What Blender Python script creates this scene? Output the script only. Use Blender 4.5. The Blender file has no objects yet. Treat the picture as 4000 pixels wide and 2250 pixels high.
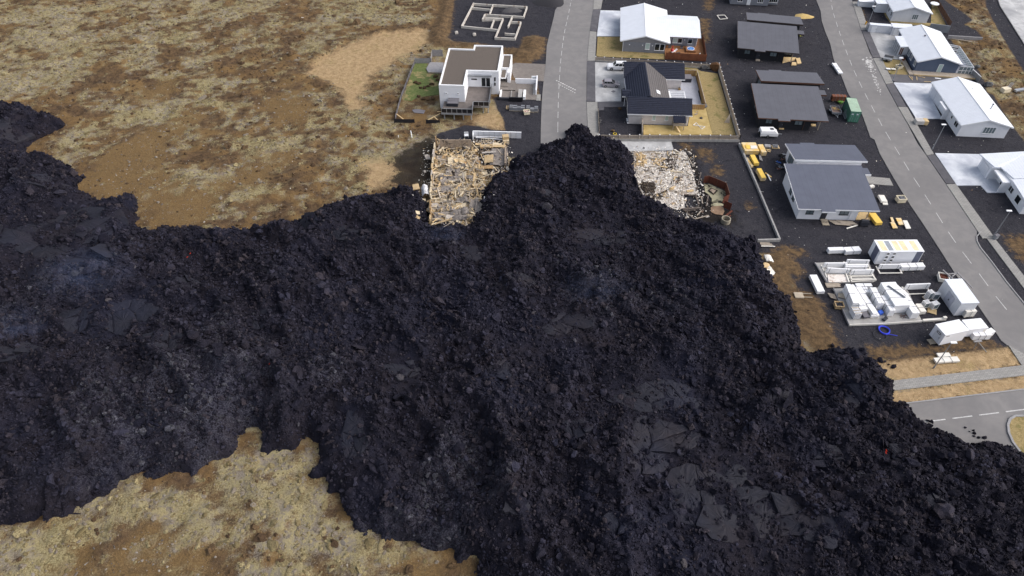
import bpy, bmesh, math, random
import numpy as np
from mathutils import Vector, Matrix

random.seed(7)
RNG = np.random.default_rng(11)
scene = bpy.context.scene
COL = scene.collection
R = math.radians

# ------------------------------------------------------------------ camera
CAM_H, CAM_PITCH, CAM_F = 80.0, 45.5, 2667.0          # metres, degrees down, focal length in photo pixels
cd = bpy.data.cameras.new('camera')
cd.sensor_width = 36.0
cd.lens = 36.0 * CAM_F / 4000.0
cd.clip_start, cd.clip_end = 0.5, 5000.0
cam = bpy.data.objects.new('camera', cd)
COL.objects.link(cam)
cam.location = (0, 0, CAM_H)
cam.rotation_euler = (R(90 - CAM_PITCH), 0, 0)
scene.camera = cam

# ------------------------------------------------------------------ sky, sun, exposure (soft overcast)
SUN_ELEV, SUN_AZ = 42.0, 95.0                          # azimuth clockwise from +Y: from the right
world = bpy.data.worlds.new('World')
scene.world = world
world.use_nodes = True
wn = world.node_tree.nodes
bg = wn['Background']
sky = wn.new('ShaderNodeTexSky')
sky.sky_type = 'NISHITA'
sky.sun_disc = False
sky.sun_elevation = R(SUN_ELEV)
sky.sun_rotation = R(SUN_AZ)
sky.air_density = 1.0
sky.dust_density = 4.0
sky.ozone_density = 1.0
hs = wn.new('ShaderNodeHueSaturation')            # thin cloud: greyer than a clear sky
hs.inputs['Saturation'].default_value = 0.55
world.node_tree.links.new(sky.outputs[0], hs.inputs['Color'])
world.node_tree.links.new(hs.outputs[0], bg.inputs[0])
bg.inputs[1].default_value = 0.15
sd = bpy.data.lights.new('sun', 'SUN')
sd.energy = 1.15
sd.angle = R(60)
sd.color = (1.0, 0.965, 0.93)
sun = bpy.data.objects.new('sun', sd)
COL.objects.link(sun)
_a, _e = R(SUN_AZ), R(SUN_ELEV)
_tosun = Vector((math.sin(_a) * math.cos(_e), math.cos(_a) * math.cos(_e), math.sin(_e)))
sun.rotation_euler = _tosun.to_track_quat('Z', 'Y').to_euler()
sun.location = (0, 60, 120)
vs = scene.view_settings
vs.view_transform = 'Standard'
vs.look = 'None'
vs.gamma = 1.0
vs.use_curve_mapping = False
vs.exposure = 0.42
scene.cycles.max_bounces = 5
scene.cycles.diffuse_bounces = 2
scene.cycles.glossy_bounces = 2
scene.cycles.transmission_bounces = 3
scene.cycles.volume_bounces = 0
scene.cycles.use_denoising = True

# ------------------------------------------------------------------ measured points: photo map sheet -> ground point
SHEET = {'V': (0, 0, 4000/2576), 'R1': (1500, 0, 750/2090), 'R2': (2200, 0, 750/1941), 'R3': (2750, 0, 650/1682),
         'R4': (3250, 0, 750/1941), 'R5': (1500, 450, 750/2174), 'R6': (2250, 450, 750/2174), 'R7': (2850, 500, 750/2174),
         'R8': (3000, 900, 1000/2415), 'S6': (3200, 1300, 800/2318), 'S7': (3400, 250, 600/1242), 'S8': (3100, 900, 700/2536),
         'T1': (2330, 210, 200/1705), 'T2': (3220, 350, 200/2070), 'T3': (1650, 360, 480/2576), 'A1': (1940, 180, 200/1208),
         'A2': (2560, 130, 220/2452), 'A3': (2600, 240, 180/1087), 'A4': (3370, 0, 330/2576), 'A5': (3400, 130, 500/2576),
         'A6': (3160, 1000, 340/2576), 'A7': (3260, 1090, 440/2576), 'A8': (3600, 1050, 360/1304),
         'C1': (1600, 520, 420/1521), 'C2': (2450, 560, 450/2038), 'C3': (2860, 540, 240/1739)}
_c, _s = math.cos(R(CAM_PITCH)), math.sin(R(CAM_PITCH))
def at(sheet, x, y, z=0.0):
    """world point at height z that was measured at (x, y) on a survey sheet"""
    ox, oy, k = SHEET[sheet]
    X = (ox + x * k - 2000) / CAM_F
    Y = -(oy + y * k - 1125) / CAM_F
    dx, dy, dz = X, _c + Y * _s, -_s + Y * _c
    t = (CAM_H - z) / -dz
    return Vector((dx * t, dy * t, z))
def poly(sheet, pts, z=0.0):
    return [at(sheet, p[0], p[1], z) for p in pts]

# ------------------------------------------------------------------ materials
def lin(r, g, b, k=1.0):
    def f(c):
        c /= 255.0
        return (c / 12.92 if c <= 0.04045 else ((c + 0.055) / 1.055) ** 2.4) * k
    return (f(r), f(g), f(b), 1.0)

class NT:
    def __init__(self, m):
        self.t = m.node_tree
        self.n = self.t.nodes
        self.bsdf = self.n['Principled BSDF']
    def new(self, kind, **kw):
        nd = self.n.new(kind)
        for k, v in kw.items():
            if k[0] == '_':
                self.put(nd.inputs[k[1:].replace('_', ' ')], v)
            else:
                setattr(nd, k, v)
        return nd
    def put(self, sock, v):
        if isinstance(v, bpy.types.NodeSocket):
            self.t.links.new(v, sock)
        elif isinstance(v, bpy.types.Node):
            self.t.links.new(v.outputs[0], sock)
        else:
            sock.default_value = v
    def noise(self, vec, scale, detail=4, rough=0.6, out=0, dist=0.0):
        nd = self.new('ShaderNodeTexNoise', _Scale=scale, _Detail=detail, _Roughness=rough, _Distortion=dist)
        if vec is not None:
            self.put(nd.inputs['Vector'], vec)
        return nd.outputs[out]
    def voro(self, vec, scale, feature='F1', out='Distance', rnd=1.0):
        nd = self.new('ShaderNodeTexVoronoi', feature=feature, _Scale=scale, _Randomness=rnd)
        self.put(nd.inputs['Vector'], vec)
        return nd.outputs[out]
    def mathn(self, op, a, b=0.5, clamp=False):
        nd = self.new('ShaderNodeMath', operation=op, use_clamp=clamp)
        self.put(nd.inputs[0], a)
        self.put(nd.inputs[1], b)
        return nd.outputs[0]
    def ramp(self, v, lo, hi):
        nd = self.new('ShaderNodeMapRange', interpolation_type='SMOOTHSTEP')
        self.put(nd.inputs[0], v)
        nd.inputs[1].default_value, nd.inputs[2].default_value = lo, hi
        nd.inputs[3].default_value, nd.inputs[4].default_value = 0.0, 1.0
        return nd.outputs[0]
    def mix(self, f, a, b, mode='MIX'):
        nd = self.new('ShaderNodeMix', data_type='RGBA', blend_type=mode)
        self.put(nd.inputs['Factor'], f)
        self.put(nd.inputs[6], a)
        self.put(nd.inputs[7], b)
        return nd.outputs[2]
    def attr(self, name):
        return self.new('ShaderNodeAttribute', attribute_name=name).outputs['Fac']
    def bump(self, h, strength, dist):
        nd = self.new('ShaderNodeBump', _Strength=strength, _Distance=dist)
        self.put(nd.inputs['Height'], h)
        self.put(self.bsdf.inputs['Normal'], nd.outputs[0])
    def objpos(self):
        return self.new('ShaderNodeTexCoord').outputs['Object']
    def worldpos(self):
        return self.new('ShaderNodeNewGeometry').outputs['Position']

def newmat(name, rough=0.8, spec=0.3, metallic=0.0):
    m = bpy.data.materials.new(name)
    m.use_nodes = True
    t = NT(m)
    t.bsdf.inputs['Roughness'].default_value = rough
    t.bsdf.inputs['Specular IOR Level'].default_value = spec
    t.bsdf.inputs['Metallic'].default_value = metallic
    return m, t

MATS = {}
def mat(name, col, rough=0.75, var=0.12, scale=1.2, spec=0.3, metallic=0.0, col2=None, f2=(0.5, 0.65), s2=0.8,
        stripe=None, dirt=0.0, random_tint=0.0, seam=0.35):
    """plain weathered surface: base colour, blotchy variation, optional second colour in patches, optional ribs
    stripe = (axis, period, depth)"""
    m, t = newmat(name, rough, spec, metallic)
    p = t.objpos()
    n1 = t.noise(p, scale, 6, 0.65)
    dark = tuple(c * (1 - var) for c in col[:3]) + (1,)
    lite = tuple(min(0.92, c * (1 + var)) for c in col[:3]) + (1,)
    c = t.mix(t.ramp(n1, 0.3, 0.7), dark, lite)
    if col2:
        n2 = t.noise(p, s2, 5, 0.7, dist=0.6)
        c = t.mix(t.ramp(n2, *f2), c, col2)
    if dirt:
        n3 = t.noise(p, 0.6, 7, 0.75, dist=1.0)
        c = t.mix(t.mathn('MULTIPLY', t.ramp(n3, 0.45, 0.75), dirt), c, (0.10, 0.09, 0.08, 1))
    if random_tint:
        rn = t.new('ShaderNodeObjectInfo').outputs['Random']
        c = t.mix(t.mathn('MULTIPLY', rn, random_tint), c, (0.05, 0.045, 0.04, 1))
    t.put(t.bsdf.inputs['Base Color'], c)
    fine = t.noise(p, 18.0, 3, 0.6)
    if stripe:
        ax, per, dep = stripe
        sx = t.new('ShaderNodeSeparateXYZ')
        t.put(sx.inputs[0], p)
        fr = t.mathn('FRACT', t.mathn('DIVIDE', sx.outputs['XYZ'.index(ax)], per))
        line = t.mathn('GREATER_THAN', fr, 0.12)
        h = t.mathn('ADD', t.mathn('MULTIPLY', fine, 0.15), line)
        t.bump(h, 1.0, dep)
        dk = t.mix(0.0, c, c)
        c2 = t.mix(t.mathn('MULTIPLY', t.mathn('SUBTRACT', 1.0, line), seam), c, (0.02, 0.02, 0.02, 1))
        t.put(t.bsdf.inputs['Base Color'], c2)
    else:
        t.bump(fine, 0.25, 0.02)
    MATS[name] = m
    return m

# ------------------------------------------------------------------ mesh builder
class MB:
    def __init__(self):
        self.v, self.f = [], []
    def add(self, vs_, fs_):
        o = len(self.v)
        self.v += [tuple(p) for p in vs_]
        self.f += [tuple(i + o for i in q) for q in fs_]
        return self
    def box(self, x0, y0, z0, x1, y1, z1, M=None):
        p = [(x0, y0, z0), (x1, y0, z0), (x1, y1, z0), (x0, y1, z0), (x0, y0, z1), (x1, y0, z1), (x1, y1, z1), (x0, y1, z1)]
        if M is not None:
            p = [M @ Vector(q) for q in p]
        return self.add(p, [(0, 3, 2, 1), (4, 5, 6, 7), (0, 1, 5, 4), (1, 2, 6, 5), (2, 3, 7, 6), (3, 0, 4, 7)])
    def cbox(self, c, s, rz=0.0, rx=0.0, ry=0.0):
        M = Matrix.Translation(c) @ Matrix.Rotation(rz, 4, 'Z') @ Matrix.Rotation(ry, 4, 'Y') @ Matrix.Rotation(rx, 4, 'X')
        return self.box(-s[0]/2, -s[1]/2, -s[2]/2, s[0]/2, s[1]/2, s[2]/2, M)
    def slab(self, top, dz):
        """thick sheet: polygon of 3D top points (counter-clockwise from above) and its depth"""
        n = len(top)
        b = [(p[0], p[1], p[2] - dz) for p in top]
        return self.add(list(top) + b, [tuple(range(n)), tuple(reversed(range(n, 2*n)))] +
                        [(i, i + n, (i + 1) % n + n, (i + 1) % n) for i in range(n)])
    def prism(self, pts, z0, z1):
        return self.slab([(p[0], p[1], z1) for p in ccw(pts)], z1 - z0)
    def bar(self, a, b, w, h=None):
        a, b = Vector(a), Vector(b)
        h = h or w
        d = b - a
        q = d.to_track_quat('Y', 'Z').to_matrix().to_4x4()
        return self.box(-w/2, 0, -h/2, w/2, d.length, h/2, Matrix.Translation(a) @ q)
    def tube(self, a, b, r, r2=None, n=8, cap=True):
        a, b = Vector(a), Vector(b)
        r2 = r if r2 is None else r2
        q = (b - a).to_track_quat('Z', 'Y').to_matrix()
        vs_ = []
        for c, rr in ((a, r), (b, r2)):
            for i in range(n):
                t = 2 * math.pi * i / n
                vs_.append(c + q @ Vector((math.cos(t) * rr, math.sin(t) * rr, 0)))
        fs_ = [(i, (i + 1) % n, (i + 1) % n + n, i + n) for i in range(n)]
        if cap:
            fs_ += [tuple(reversed(range(n))), tuple(range(n, 2*n))]
        return self.add(vs_, fs_)
    def ring(self, c, rad, r, n=28, m=6, wob=0.0):
        vs_, fs_ = [], []
        for i in range(n):
            t = 2 * math.pi * i / n
            rr = rad * (1 + wob * math.sin(3 * t + 1))
            for j in range(m):
                s = 2 * math.pi * j / m
                k = rr + r * math.cos(s)
                vs_.append((c[0] + k * math.cos(t), c[1] + k * math.sin(t), c[2] + r * math.sin(s)))
        for i in range(n):
            for j in range(m):
                fs_.append((i*m + j, ((i+1) % n)*m + j, ((i+1) % n)*m + (j+1) % m, i*m + (j+1) % m))
        return self.add(vs_, fs_)
    def build(self, name, m, parent=None, smooth=False):
        me = bpy.data.meshes.new(name)
        me.from_pydata(self.v, [], self.f)
        if smooth:
            me.polygons.foreach_set('use_smooth', [True] * len(me.polygons))
        me.update()
        me.materials.append(m)
        o = bpy.data.objects.new(name, me)
        COL.objects.link(o)
        if parent is not None:
            o.parent = parent
        return o

def ccw(pts):
    a = sum(pts[i][0] * pts[(i+1) % len(pts)][1] - pts[(i+1) % len(pts)][0] * pts[i][1] for i in range(len(pts)))
    return list(pts) if a > 0 else list(reversed(pts))

def tag(o, label=None, cat=None, group=None, kind=None):
    for k, v in (('label', label), ('category', cat), ('group', group), ('kind', kind)):
        if v:
            o[k] = v
    return o
def thing(name, label, cat, loc=(0, 0, 0), rz=0.0, group=None):
    o = bpy.data.objects.new(name, None)
    COL.objects.link(o)
    o.location = loc
    o.rotation_euler = (0, 0, rz)
    o.empty_display_size = 0.3
    return tag(o, label, cat, group)
def structure(name, mb, m, label):
    return tag(mb.build(name, m), label, name.replace('_', ' '), kind='structure')
def copy_tree(o, parent=None):
    c = o.copy()
    COL.objects.link(c)
    c.parent = parent
    for ch in list(o.children):
        copy_tree(ch, c)
    return c
def box_fit(sheet, fl, fr, bl, zt):
    """plan of a box from three of its top corners: centre of front edge line, heading, width, depth"""
    a, b, c = at(sheet, *fl, zt), at(sheet, *fr, zt), at(sheet, *bl, zt)
    d = b - a
    ang = math.atan2(d.y, d.x)
    w = d.length
    n = Vector((-math.sin(ang), math.cos(ang), 0))
    dep = (c - a).dot(n)
    if dep < 0:
        a = a + n * dep
        dep = -dep
    return Vector((a.x, a.y, 0)), ang, w, dep

# ------------------------------------------------------------------ numpy noise and polygon distance
def _hash(ix, iy, seed):
    h = (ix.astype(np.int64) * 374761393 + iy.astype(np.int64) * 668265263 + seed * 1442695041) & 0xffffffff
    h = ((h ^ (h >> 13)) * 1274126177) & 0xffffffff
    h = h ^ (h >> 16)
    return (h & 0xffffff) / float(0xffffff)
def vnoise(x, y, seed=0):
    ix, iy = np.floor(x), np.floor(y)
    fx, fy = x - ix, y - iy
    fx, fy = fx*fx*fx*(fx*(fx*6-15)+10), fy*fy*fy*(fy*(fy*6-15)+10)
    a, b = _hash(ix, iy, seed), _hash(ix+1, iy, seed)
    c, d = _hash(ix, iy+1, seed), _hash(ix+1, iy+1, seed)
    return (a*(1-fx)+b*fx)*(1-fy) + (c*(1-fx)+d*fx)*fy
def fbm(x, y, seed=0, octaves=4, gain=0.5):
    s, a, t = 0.0, 1.0, 0.0
    for i in range(octaves):
        c, q = math.cos(0.7*i), math.sin(0.7*i)
        s = s + a * vnoise((x*c - y*q) * 2**i + 13.7*i, (x*q + y*c) * 2**i - 7.1*i, seed + i)
        t += a
        a *= gain
    return s / t
def sdist(x, y, pts):
    """signed distance to polygon, positive inside"""
    P = np.array([(p[0], p[1]) for p in pts])
    Q = np.roll(P, -1, axis=0)
    best = np.full(x.shape, 1e18)
    ins = np.zeros(x.shape, bool)
    for (ax, ay), (bx, by) in zip(P, Q):
        ex, ey = bx-ax, by-ay
        L = ex*ex + ey*ey + 1e-12
        t = np.clip(((x-ax)*ex + (y-ay)*ey) / L, 0, 1)
        dx, dy = x-ax-t*ex, y-ay-t*ey
        best = np.minimum(best, dx*dx + dy*dy)
        c = (ay > y) != (by > y)
        with np.errstate(divide='ignore', invalid='ignore'):
            xi = (bx-ax) * (y-ay) / (by-ay if by != ay else 1e-12) + ax
        ins ^= c & (x < xi)
    d = np.sqrt(best)
    return np.where(ins, d, -d)
def grid_mesh(name, X, Y, Z, keep=None, attrs=None):
    ny, nx = X.shape
    V = np.stack([X.ravel(), Y.ravel(), Z.ravel()], 1)
    i = np.arange(nx-1)[None, :] + np.arange(ny-1)[:, None] * nx
    F = np.stack([i, i+1, i+nx+1, i+nx], -1).reshape(-1, 4)
    if keep is not None:
        k = keep.ravel()
        F = F[k[F].all(1)]
        used = np.zeros(len(V), bool)
        used[F.ravel()] = True
        remap = np.cumsum(used) - 1
        V, F = V[used], remap[F]
    else:
        used = np.ones(len(V), bool)
    me = bpy.data.meshes.new(name)
    me.vertices.add(len(V))
    me.vertices.foreach_set('co', V.ravel())
    me.loops.add(F.size)
    me.loops.foreach_set('vertex_index', F.ravel())
    me.polygons.add(len(F))
    me.polygons.foreach_set('loop_start', np.arange(len(F)) * 4)
    me.polygons.foreach_set('use_smooth', np.ones(len(F), bool))
    for k, a in (attrs or {}).items():
        at_ = me.attributes.new(k, 'FLOAT', 'POINT')
        at_.data.foreach_set('value', a.ravel()[used].astype(np.float32))
    me.update(calc_edges=True)
    me.validate()
    return me

# ------------------------------------------------------------------ scattering (one object of uncountable stuff)
def chunk_mesh(name, seed, flat=0.6, rough=0.35, subdiv=2, cuts=5):
    rg = random.Random(seed)
    bm = bmesh.new()
    bmesh.ops.create_icosphere(bm, subdivisions=subdiv, radius=1.0)
    planes = [(Vector((rg.gauss(0, 1), rg.gauss(0, 1), rg.gauss(0, 1))).normalized(), rg.uniform(0.45, 0.8)) for _ in range(cuts)]
    st = (rg.uniform(0.75, 1.3), rg.uniform(0.6, 1.0), flat * rg.uniform(0.8, 1.2))
    for v in bm.verts:
        for n, d in planes:
            k = v.co.dot(n)
            if k > d:
                v.co -= n * (k - d)
        v.co *= 1 + rg.uniform(-rough, rough) * 0.6
        v.co = Vector((v.co.x * st[0], v.co.y * st[1], v.co.z * st[2]))
    me = bpy.data.meshes.new(name)
    bm.to_mesh(me)
    bm.free()
    return me
def source_collection(name, meshes, m):
    c = bpy.data.collections.new(name)
    for me in meshes:
        if not me.materials:
            me.materials.append(m)
        c.objects.link(bpy.data.objects.new(me.name, me))
    return c
def scatter(name, pos, rot, scl, idx, coll):
    me = bpy.data.meshes.new(name)
    me.vertices.add(len(pos))
    me.vertices.foreach_set('co', np.asarray(pos, np.float32).ravel())
    for k, a in (('rot', rot), ('scl', scl)):
        q = me.attributes.new(k, 'FLOAT_VECTOR', 'POINT')
        q.data.foreach_set('vector', np.asarray(a, np.float32).ravel())
    q = me.attributes.new('idx', 'INT', 'POINT')
    q.data.foreach_set('value', np.asarray(idx, np.int32))
    me.update()
    o = bpy.data.objects.new(name, me)
    COL.objects.link(o)
    g = bpy.data.node_groups.new(name, 'GeometryNodeTree')
    g.interface.new_socket('Geometry', in_out='INPUT', socket_type='NodeSocketGeometry')
    g.interface.new_socket('Geometry', in_out='OUTPUT', socket_type='NodeSocketGeometry')
    gi, go = g.nodes.new('NodeGroupInput'), g.nodes.new('NodeGroupOutput')
    ip = g.nodes.new('GeometryNodeInstanceOnPoints')
    ci = g.nodes.new('GeometryNodeCollectionInfo')
    ci.inputs[0].default_value = coll
    ci.inputs['Separate Children'].default_value = True
    ci.inputs['Reset Children'].default_value = True
    ip.inputs['Pick Instance'].default_value = True
    def na(nm, ty):
        n = g.nodes.new('GeometryNodeInputNamedAttribute')
        n.data_type = ty
        n.inputs[0].default_value = nm
        return n.outputs[0]
    L = g.links.new
    L(gi.outputs[0], ip.inputs['Points'])
    L(ci.outputs[0], ip.inputs['Instance'])
    L(na('idx', 'INT'), ip.inputs['Instance Index'])
    L(na('rot', 'FLOAT_VECTOR'), ip.inputs['Rotation'])
    L(na('scl', 'FLOAT_VECTOR'), ip.inputs['Scale'])
    L(ip.outputs[0], go.inputs[0])
    md = o.modifiers.new('scatter', 'NODES')
    md.node_group = g
    return o

# ================================================================== THE SETTING: ground sheet
gravel_polys = [
    poly('R1', [(800, -160), (760, 0), (735, 200), (720, 330), (690, 410), (760, 455), (1010, 468), (1300, 520), (1480, 525), (1530, 400),
                (1640, 388), (1750, 405), (1745, 480), (1720, 600), (1680, 650), (1760, 690), (1800, 700), (2050, -160)]),
    poly('R1', [(1600, 630), (1800, 560), (1760, 1449), (1330, 1449), (1300, 1300), (1230, 1180), (1190, 1060), (1300, 1040), (1710, 1090)]),
    poly('R5', [(590, 210), (740, 165), (915, 110), (1060, 120), (1240, 165), (1390, 170), (1360, 0), (1790, -40), (1800, 420), (1450, 480), (1000, 300), (600, 280)]),
    poly('V', [(1500, -90), (2950, -90), (2950, 800), (2576, 868), (2240, 905), (2080, 880), (1960, 640), (1700, 620), (1500, 430), (1470, 300)]),
]
moor_in_town = [poly('R4', [(1150, 5), (1330, 125), (1425, 200), (1345, 245), (1480, 320), (1520, 392), (1170, 380), (1250, 450), (1480, 700), (1560, 860),
                            (1560, 930), (1640, 960), (1700, 1080), (1850, 1300), (1960, 1449), (2400, 1449), (2400, 760), (1941, 720), (1760, 430), (1640, 230), (1560, 60), (1540, -90), (1100, -90)])]
dirt_polys = [
    poly('R1', [(640, -160), (775, -160), (740, 200), (722, 330), (695, 410), (765, 455), (1010, 468), (1300, 525), (1480, 528), (1530, 400), (1640, 388), (1755, 408), (1745, 560),
                (1700, 640), (1560, 665), (1400, 650), (1300, 545), (1000, 505), (760, 515), (560, 505), (465, 440), (500, 300), (590, 150)]),
    poly('R8', [(140, 150), (330, 175), (360, 230), (235, 255), (330, 380), (340, 430), (230, 440), (270, 560), (430, 590), (520, 700), (600, 900), (700, 1090),
                (500, 1200), (200, 900), (-50, 500), (-60, 240)]),
    poly('R8', [(920, 1110), (1250, 1090), (1620, 1090), (1900, 1000), (2100, 1040), (2200, 1110), (1900, 1125), (1300, 1200), (1000, 1235)]),
    poly('R2', [(1440, 0), (1520, 0), (1510, 70), (1460, 110), (1430, 90)]),
    poly('R2', [(1400, 180), (1470, 190), (1470, 420), (1420, 420), (1390, 260)]),
    poly('R8', [(2230, 50), (2500, 60), (2500, 300), (2380, 280), (2270, 130)]),
    poly('R3', [(1560, 0), (1640, 230), (1640, 300), (1600, 120)]),
    poly('R6', [(1360, 400), (1420, 370), (1540, 395), (1520, 420), (1560, 470), (1520, 530), (1470, 520), (1500, 460), (1400, 480)]),
    poly('R6', [(1520, 650), (1560, 590), (1620, 570), (1668, 640), (1650, 680), (1580, 670)]),
    poly('R6', [(1190, 310), (1290, 320), (1320, 360), (1280, 400), (1200, 380)]), poly('R6', [(1930, 980), (1960, 990), (1995, 1040), (1960, 1045)]),
]
grass_polys = [
    poly('V', [(770, 182), (800, 150), (870, 112), (960, 82), (1072, 72), (1080, 105), (1005, 150), (945, 185), (915, 235), (890, 262), (862, 250), (838, 212)]),
    poly('V', [(868, 255), (895, 244), (918, 255), (912, 278), (880, 280)]),
    poly('V', [(915, 410), (960, 395), (1020, 425), (1000, 465), (930, 480)]),
    poly('R1', [(1160, 1165), (1240, 1230), (1300, 1300), (1335, 1420), (1060, 1380), (960, 1330), (1000, 1250)]),
    poly('R8', [(980, 1250), (1300, 1205), (1900, 1125), (2275, 1095), (2395, 1268), (1900, 1330), (1150, 1420)]),
    poly('S6', [(800, 670), (2318, 480), (3000, 395), (3000, 560), (2318, 642), (800, 820)]),
    poly('R8', [(1985, 40), (2025, 30), (2110, 150), (2450, 580), (2600, 760), (2600, 900), (2415, 690), (2250, 490), (2110, 300), (2000, 165), (1975, 100)]),
    poly('R8', [(2080, 0), (2170, 20), (2300, 200), (2460, 330), (2600, 420), (2600, 700), (2415, 430)]),
    poly('S7', [(720, 985), (770, 1040), (850, 1090), (920, 1230), (1000, 1380), (1060, 1449), (1010, 1449), (850, 1200)]),
    poly('R4', [(1530, -90), (1650, -90), (1700, 60), (1941, 440), (2300, 1000), (2300, 1200), (1941, 610), (1720, 260), (1600, 70)]),
]
ochre_polys = [
    poly('V', [(190, 490), (225, 420), (300, 360), (420, 300), (480, 275), (520, 300), (440, 360), (400, 420), (520, 470), (640, 400), (730, 370), (760, 400), (650, 470), (560, 500),
               (520, 560), (440, 575), (380, 570), (345, 520), (330, 490), (240, 505)]),
    poly('V', [(100, 1460), (250, 1400), (350, 1300), (440, 1330), (430, 1390), (540, 1400), (560, 1460)]),
    poly('V', [(1010, 1420), (1080, 1385), (1200, 1405), (1210, 1460), (1060, 1460)]),
    poly('V', [(330, 240), (420, 190), (440, 230), (350, 270)]),
    poly('V', [(650, 260), (740, 210), (790, 260), (700, 330)]),
]
scorch_polys = [poly('C2', [(1180, 120), (1290, 560), (1330, 720), (1440, 900), (1500, 1000), (1500, 1130), (1900, 1200), (1900, 1420), (1300, 1380), (1050, 1250), (1280, 1080), (1240, 700), (1080, 200)]), poly('R5', [(60, 520), (300, 340), (560, 230), (640, 260), (640, 700), (420, 800), (200, 800), (40, 740), (150, 640)])]

LAVA_FAR = [(-420, 150), (-200, 235), (0, 268), (75, 266), (90, 280), (155, 298), (150, 312), (100, 330), (66, 350), (58, 384), (120, 388), (165, 400), (200, 436), (180, 470), (225, 478), (245, 502),
            (330, 490), (345, 512), (345, 550), (375, 568), (455, 562), (515, 577), (610, 568), (720, 560), (730, 545), (790, 535), (840, 515), (900, 492), (985, 478), (1040, 466),
            (1075, 500), (1080, 560), (1120, 575), (1180, 572), (1200, 520), (1215, 480), (1232, 452), (1285, 436), (1280, 402), (1330, 392), (1362, 377), (1350, 362), (1380, 352), (1412, 345), (1430, 320), (1462, 313), (1487, 325),
            (1497, 340), (1540, 352), (1575, 366), (1590, 386), (1596, 430), (1606, 480), (1640, 510), (1700, 533), (1745, 557), (1800, 567), (1850, 590), (1905, 606), (1912, 642),
            (1945, 682), (1965, 722), (2000, 752), (2012, 800), (2030, 872), (2100, 872), (2165, 882), (2210, 906), (2246, 946), (2252, 1005), (2292, 1022), (2332, 1052), (2347, 1076), (2400, 1082),
            (2440, 1106), (2500, 1102), (2560, 1127), (2620, 1150), (2800, 1230)]
LAVA_NEAR = [(2950, 1700), (1300, 1750), (1235, 1550), (1205, 1449), (1195, 1402), (1120, 1390), (1060, 1380), (1040, 1358), (960, 1360), (890, 1330), (865, 1290), (825, 1245), (815, 1200),
             (785, 1190), (800, 1165), (795, 1120), (770, 1108), (740, 1135), (700, 1145), (665, 1128), (660, 1085), (620, 1078), (605, 1110), (560, 1150), (500, 1185), (480, 1208),
             (455, 1195), (400, 1205), (370, 1195), (300, 1215), (230, 1265), (160, 1290), (110, 1305), (100, 1295), (60, 1315), (0, 1322), (-160, 1360), (-500, 1360)]
lava_poly = poly('V', LAVA_FAR, 1.3) + poly('V', LAVA_NEAR, 0.2)

def smax(fs):
    r = fs[0]
    for f in fs[1:]:
        r = np.maximum(r, f)
    return r
def zone(X, Y, polys):
    return np.clip(smax([sdist(X, Y, p) for p in polys]), -4, 4)

xs = np.concatenate([[-3000, -1500, -800, -450, -280, -210], np.arange(-170, 170.1, 0.5), [210, 280, 450, 800, 1500, 3000]])
ys = np.concatenate([[-3000, -1500, -700, -300, -100, -20], np.arange(14, 232.1, 0.5), [260, 320, 450, 800, 1500, 3000]])
GX, GY = np.meshgrid(xs, ys)
g_gravel = np.minimum(zone(GX, GY, gravel_polys), -zone(GX, GY, moor_in_town))
g_dirt = zone(GX, GY, dirt_polys)
g_grass = zone(GX, GY, grass_polys[4:])
g_tan = zone(GX, GY, grass_polys[:4])
g_ochre = zone(GX, GY, ochre_polys)
g_scorch = zone(GX, GY, scorch_polys)
g_lava = sdist(GX, GY, lava_poly)
road_zone = [poly('R1', [(1750, -260), (2010, -260), (2300, -260), (2250, 700), (2250, 1449), (2250, 1800), (1706, 1800), (1690, 900), (1750, 500), (1850, 200)]), poly('R2', [(100, -100), (420, -100), (420, 1500), (100, 1500)]),
             poly('S6', [(500, 480), (3100, 200), (3100, 1700), (500, 1700)]), poly('R8', [(1450, 0), (2600, 0), (2700, 1200), (2200, 1200)]), poly('R4', [(1530, -120), (2500, -120), (2500, 1300), (2300, 1200), (1900, 600)])]
g_road = zone(GX, GY, road_zone)
moor = 1 - np.clip((np.maximum(np.maximum(np.maximum(g_gravel, g_dirt), np.maximum(g_grass, g_tan - 1)), g_road) + 1.5) / 1.5, 0, 1)
yard = poly('R1', [(330, 640), (640, 540), (1760, 560), (1760, 1250), (900, 1330), (120, 1330)])
flat = np.clip(np.maximum(sdist(GX, GY, yard), sdist(GX, GY, poly('R5', [(590, 240), (1420, 240), (1420, 700), (1150, 1300), (500, 1250)]))) + 1, 0, 1)
moss_strips = [poly('V', [(-20, 345), (40, 300), (180, 322), (300, 285), (420, 225), (570, 180), (620, 205), (520, 270), (420, 335), (230, 350), (60, 380)]),
               poly('V', [(430, 485), (490, 432), (560, 428), (620, 395), (700, 352), (800, 340), (840, 385), (740, 412), (650, 468), (615, 512), (570, 525), (540, 478)]),
               poly('V', [(700, 588), (790, 515), (860, 450), (930, 400), (1010, 385), (960, 455), (920, 485), (800, 545), (740, 580)]), poly('V', [(300, 520), (345, 480), (410, 490), (380, 530)]),
               poly('V', [(-40, 250), (-40, -60), (500, -60), (760, -40), (640, 40), (440, 110), (260, 190)]), poly('V', [(780, -60), (1090, -60), (1060, 50), (900, 80), (800, 60)]),
               poly('V', [(540, 340), (600, 300), (660, 290), (640, 330), (570, 365)]), poly('V', [(880, 300), (1000, 250), (1000, 330), (900, 360)]),
               poly('V', [(-200, 1500), (-200, 1230), (300, 1130), (620, 980), (900, 1080), (1050, 1250), (1180, 1330), (1100, 1390), (1200, 1500)])]
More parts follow.
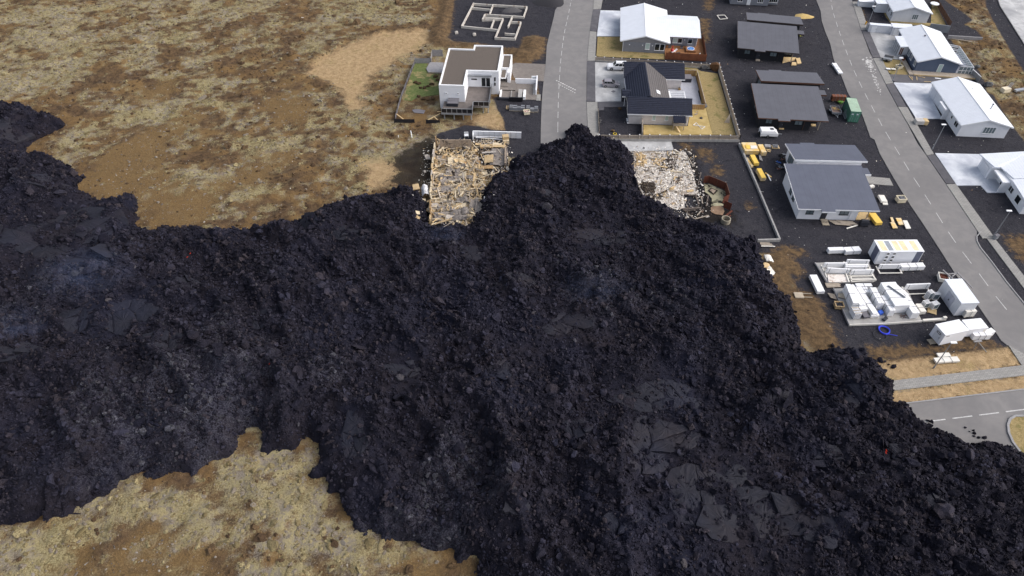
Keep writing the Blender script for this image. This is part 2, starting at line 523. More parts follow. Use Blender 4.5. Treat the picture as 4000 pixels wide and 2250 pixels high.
g_moss = fbm(GX / 7, GY / 5, 21, 4) * 0.5 + fbm(GX / 1.5, GY / 1.3, 27, 3) * 0.5 + 0.055 * np.clip(zone(GX, GY, moss_strips) / 2 + 0.3, -0.6, 1) - 0.10 * np.clip(g_ochre / 2 + 0.5, 0, 1)
hum = fbm(GX / 3.2, GY / 2.6, 3, 4) - 0.45
big = fbm(GX / 26, GY / 26, 9, 3) - 0.5
calm = np.clip(g_ochre / 3 + 0.6, 0, 1) * 0.75
GZ = moor * (1 - flat) * (hum * 1.25 * (1 - calm) + big * 0.9 * np.clip(-g_gravel / 4, 0, 1)) - 0.02
GZ -= 0.05 * (1 - moor)
berm = np.clip(sdist(GX, GY, dirt_polys[0]) / 2.5, 0, 1)
GZ += berm * (0.75 + 0.5 * (fbm(GX / 2, GY / 2, 5, 3) - 0.5))
berm2 = np.clip(sdist(GX, GY, dirt_polys[1]) / 3.0, 0, 1)
GZ += berm2 * (0.45 * fbm(GX / 1.5, GY / 1.5, 6, 3))
GZ = np.where(g_lava > 2.0, -0.3, GZ)
def ground_z(x, y):
    """height of the ground sheet (bilinear)"""
    x, y = np.asarray(x, float), np.asarray(y, float)
    i = np.clip(((x + 170) / 0.5).astype(int), 0, 679) + 6
    j = np.clip(((y - 14) / 0.5).astype(int), 0, 435) + 6
    fx = np.clip((x + 170) / 0.5 - (i - 6), 0, 1)
    fy = np.clip((y - 14) / 0.5 - (j - 6), 0, 1)
    return (GZ[j, i]*(1-fx) + GZ[j, i+1]*fx)*(1-fy) + (GZ[j+1, i]*(1-fx) + GZ[j+1, i+1]*fx)*fy

m_ground, t = newmat('ground_cover', 0.95, 0.1)
P = t.worldpos()
nbig = t.noise(P, 0.045, 4, 0.55)
nmid = t.noise(P, 0.22, 5, 0.6, dist=0.4)
nsm = t.noise(P, 0.95, 5, 0.65, dist=0.3)
nfi = t.noise(P, 4.5, 4, 0.7)
nvf = t.noise(P, 16.0, 3, 0.7)
brown, umber, ochre = lin(102, 82, 61), lin(72, 58, 46), lin(120, 96, 64)
mossl, mosso, greyl = lin(157, 146, 111), lin(122, 110, 77), lin(134, 125, 114)
c = t.mix(t.ramp(nsm, 0.35, 0.62), umber, brown)
c = t.mix(t.ramp(t.mathn('ADD', nmid, t.mathn('MULTIPLY', nfi, 0.25)), 0.55, 0.78), c, ochre)
msum = t.mathn('ADD', t.mathn('ADD', t.mathn('MULTIPLY', nbig, 0.55), t.mathn('MULTIPLY', nmid, 0.5)), t.mathn('MULTIPLY', nsm, 0.75))
msum = t.mathn('ADD', msum, t.mathn('MULTIPLY', nfi, 0.45))
mossm = t.ramp(t.mathn('ADD', t.attr('moss'), t.mathn('ADD', t.mathn('MULTIPLY', t.mathn('SUBTRACT', nfi, 0.5), 0.44), t.mathn('MULTIPLY', t.mathn('SUBTRACT', nvf, 0.5), 0.40))), 0.44, 0.66)
mosscol = t.mix(t.ramp(t.noise(P, 0.12, 3, 0.6), 0.42, 0.62), t.mix(t.ramp(nsm, 0.4, 0.6), greyl, mossl), t.mix(t.ramp(nfi, 0.35, 0.6), mosso, mossl))
oz = t.ramp(t.mathn('ADD', t.attr('ochre'), t.mathn('MULTIPLY', t.mathn('SUBTRACT', nmid, 0.5), 16.0)), -2.4, 2.0)
c = t.mix(t.mathn('MULTIPLY', oz, 0.85), c, t.mix(t.ramp(nfi, 0.35, 0.65), lin(106, 87, 60), lin(128, 104, 70)))
mossm = t.mathn('MULTIPLY', mossm, t.mathn('SUBTRACT', 1.0, t.mathn('MULTIPLY', oz, 0.45)))
c = t.mix(mossm, c, mosscol)
c = t.mix(t.mathn('MULTIPLY', t.ramp(nvf, 0.55, 0.75), 0.5), c, umber)
c = t.mix(t.mathn('MULTIPLY', t.ramp(t.noise(P, 9.0, 2, 0.5), 0.66, 0.72), 0.4), c, lin(170, 160, 145))
def zmask(name, k, w=0.25):
    return t.ramp(t.mathn('ADD', t.attr(name), t.mathn('MULTIPLY', t.mathn('SUBTRACT', t.mathn('ADD', t.mathn('MULTIPLY', nsm, 0.6), t.mathn('MULTIPLY', nfi, 0.4)), 0.5), k)), -w, w)
tan = t.mix(t.ramp(nsm, 0.35, 0.65), lin(158, 134, 102), lin(184, 158, 122))
tan = t.mix(t.mathn('MULTIPLY', t.ramp(nfi, 0.5, 0.7), 0.6), tan, lin(144, 120, 80))
tan = t.mix(t.mathn('MULTIPLY', t.ramp(nmid, 0.55, 0.7), 0.35), tan, lin(124, 118, 70))
c = t.mix(zmask('grass', 5.0, 0.5), c, tan)
tm = t.ramp(t.mathn('ADD', t.attr('tan'), t.mathn('ADD', t.mathn('MULTIPLY', t.mathn('SUBTRACT', nmid, 0.5), 8.0), t.mathn('MULTIPLY', t.mathn('SUBTRACT', nfi, 0.5), 6.0))), -1.6, 1.8)
c = t.mix(t.mathn('MULTIPLY', tm, 0.92), c, tan)
blk = t.mix(t.ramp(nfi, 0.3, 0.7), lin(46, 46, 52), lin(64, 63, 69))
blk = t.mix(t.mathn('MULTIPLY', t.ramp(nmid, 0.5, 0.75), 0.5), blk, lin(72, 70, 74))
blk = t.mix(t.mathn('MULTIPLY', t.ramp(t.noise(P, 0.5, 6, 0.75), 0.52, 0.66), 0.6), blk, lin(32, 32, 38))
speck = t.ramp(t.voro(P, 2.2), 0.11, 0.06)
blk = t.mix(t.mathn('MULTIPLY', speck, t.ramp(nsm, 0.45, 0.6)), blk, lin(150, 142, 132))
c = t.mix(zmask('gravel', 2.2), c, blk)
drt = t.mix(t.ramp(nsm, 0.35, 0.65), lin(84, 69, 53), lin(116, 95, 70))
drt = t.mix(t.mathn('MULTIPLY', t.ramp(nfi, 0.5, 0.7), 0.6), drt, lin(66, 54, 44))
c = t.mix(zmask('dirt', 8.0, 0.9), c, drt)
c = t.mix(t.mathn('MULTIPLY', zmask('scorch', 13.0, 0.9), 0.92), c, lin(40, 36, 34))
t.put(t.bsdf.inputs['Base Color'], c)
t.bump(t.mathn('ADD', t.mathn('ADD', t.mathn('MULTIPLY', nsm, 1.2), t.mathn('MULTIPLY', nfi, 0.6)), t.mathn('MULTIPLY', nvf, 0.25)), 0.9, 0.28)
gme = grid_mesh('ground', GX, GY, GZ, None, {'gravel': g_gravel, 'dirt': g_dirt, 'grass': g_grass, 'tan': g_tan, 'ochre': g_ochre, 'moss': g_moss, 'scorch': g_scorch})
gme.materials.append(m_ground)
ground = bpy.data.objects.new('ground', gme)
COL.objects.link(ground)
tag(ground, 'mossy brown moor and black gravel lots round the lava', 'ground', kind='structure')

# ------------------------------------------------------------------ roads, pavements, driveways
def sheetmat(name, a, b, d, scale=0.5, rough=0.85):
    m, t = newmat(name, rough, 0.25)
    P = t.worldpos()
    n1, n2, n3 = t.noise(P, scale, 6, 0.65, dist=0.5), t.noise(P, 0.09, 3, 0.5), t.noise(P, 7.0, 4, 0.7)
    c = t.mix(t.ramp(n1, 0.35, 0.68), a, b)
    c = t.mix(t.mathn('MULTIPLY', t.ramp(n2, 0.45, 0.65), 0.4), c, d)
    c = t.mix(t.mathn('MULTIPLY', t.ramp(n3, 0.52, 0.72), 0.22), c, d)
    t.put(t.bsdf.inputs['Base Color'], c)
    t.bump(n3, 0.3, 0.02)
    MATS[name] = m
    return m, t
m_asph, _ = sheetmat('asphalt', lin(122, 120, 120), lin(132, 129, 128), lin(110, 108, 109))
m_asphd, _ = sheetmat('asphalt_dark', lin(88, 87, 92), lin(104, 102, 106), lin(74, 73, 78))
m_conc, _ = sheetmat('driveway_concrete', lin(164, 164, 165), lin(198, 198, 198), lin(130, 131, 136), 0.35)
m_concw, _ = sheetmat('driveway_concrete_pale', lin(186, 190, 200), lin(220, 223, 228), lin(146, 152, 166), 0.3)
def pavermat(name, a, b, sx, sy, ang=0.0):
    m, t = newmat(name, 0.9, 0.2)
    mp = t.new('ShaderNodeMapping')
    t.put(mp.inputs['Vector'], t.worldpos())
    mp.inputs['Rotation'].default_value = (0, 0, ang)
    br = t.new('ShaderNodeTexBrick', _Color1=a, _Color2=b, _Mortar=tuple(x * 0.45 for x in a[:3]) + (1,), _Scale=1.0)
    br.inputs['Mortar Size'].default_value = 0.02
    br.inputs['Brick Width'].default_value = sx
    br.inputs['Row Height'].default_value = sy
    t.put(br.inputs['Vector'], mp.outputs[0])
    n = t.noise(t.worldpos(), 0.6, 5, 0.7)
    c = t.mix(t.mathn('MULTIPLY', t.ramp(n, 0.4, 0.7), 0.3), br.outputs[0], tuple(x * 0.6 for x in a[:3]) + (1,))
    t.put(t.bsdf.inputs['Base Color'], c)
    return m
m_pave = pavermat('pavement_pavers', lin(158, 156, 152), lin(146, 144, 142), 0.6, 0.3, R(5))
m_paved = pavermat('terrace_pavers', lin(134, 127, 122), lin(120, 114, 110), 0.6, 0.4, R(3.5))
m_paint = mat('road_paint', lin(196, 195, 194), 0.85, 0.15, 2.0, col2=lin(140, 138, 138), f2=(0.5, 0.7), s2=3.0)
m_kerb = mat('kerb_concrete', lin(150, 149, 150), 0.9, 0.12)
m_lawn, t = newmat('lawn_grass', 0.95, 0.1)
P = t.worldpos()
n1, n2, n3 = t.noise(P, 0.45, 5, 0.6, dist=0.4), t.noise(P, 2.6, 5, 0.7), t.noise(P, 9, 3, 0.7)
c = t.mix(t.ramp(n2, 0.3, 0.7), lin(138, 122, 84), lin(164, 146, 106))
c = t.mix(t.mathn('MULTIPLY', t.ramp(n1, 0.52, 0.68), 0.8), c, lin(104, 104, 62))
c = t.mix(t.mathn('MULTIPLY', t.ramp(n3, 0.5, 0.75), 0.4), c, lin(96, 82, 44))
t.put(t.bsdf.inputs['Base Color'], c)
t.bump(t.mathn('ADD', n2, n3), 0.8, 0.08)
m_lawn2, t = newmat('mown_lawn_grass', 0.95, 0.1)
P = t.worldpos()
n1, n2 = t.noise(P, 0.5, 5, 0.6, dist=0.4), t.noise(P, 5, 4, 0.7)
c = t.mix(t.ramp(n1, 0.35, 0.65), lin(168, 146, 96), lin(186, 164, 114))
t.put(t.bsdf.inputs['Base Color'], t.mix(t.mathn('MULTIPLY', t.ramp(n2, 0.5, 0.75), 0.4), c, lin(138, 124, 76)))
t.bump(n2, 0.6, 0.05)
m_lawng, t = newmat('green_lawn_grass', 0.95, 0.1)
P = t.worldpos()
n1, n2, n3 = t.noise(P, 0.35, 4, 0.6, dist=0.4), t.noise(P, 1.6, 5, 0.7), t.noise(P, 9, 3, 0.7)
c = t.mix(t.ramp(n2, 0.3, 0.7), lin(92, 106, 62), lin(118, 126, 80))
c = t.mix(t.ramp(n1, 0.5, 0.62), c, lin(160, 144, 104))
c = t.mix(t.mathn('MULTIPLY', t.ramp(n3, 0.5, 0.75), 0.4), c, lin(76, 80, 48))
t.put(t.bsdf.inputs['Base Color'], c)
t.bump(t.mathn('ADD', n2, n3), 0.8, 0.08)

def sheet(name, pts, z, m, label, base=-0.12):
    mb = MB()
    mb.prism(pts, base, z)
    return structure(name, mb, m, label)
road1_l = poly('R1', [(2010, -260), (1940, -60), (1905, 50), (1862, 112), (1850, 180), (1830, 260), (1812, 330), (1795, 400), (1772, 500), (1760, 690), (1738, 880), (1726, 1000), (1718, 1100), (1710, 1300), (1706, 1449), (1706, 1800)])
road1_r = poly('R2', [(388, -260), (326, -60), (303, 100), (270, 312), (245, 600), (237, 800), (237, 1030), (243, 1200), (252, 1400), (270, 1750)])
sheet('road', road1_l + road1_r[::-1], 0.03, m_asph, 'grey asphalt street running from the lava tip to the top')
road2_l = poly('R3', [(1095, -160), (1135, 0), (1178, 110), (1190, 210), (1225, 320), (1275, 440), (1308, 590), (1345, 690), (1392, 775), (1450, 930), (1480, 985), (1600, 1160), (1682, 1390)]) + \
    poly('R7', [(1640, 130), (1700, 290), (1780, 430), (1860, 570), (1950, 720), (2050, 880), (2170, 1055)]) + poly('R8', [(1620, 180), (1750, 385), (1870, 560), (1985, 715), (2085, 860), (2200, 1040), (2262, 1088)]) + poly('S6', [(2140, 140), (2330, 245), (2700, 420)])
road2_r = poly('R4', [(170, -120), (215, 50), (260, 180), (297, 305), (375, 520), (412, 590), (470, 705), (545, 862), (660, 1078), (760, 1250), (862, 1449)]) + \
    poly('S7', [(455, 745), (610, 972), (760, 1200), (862, 1350)]) + poly('R8', [(1968, 60), (1972, 100), (2003, 162), (2112, 300), (2250, 488), (2415, 690), (2700, 1050)])
sheet('road', road2_l + road2_r[::-1], 0.03, m_asph, 'grey asphalt street with dashed centre line past the building sites')
sheet('road', poly('S6', [(500, 862), (930, 808), (2318, 643), (3100, 552), (3100, 1700), (500, 1700)]), 0.025, m_asph, 'grey asphalt cross road running under the lava front at right')
sheet('road', poly('R4', [(1640, -120), (2500, -120), (2500, 1200), (2300, 980), (1941, 440), (1700, 60)]), 0.03, m_conc, 'pale main road in the far right corner')
sheet('footpath', poly('S6', [(780, 549), (2290, 369), (2318, 366), (3100, 272), (3100, 385), (2318, 482), (780, 661)]), 0.05, m_pave, 'grey paved footpath running into the lava front')
sheet('footpath', poly('S6', [(2140, 141), (2318, 240), (2700, 416), (2700, 330), (2290, 366)]), 0.054, m_pave, 'paved corner where the footpath meets the street')
sheet('footpath', poly('R8', [(2005, 0), (2078, 0), (2415, 430), (2700, 790), (2700, 930), (2415, 548), (2110, 140)]), 0.05, m_pave, 'grey footpath beside the grass strip right of the street')
W1 = [([(318, -60), (408, -60), (382, 92), (304, 97)], m_pave), ([(304, 100), (380, 96), (338, 320), (270, 314)], m_asphd), ([(269, 318), (337, 324), (322, 617), (243, 618)], m_pave),
      ([(243, 622), (322, 622), (326, 1031), (237, 1030)], m_asphd), ([(237, 1034), (346, 1036), (360, 1400), (252, 1400)], m_pave)]
for q, m in W1:
    sheet('pavement', poly('R2', q), 0.11, m, 'pavement strip between the near street and the house plots' if m is m_pave else 'dark asphalt driveway crossing of the near street')
W2 = [('R4', [(205, 20), (275, 20), (370, 305), (296, 305)], m_pave), ('R4', [(297, 309), (372, 312), (492, 586), (411, 584)], m_asphd), ('R4', [(413, 590), (500, 589), (618, 842), (543, 852)], m_pave),
      ('R4', [(545, 858), (622, 846), (752, 1086), (662, 1076)], m_asphd), ('S7', [(222, 348), (296, 352), (512, 730), (455, 740)], m_pave), ('S7', [(457, 745), (520, 735), (686, 970), (610, 968)], m_asphd),
      ('S7', [(612, 974), (690, 974), (1005, 1412), (905, 1412)], m_pave)]
for sh, q, m in W2:
    sheet('pavement', poly(sh, q), 0.11, m, 'light pavement strip along the far street' if m is m_pave else 'dark asphalt driveway crossing of the far street')
def kerb(pts, label, w=0.18, h=0.14):
    mb = MB()
    for a, b in zip(pts[:-1], pts[1:]):
        mb.bar((a.x, a.y, h/2), (b.x, b.y, h/2), w, h)
    structure('kerb', mb, m_kerb, label)
kerb(poly('S6', [(780, 824), (2318, 641), (3100, 550)]), 'pale kerb along the cross road')
kerb(poly('R8', [(2005, 15), (1966, 62), (1970, 102), (2001, 163), (2111, 301), (2249, 489), (2414, 691), (2700, 1052)]), 'grey kerb curving along the far street grass strip')
kerb(poly('R4', [(1640, -120), (1698, 60), (1939, 440), (2300, 982)]), 'kerb of the main road in the far corner')
isl = [Vector((at('S6', 2440, 1240).x + 3.0 * math.cos(k * 0.35), at('S6', 2390, 1240).y + 4.2 * math.sin(k * 0.35), 0)) for k in range(18)]
sheet('traffic_island', isl, 0.12, m_lawn, 'grassy round traffic island at the right picture edge')
kerb(isl + isl[:1], 'pale kerb ring of the traffic island', 0.3, 0.2)
sheet('driveway', poly('R2', [(375, 105), (600, 112), (600, 368), (340, 366)]), 0.06, m_concw, 'pale concrete driveway beside the white roofed house')
sheet('driveway', poly('R2', [(322, 630), (640, 640), (660, 880), (588, 900), (586, 1026), (326, 1031)]), 0.06, m_conc, 'stained concrete driveway with the two cars')
sheet('driveway', poly('R2', [(350, 1034), (660, 1030), (660, 1080), (412, 1083), (412, 1112), (356, 1116)]), 0.05, m_asphd, 'dark concrete apron beside the tiled house')
sheet('driveway', poly('R4', [(372, 320), (700, 345), (760, 480), (700, 605), (490, 582)]), 0.06, m_conc, 'grey concrete driveway of the blue grey house')
sheet('driveway', poly('R4', [(572, 752), (780, 758), (1420, 800), (1400, 850), (640, 832), (610, 810)]), 0.05, m_asphd, 'dark strip of concrete between the two far houses')
sheet('driveway', poly('R4', [(622, 836), (1010, 846), (1010, 1000), (1110, 1200), (985, 1202), (850, 1200)]), 0.07, m_concw, 'pale concrete driveway of the long white house')
sheet('driveway', poly('S7', [(522, 722), (930, 732), (1080, 900), (1080, 1040), (945, 1042), (890, 982), (700, 984)]), 0.07, m_concw, 'pale concrete driveway of the white garage house at right edge')
sheet('driveway', poly('R1', [(1430, 686), (1757, 700), (1737, 884), (1660, 880), (1420, 850), (1380, 760), (1400, 700)]), 0.06, m_paved, 'brown paved driveway of the flat roofed house')
sheet('driveway', poly('R6', [(380, 285), (1075, 288), (1105, 398), (600, 410)]), 0.06, m_conc, 'concrete slab between picket fence and ash covered ruin')
sheet('driveway', poly('R7', [(1525, 545), (1812, 572), (1852, 655), (1560, 630)]), 0.06, m_pave, 'strip of square pavers beside the grey roofed house')
sheet('lawn', poly('R2', [(348, 372), (640, 372), (640, 520), (1030, 545), (1030, 600), (335, 570)]), 0.03, m_lawn, 'patchy lawn in front of the white roofed house')
sheet('lawn', poly('R2', [(812, 1262), (1260, 1275), (1300, 1050), (1380, 1055), (1440, 1090), (1510, 1362), (812, 1362)]), 0.035, m_lawn2, 'mown lawn in front of the tiled house')
sheet('lawn', poly('R2', [(1225, 680), (1345, 690), (1390, 720), (1560, 745), (1745, 1366), (1512, 1362), (1442, 1085), (1385, 1050), (1395, 1000), (1330, 715), (1228, 705)]), 0.04, m_lawn, 'rough dry lawn inside the picket fence corner')
sheet('lawn', poly('R1', [(335, 690), (470, 690), (480, 780), (590, 790), (600, 1030), (360, 1060), (300, 1100), (220, 1090), (250, 950), (300, 800)]), 0.03, m_lawng, 'green garden lawn left of the flat roofed house')
sheet('lawn', poly('R4', [(500, 600), (690, 605), (775, 700), (770, 760), (600, 755), (575, 730)]), 0.03, m_lawn, 'small front lawn of the blue grey house')
sheet('lawn', poly('R4', [(500, 75), (560, 80), (620, 200), (1000, 235), (1010, 40), (1060, 60), (1160, 270), (1000, 262), (600, 240), (545, 170)]), 0.03, m_lawn, 'brown garden round the far top house')

def dashes(name_label, a, b, n, on, z=0.036, w=0.105, pts=None):
    for k in range(n):
        if pts:
            p = pts(k)
            q = pts(k + on)
        else:
            p, q = a.lerp(b, k / n), a.lerp(b, (k + on) / n)
        d = (q - p).normalized()
        s = Vector((-d.y, d.x, 0)) * w / 2
        o = MB().slab([(*(p - s).xy, z), (*(q - s).xy, z), (*(q + s).xy, z), (*(p + s).xy, z)], 0.004).build('lane_dash', m_paint)
        tag(o, name_label, 'lane marking', name_label + 's', 'structure')
def along(pts, step):
    cum = [0]
    for a, b in zip(pts[:-1], pts[1:]):
        cum.append(cum[-1] + (b - a).length)
    def f(k):
        s = k * step
        for i in range(len(pts) - 1):
            if s <= cum[i+1] or i == len(pts) - 2:
                return pts[i].lerp(pts[i+1], (s - cum[i]) / (cum[i+1] - cum[i]))
    return f, cum[-1]
l1 = poly('R1', [(2075, -160), (2040, 0), (2025, 70), (1995, 220), (1975, 300), (1957, 395), (1940, 520), (1926, 640), (1917, 740), (1904, 970), (1897, 1110), (1893, 1300), (1892, 1449)]) + poly('R5', [(1969, 130), (1970, 240)])
f1, L1 = along(l1, 6.0)
f1b = along(l1, 4.1)
dashes('white dash of the near street centre line', None, None, int(L1 / 4.1) - 0, 0.62, pts=f1b[0])
l2 = poly('R4', [(-25, -100), (5, 110), (45, 235), (95, 385), (150, 535), (215, 700), (285, 850), (355, 990), (430, 1130), (510, 1280), (610, 1449)]) + poly('R7', [(1790, 95), (1870, 215), (1950, 345), (2030, 480), (2115, 615), (2174, 700)]) + \
    poly('R8', [(1690, 0), (1790, 145), (1900, 290), (2015, 440), (2130, 600), (2260, 760), (2400, 940)])
f2, L2 = along(l2, 5.35)
dashes('white dash of the far street centre line', None, None, int(L2 / 5.35), 0.55, pts=f2)
la, lb = at('S6', 1200, 1009), at('S6', 3000, 783)
dashes('white dash of the cross road', la, lb, 6, 0.74, w=0.16)
ln = at('R4', 1790, -10), at('R4', 1940, 230)
dashes('dash on the main road in the far corner', at('R4', 1790, -10), at('R4', 2060, 420), 4, 0.25, z=0.036, w=0.3)

# ================================================================== THE LAVA
lx0, lx1, ly0, ly1 = -150.0, 130.0, 8.0, 152.0
step = 0.3
LX, LY = np.meshgrid(np.arange(lx0, lx1, step), np.arange(ly0, ly1, step))
wob = (fbm(LX / 2.2, LY / 2.2, 31, 3) - 0.5) * 2.6
LD = sdist(LX, LY, lava_poly) + wob
# smoother, slabby places (centre, radius) where the crust is not broken into rubble
smooth_spots = [('V', 130, 600, 14), ('V', 30, 330, 9), ('V', 330, 800, 7), ('V', 1660, 1120, 6.5), ('V', 1840, 1290, 10), ('V', 1510, 600, 6), ('V', 900, 590, 5),
                ('V', 890, 1110, 6), ('V', 1420, 850, 8), ('V', 560, 1160, 6), ('V', 1640, 1010, 8), ('V', 1180, 640, 3), ('V', 1010, 930, 5), ('V', 230, 790, 5)]
def smooth_mask(x, y):
    m = np.zeros(np.shape(x))
    for sh, a, b, r in smooth_spots:
        c = at(sh, a, b, 2.5)
        d = np.hypot(x - c.x, (y - c.y) * 0.9) / r
        m = np.maximum(m, np.clip(1.25 - d + (fbm(x / 3.5, y / 3.5, 77, 3) - 0.5) * 1.5, 0, 1))
    return m
# levees, pressure ridges and drained channels of the flow: course, height, half width
flow_lines = [([(1125, 962), (1190, 1000), (1240, 1060), (1268, 1150), (1272, 1280)], 1.9, 1.5), ([(610, 935), (680, 905), (722, 960), (730, 1060)], 1.4, 1.4), ([(860, 1010), (940, 1040), (945, 1120), (895, 1195)], 1.2, 1.3),
              ([(30, 590), (120, 640), (250, 668)], -1.3, 1.2), ([(1385, 640), (1440, 690), (1495, 745), (1570, 765)], 1.1, 1.2), ([(850, 870), (1000, 900), (1125, 955)], -1.0, 1.6), ([(-40, 890), (120, 960), (300, 1000), (470, 935), (600, 912)], 1.2, 2.0),
              ([(2010, 975), (1900, 1060), (1850, 1160)], 1.1, 1.5), ([(300, 720), (480, 760), (640, 745), (820, 760), (1000, 720)], 0.9, 1.6), ([(1300, 560), (1330, 640), (1300, 740), (1330, 850)], 0.9, 1.4), ([(1480, 1180), (1560, 1240), (1580, 1340), (1560, 1450)], 1.0, 1.5),
              ([(1100, 1060), (1060, 1180), (1080, 1330)], -0.9, 1.2), ([(2120, 940), (2200, 1050), (2330, 1150), (2460, 1200)], 0.9, 1.4), ([(1640, 640), (1780, 720), (1880, 840), (1960, 960)], 0.9, 1.5), ([(100, 700), (230, 760), (260, 860)], 0.9, 1.3)]
def flow_relief(x, y):
    z = np.zeros(np.shape(x))
    wx = x + (fbm(x / 5, y / 5, 15, 3) - 0.5) * 3.0
    wy = y + (fbm(x / 5, y / 5, 16, 3) - 0.5) * 3.0
    for pts, hh, w in flow_lines:
        Q = poly('V', pts, 2.5)
        best = np.full(np.shape(x), 1e9)
        for a, b in zip(Q[:-1], Q[1:]):
            ex, ey = b.x - a.x, b.y - a.y
            t_ = np.clip(((wx - a.x) * ex + (wy - a.y) * ey) / (ex*ex + ey*ey), 0, 1)
            best = np.minimum(best, np.hypot(wx - a.x - t_*ex, wy - a.y - t_*ey))
        z = z + hh * np.exp(-(best / w) ** 2)
    return z
def lava_height(x, y, d):
    edge = 1 - np.exp(-np.clip(d, 0, None) / 2.0)
    b = 1.4 + 3.0 * fbm(x / 17, y / 17, 41, 3) + 1.9 * (fbm(x / 6.0, y / 6.0, 45, 3) - 0.5)
    rid = 1 - np.abs(2 * fbm(x / 9.5 + 0.3 * y / 9.5, y / 8.0, 52, 3) - 1)
    b = b + 1.3 * rid ** 4
    rd2 = 1 - np.abs(2 * fbm((x + y) / 7.0, (y - x) / 22.0, 57, 2) - 1)      # pressure ridges and levees along the flow
    b = b + 1.1 * rd2 ** 6
    sm = smooth_mask(x, y)
    b = b * (1 - 0.9 * sm) + (2.2 + 1.6 * fbm(x / 28, y / 28, 47, 2)) * 0.9 * sm
    rough = (np.abs(fbm(x / 1.9, y / 1.9, 61, 3) - 0.5) * 2.0 + 0.8 * (fbm(x / 0.8, y / 0.8, 66, 2) - 0.5))
    rough = rough * (1 - 0.93 * sm) + 0.2 * sm * np.abs(fbm(x / 4.5, y / 1.4, 88, 3) - 0.5)
    b = b + flow_relief(x, y) * (1 - 0.6 * sm)
    return edge * (b + 0.9 * rough) - 0.25 * (d < 0.25)
LZ = np.where(LD > 0, lava_height(LX, LY, LD), -0.4)
LS = smooth_mask(LX, LY)
fume_spots = [('V', 215, 700, 7), ('V', 40, 820, 5), ('V', 1500, 735, 6.5), ('V', 1120, 600, 3.5), ('V', 830, 950, 3), ('V', 940, 1340, 3), ('V', 1130, 1240, 6), ('V', 500, 1010, 12), ('V', 1150, 1190, 5), ('V', 330, 1060, 9), ('V', 1680, 780, 4), ('V', 620, 960, 6), ('V', 1090, 1370, 4)]
def fume_mask(x, y):
    m = np.zeros(np.shape(x))
    for sh, a, b, r in fume_spots:
        c = at(sh, a, b, 2.0)
        m = np.maximum(m, np.clip(1.3 - np.hypot(x - c.x, y - c.y) / r + (fbm(x / 2, y / 2, 91, 3) - 0.5) * 1.6, 0, 1))
    return m
LF = fume_mask(LX, LY)

def lavamat(name, inst=False, plate=False):
    m, t = newmat(name, 0.75 if plate else 0.85, 0.25 if plate else 0.18)
    P = t.worldpos()
    n1 = t.noise(P, 0.16, 4, 0.6, dist=0.5)
    n2 = t.noise(P, 1.3, 5, 0.7)
    n3 = t.noise(P, 6.0, 4, 0.7)
    a, b, br, bl = (0.0060, 0.0058, 0.0116, 1), (0.0142, 0.0134, 0.0248, 1), (0.0250, 0.0195, 0.0245, 1), (0.0150, 0.0175, 0.0370, 1)
    if plate:
        a, b = (0.0115, 0.0117, 0.0185, 1), (0.0180, 0.0182, 0.0280, 1)
    c = t.mix(t.ramp(n2, 0.3, 0.7), a, b)
    c = t.mix(t.mathn('MULTIPLY', t.ramp(n1, 0.44, 0.68), 0.55), c, br)
    c = t.mix(t.mathn('MULTIPLY', t.ramp(t.noise(P, 0.09, 4, 0.6), 0.46, 0.70), 0.45), c, bl)
    if inst:
        rn = t.new('ShaderNodeObjectInfo').outputs['Random']
        c = t.mix(t.ramp(rn, 0.35, 1.0), c, t.mix(t.ramp(n1, 0.4, 0.6), (0.042, 0.0345, 0.042, 1), (0.035, 0.0345, 0.056, 1)))
        c = t.mix(t.mathn('MULTIPLY', t.mathn('GREATER_THAN', rn, 0.994), 0.5), c, (0.085, 0.08, 0.085, 1))
    else:
        c = t.mix(t.mathn('MULTIPLY', t.attr('fume'), t.mathn('MULTIPLY', t.ramp(n3, 0.4, 0.65), 0.6)), c, (0.10, 0.10, 0.13, 1))
    t.put(t.bsdf.inputs['Base Color'], c)
    t.bump(t.mathn('ADD', t.mathn('MULTIPLY', n2, 0.8), t.mathn('MULTIPLY', n3, 0.5)), 1.0 if not plate else 0.7, 0.35 if not plate else 0.12)
    return m
m_lava = lavamat('lava_crust')
m_clink = lavamat('lava_clinker', True)
m_plate = lavamat('lava_plate_crust', False, True)
m_fume, t = newmat('lava_fume_crust', 0.85, 0.3)
rn = t.new('ShaderNodeObjectInfo').outputs['Random']
c = t.mix(rn, (0.025, 0.025, 0.038, 1), (0.10, 0.10, 0.13, 1))
n = t.noise(t.worldpos(), 5.0, 4, 0.7)
t.put(t.bsdf.inputs['Base Color'], t.mix(t.ramp(n, 0.4, 0.65), (0.03, 0.03, 0.035, 1), c))
t.bump(n, 0.8, 0.15)

lme = grid_mesh('lava_field', LX, LY, LZ, LD > -0.6, {'fume': LF})
lme.materials.append(m_lava)
lava = bpy.data.objects.new('lava_field', lme)
COL.objects.link(lava)
tag(lava, 'black rubbly lava flow that buried the street and houses', 'lava field', kind='structure')

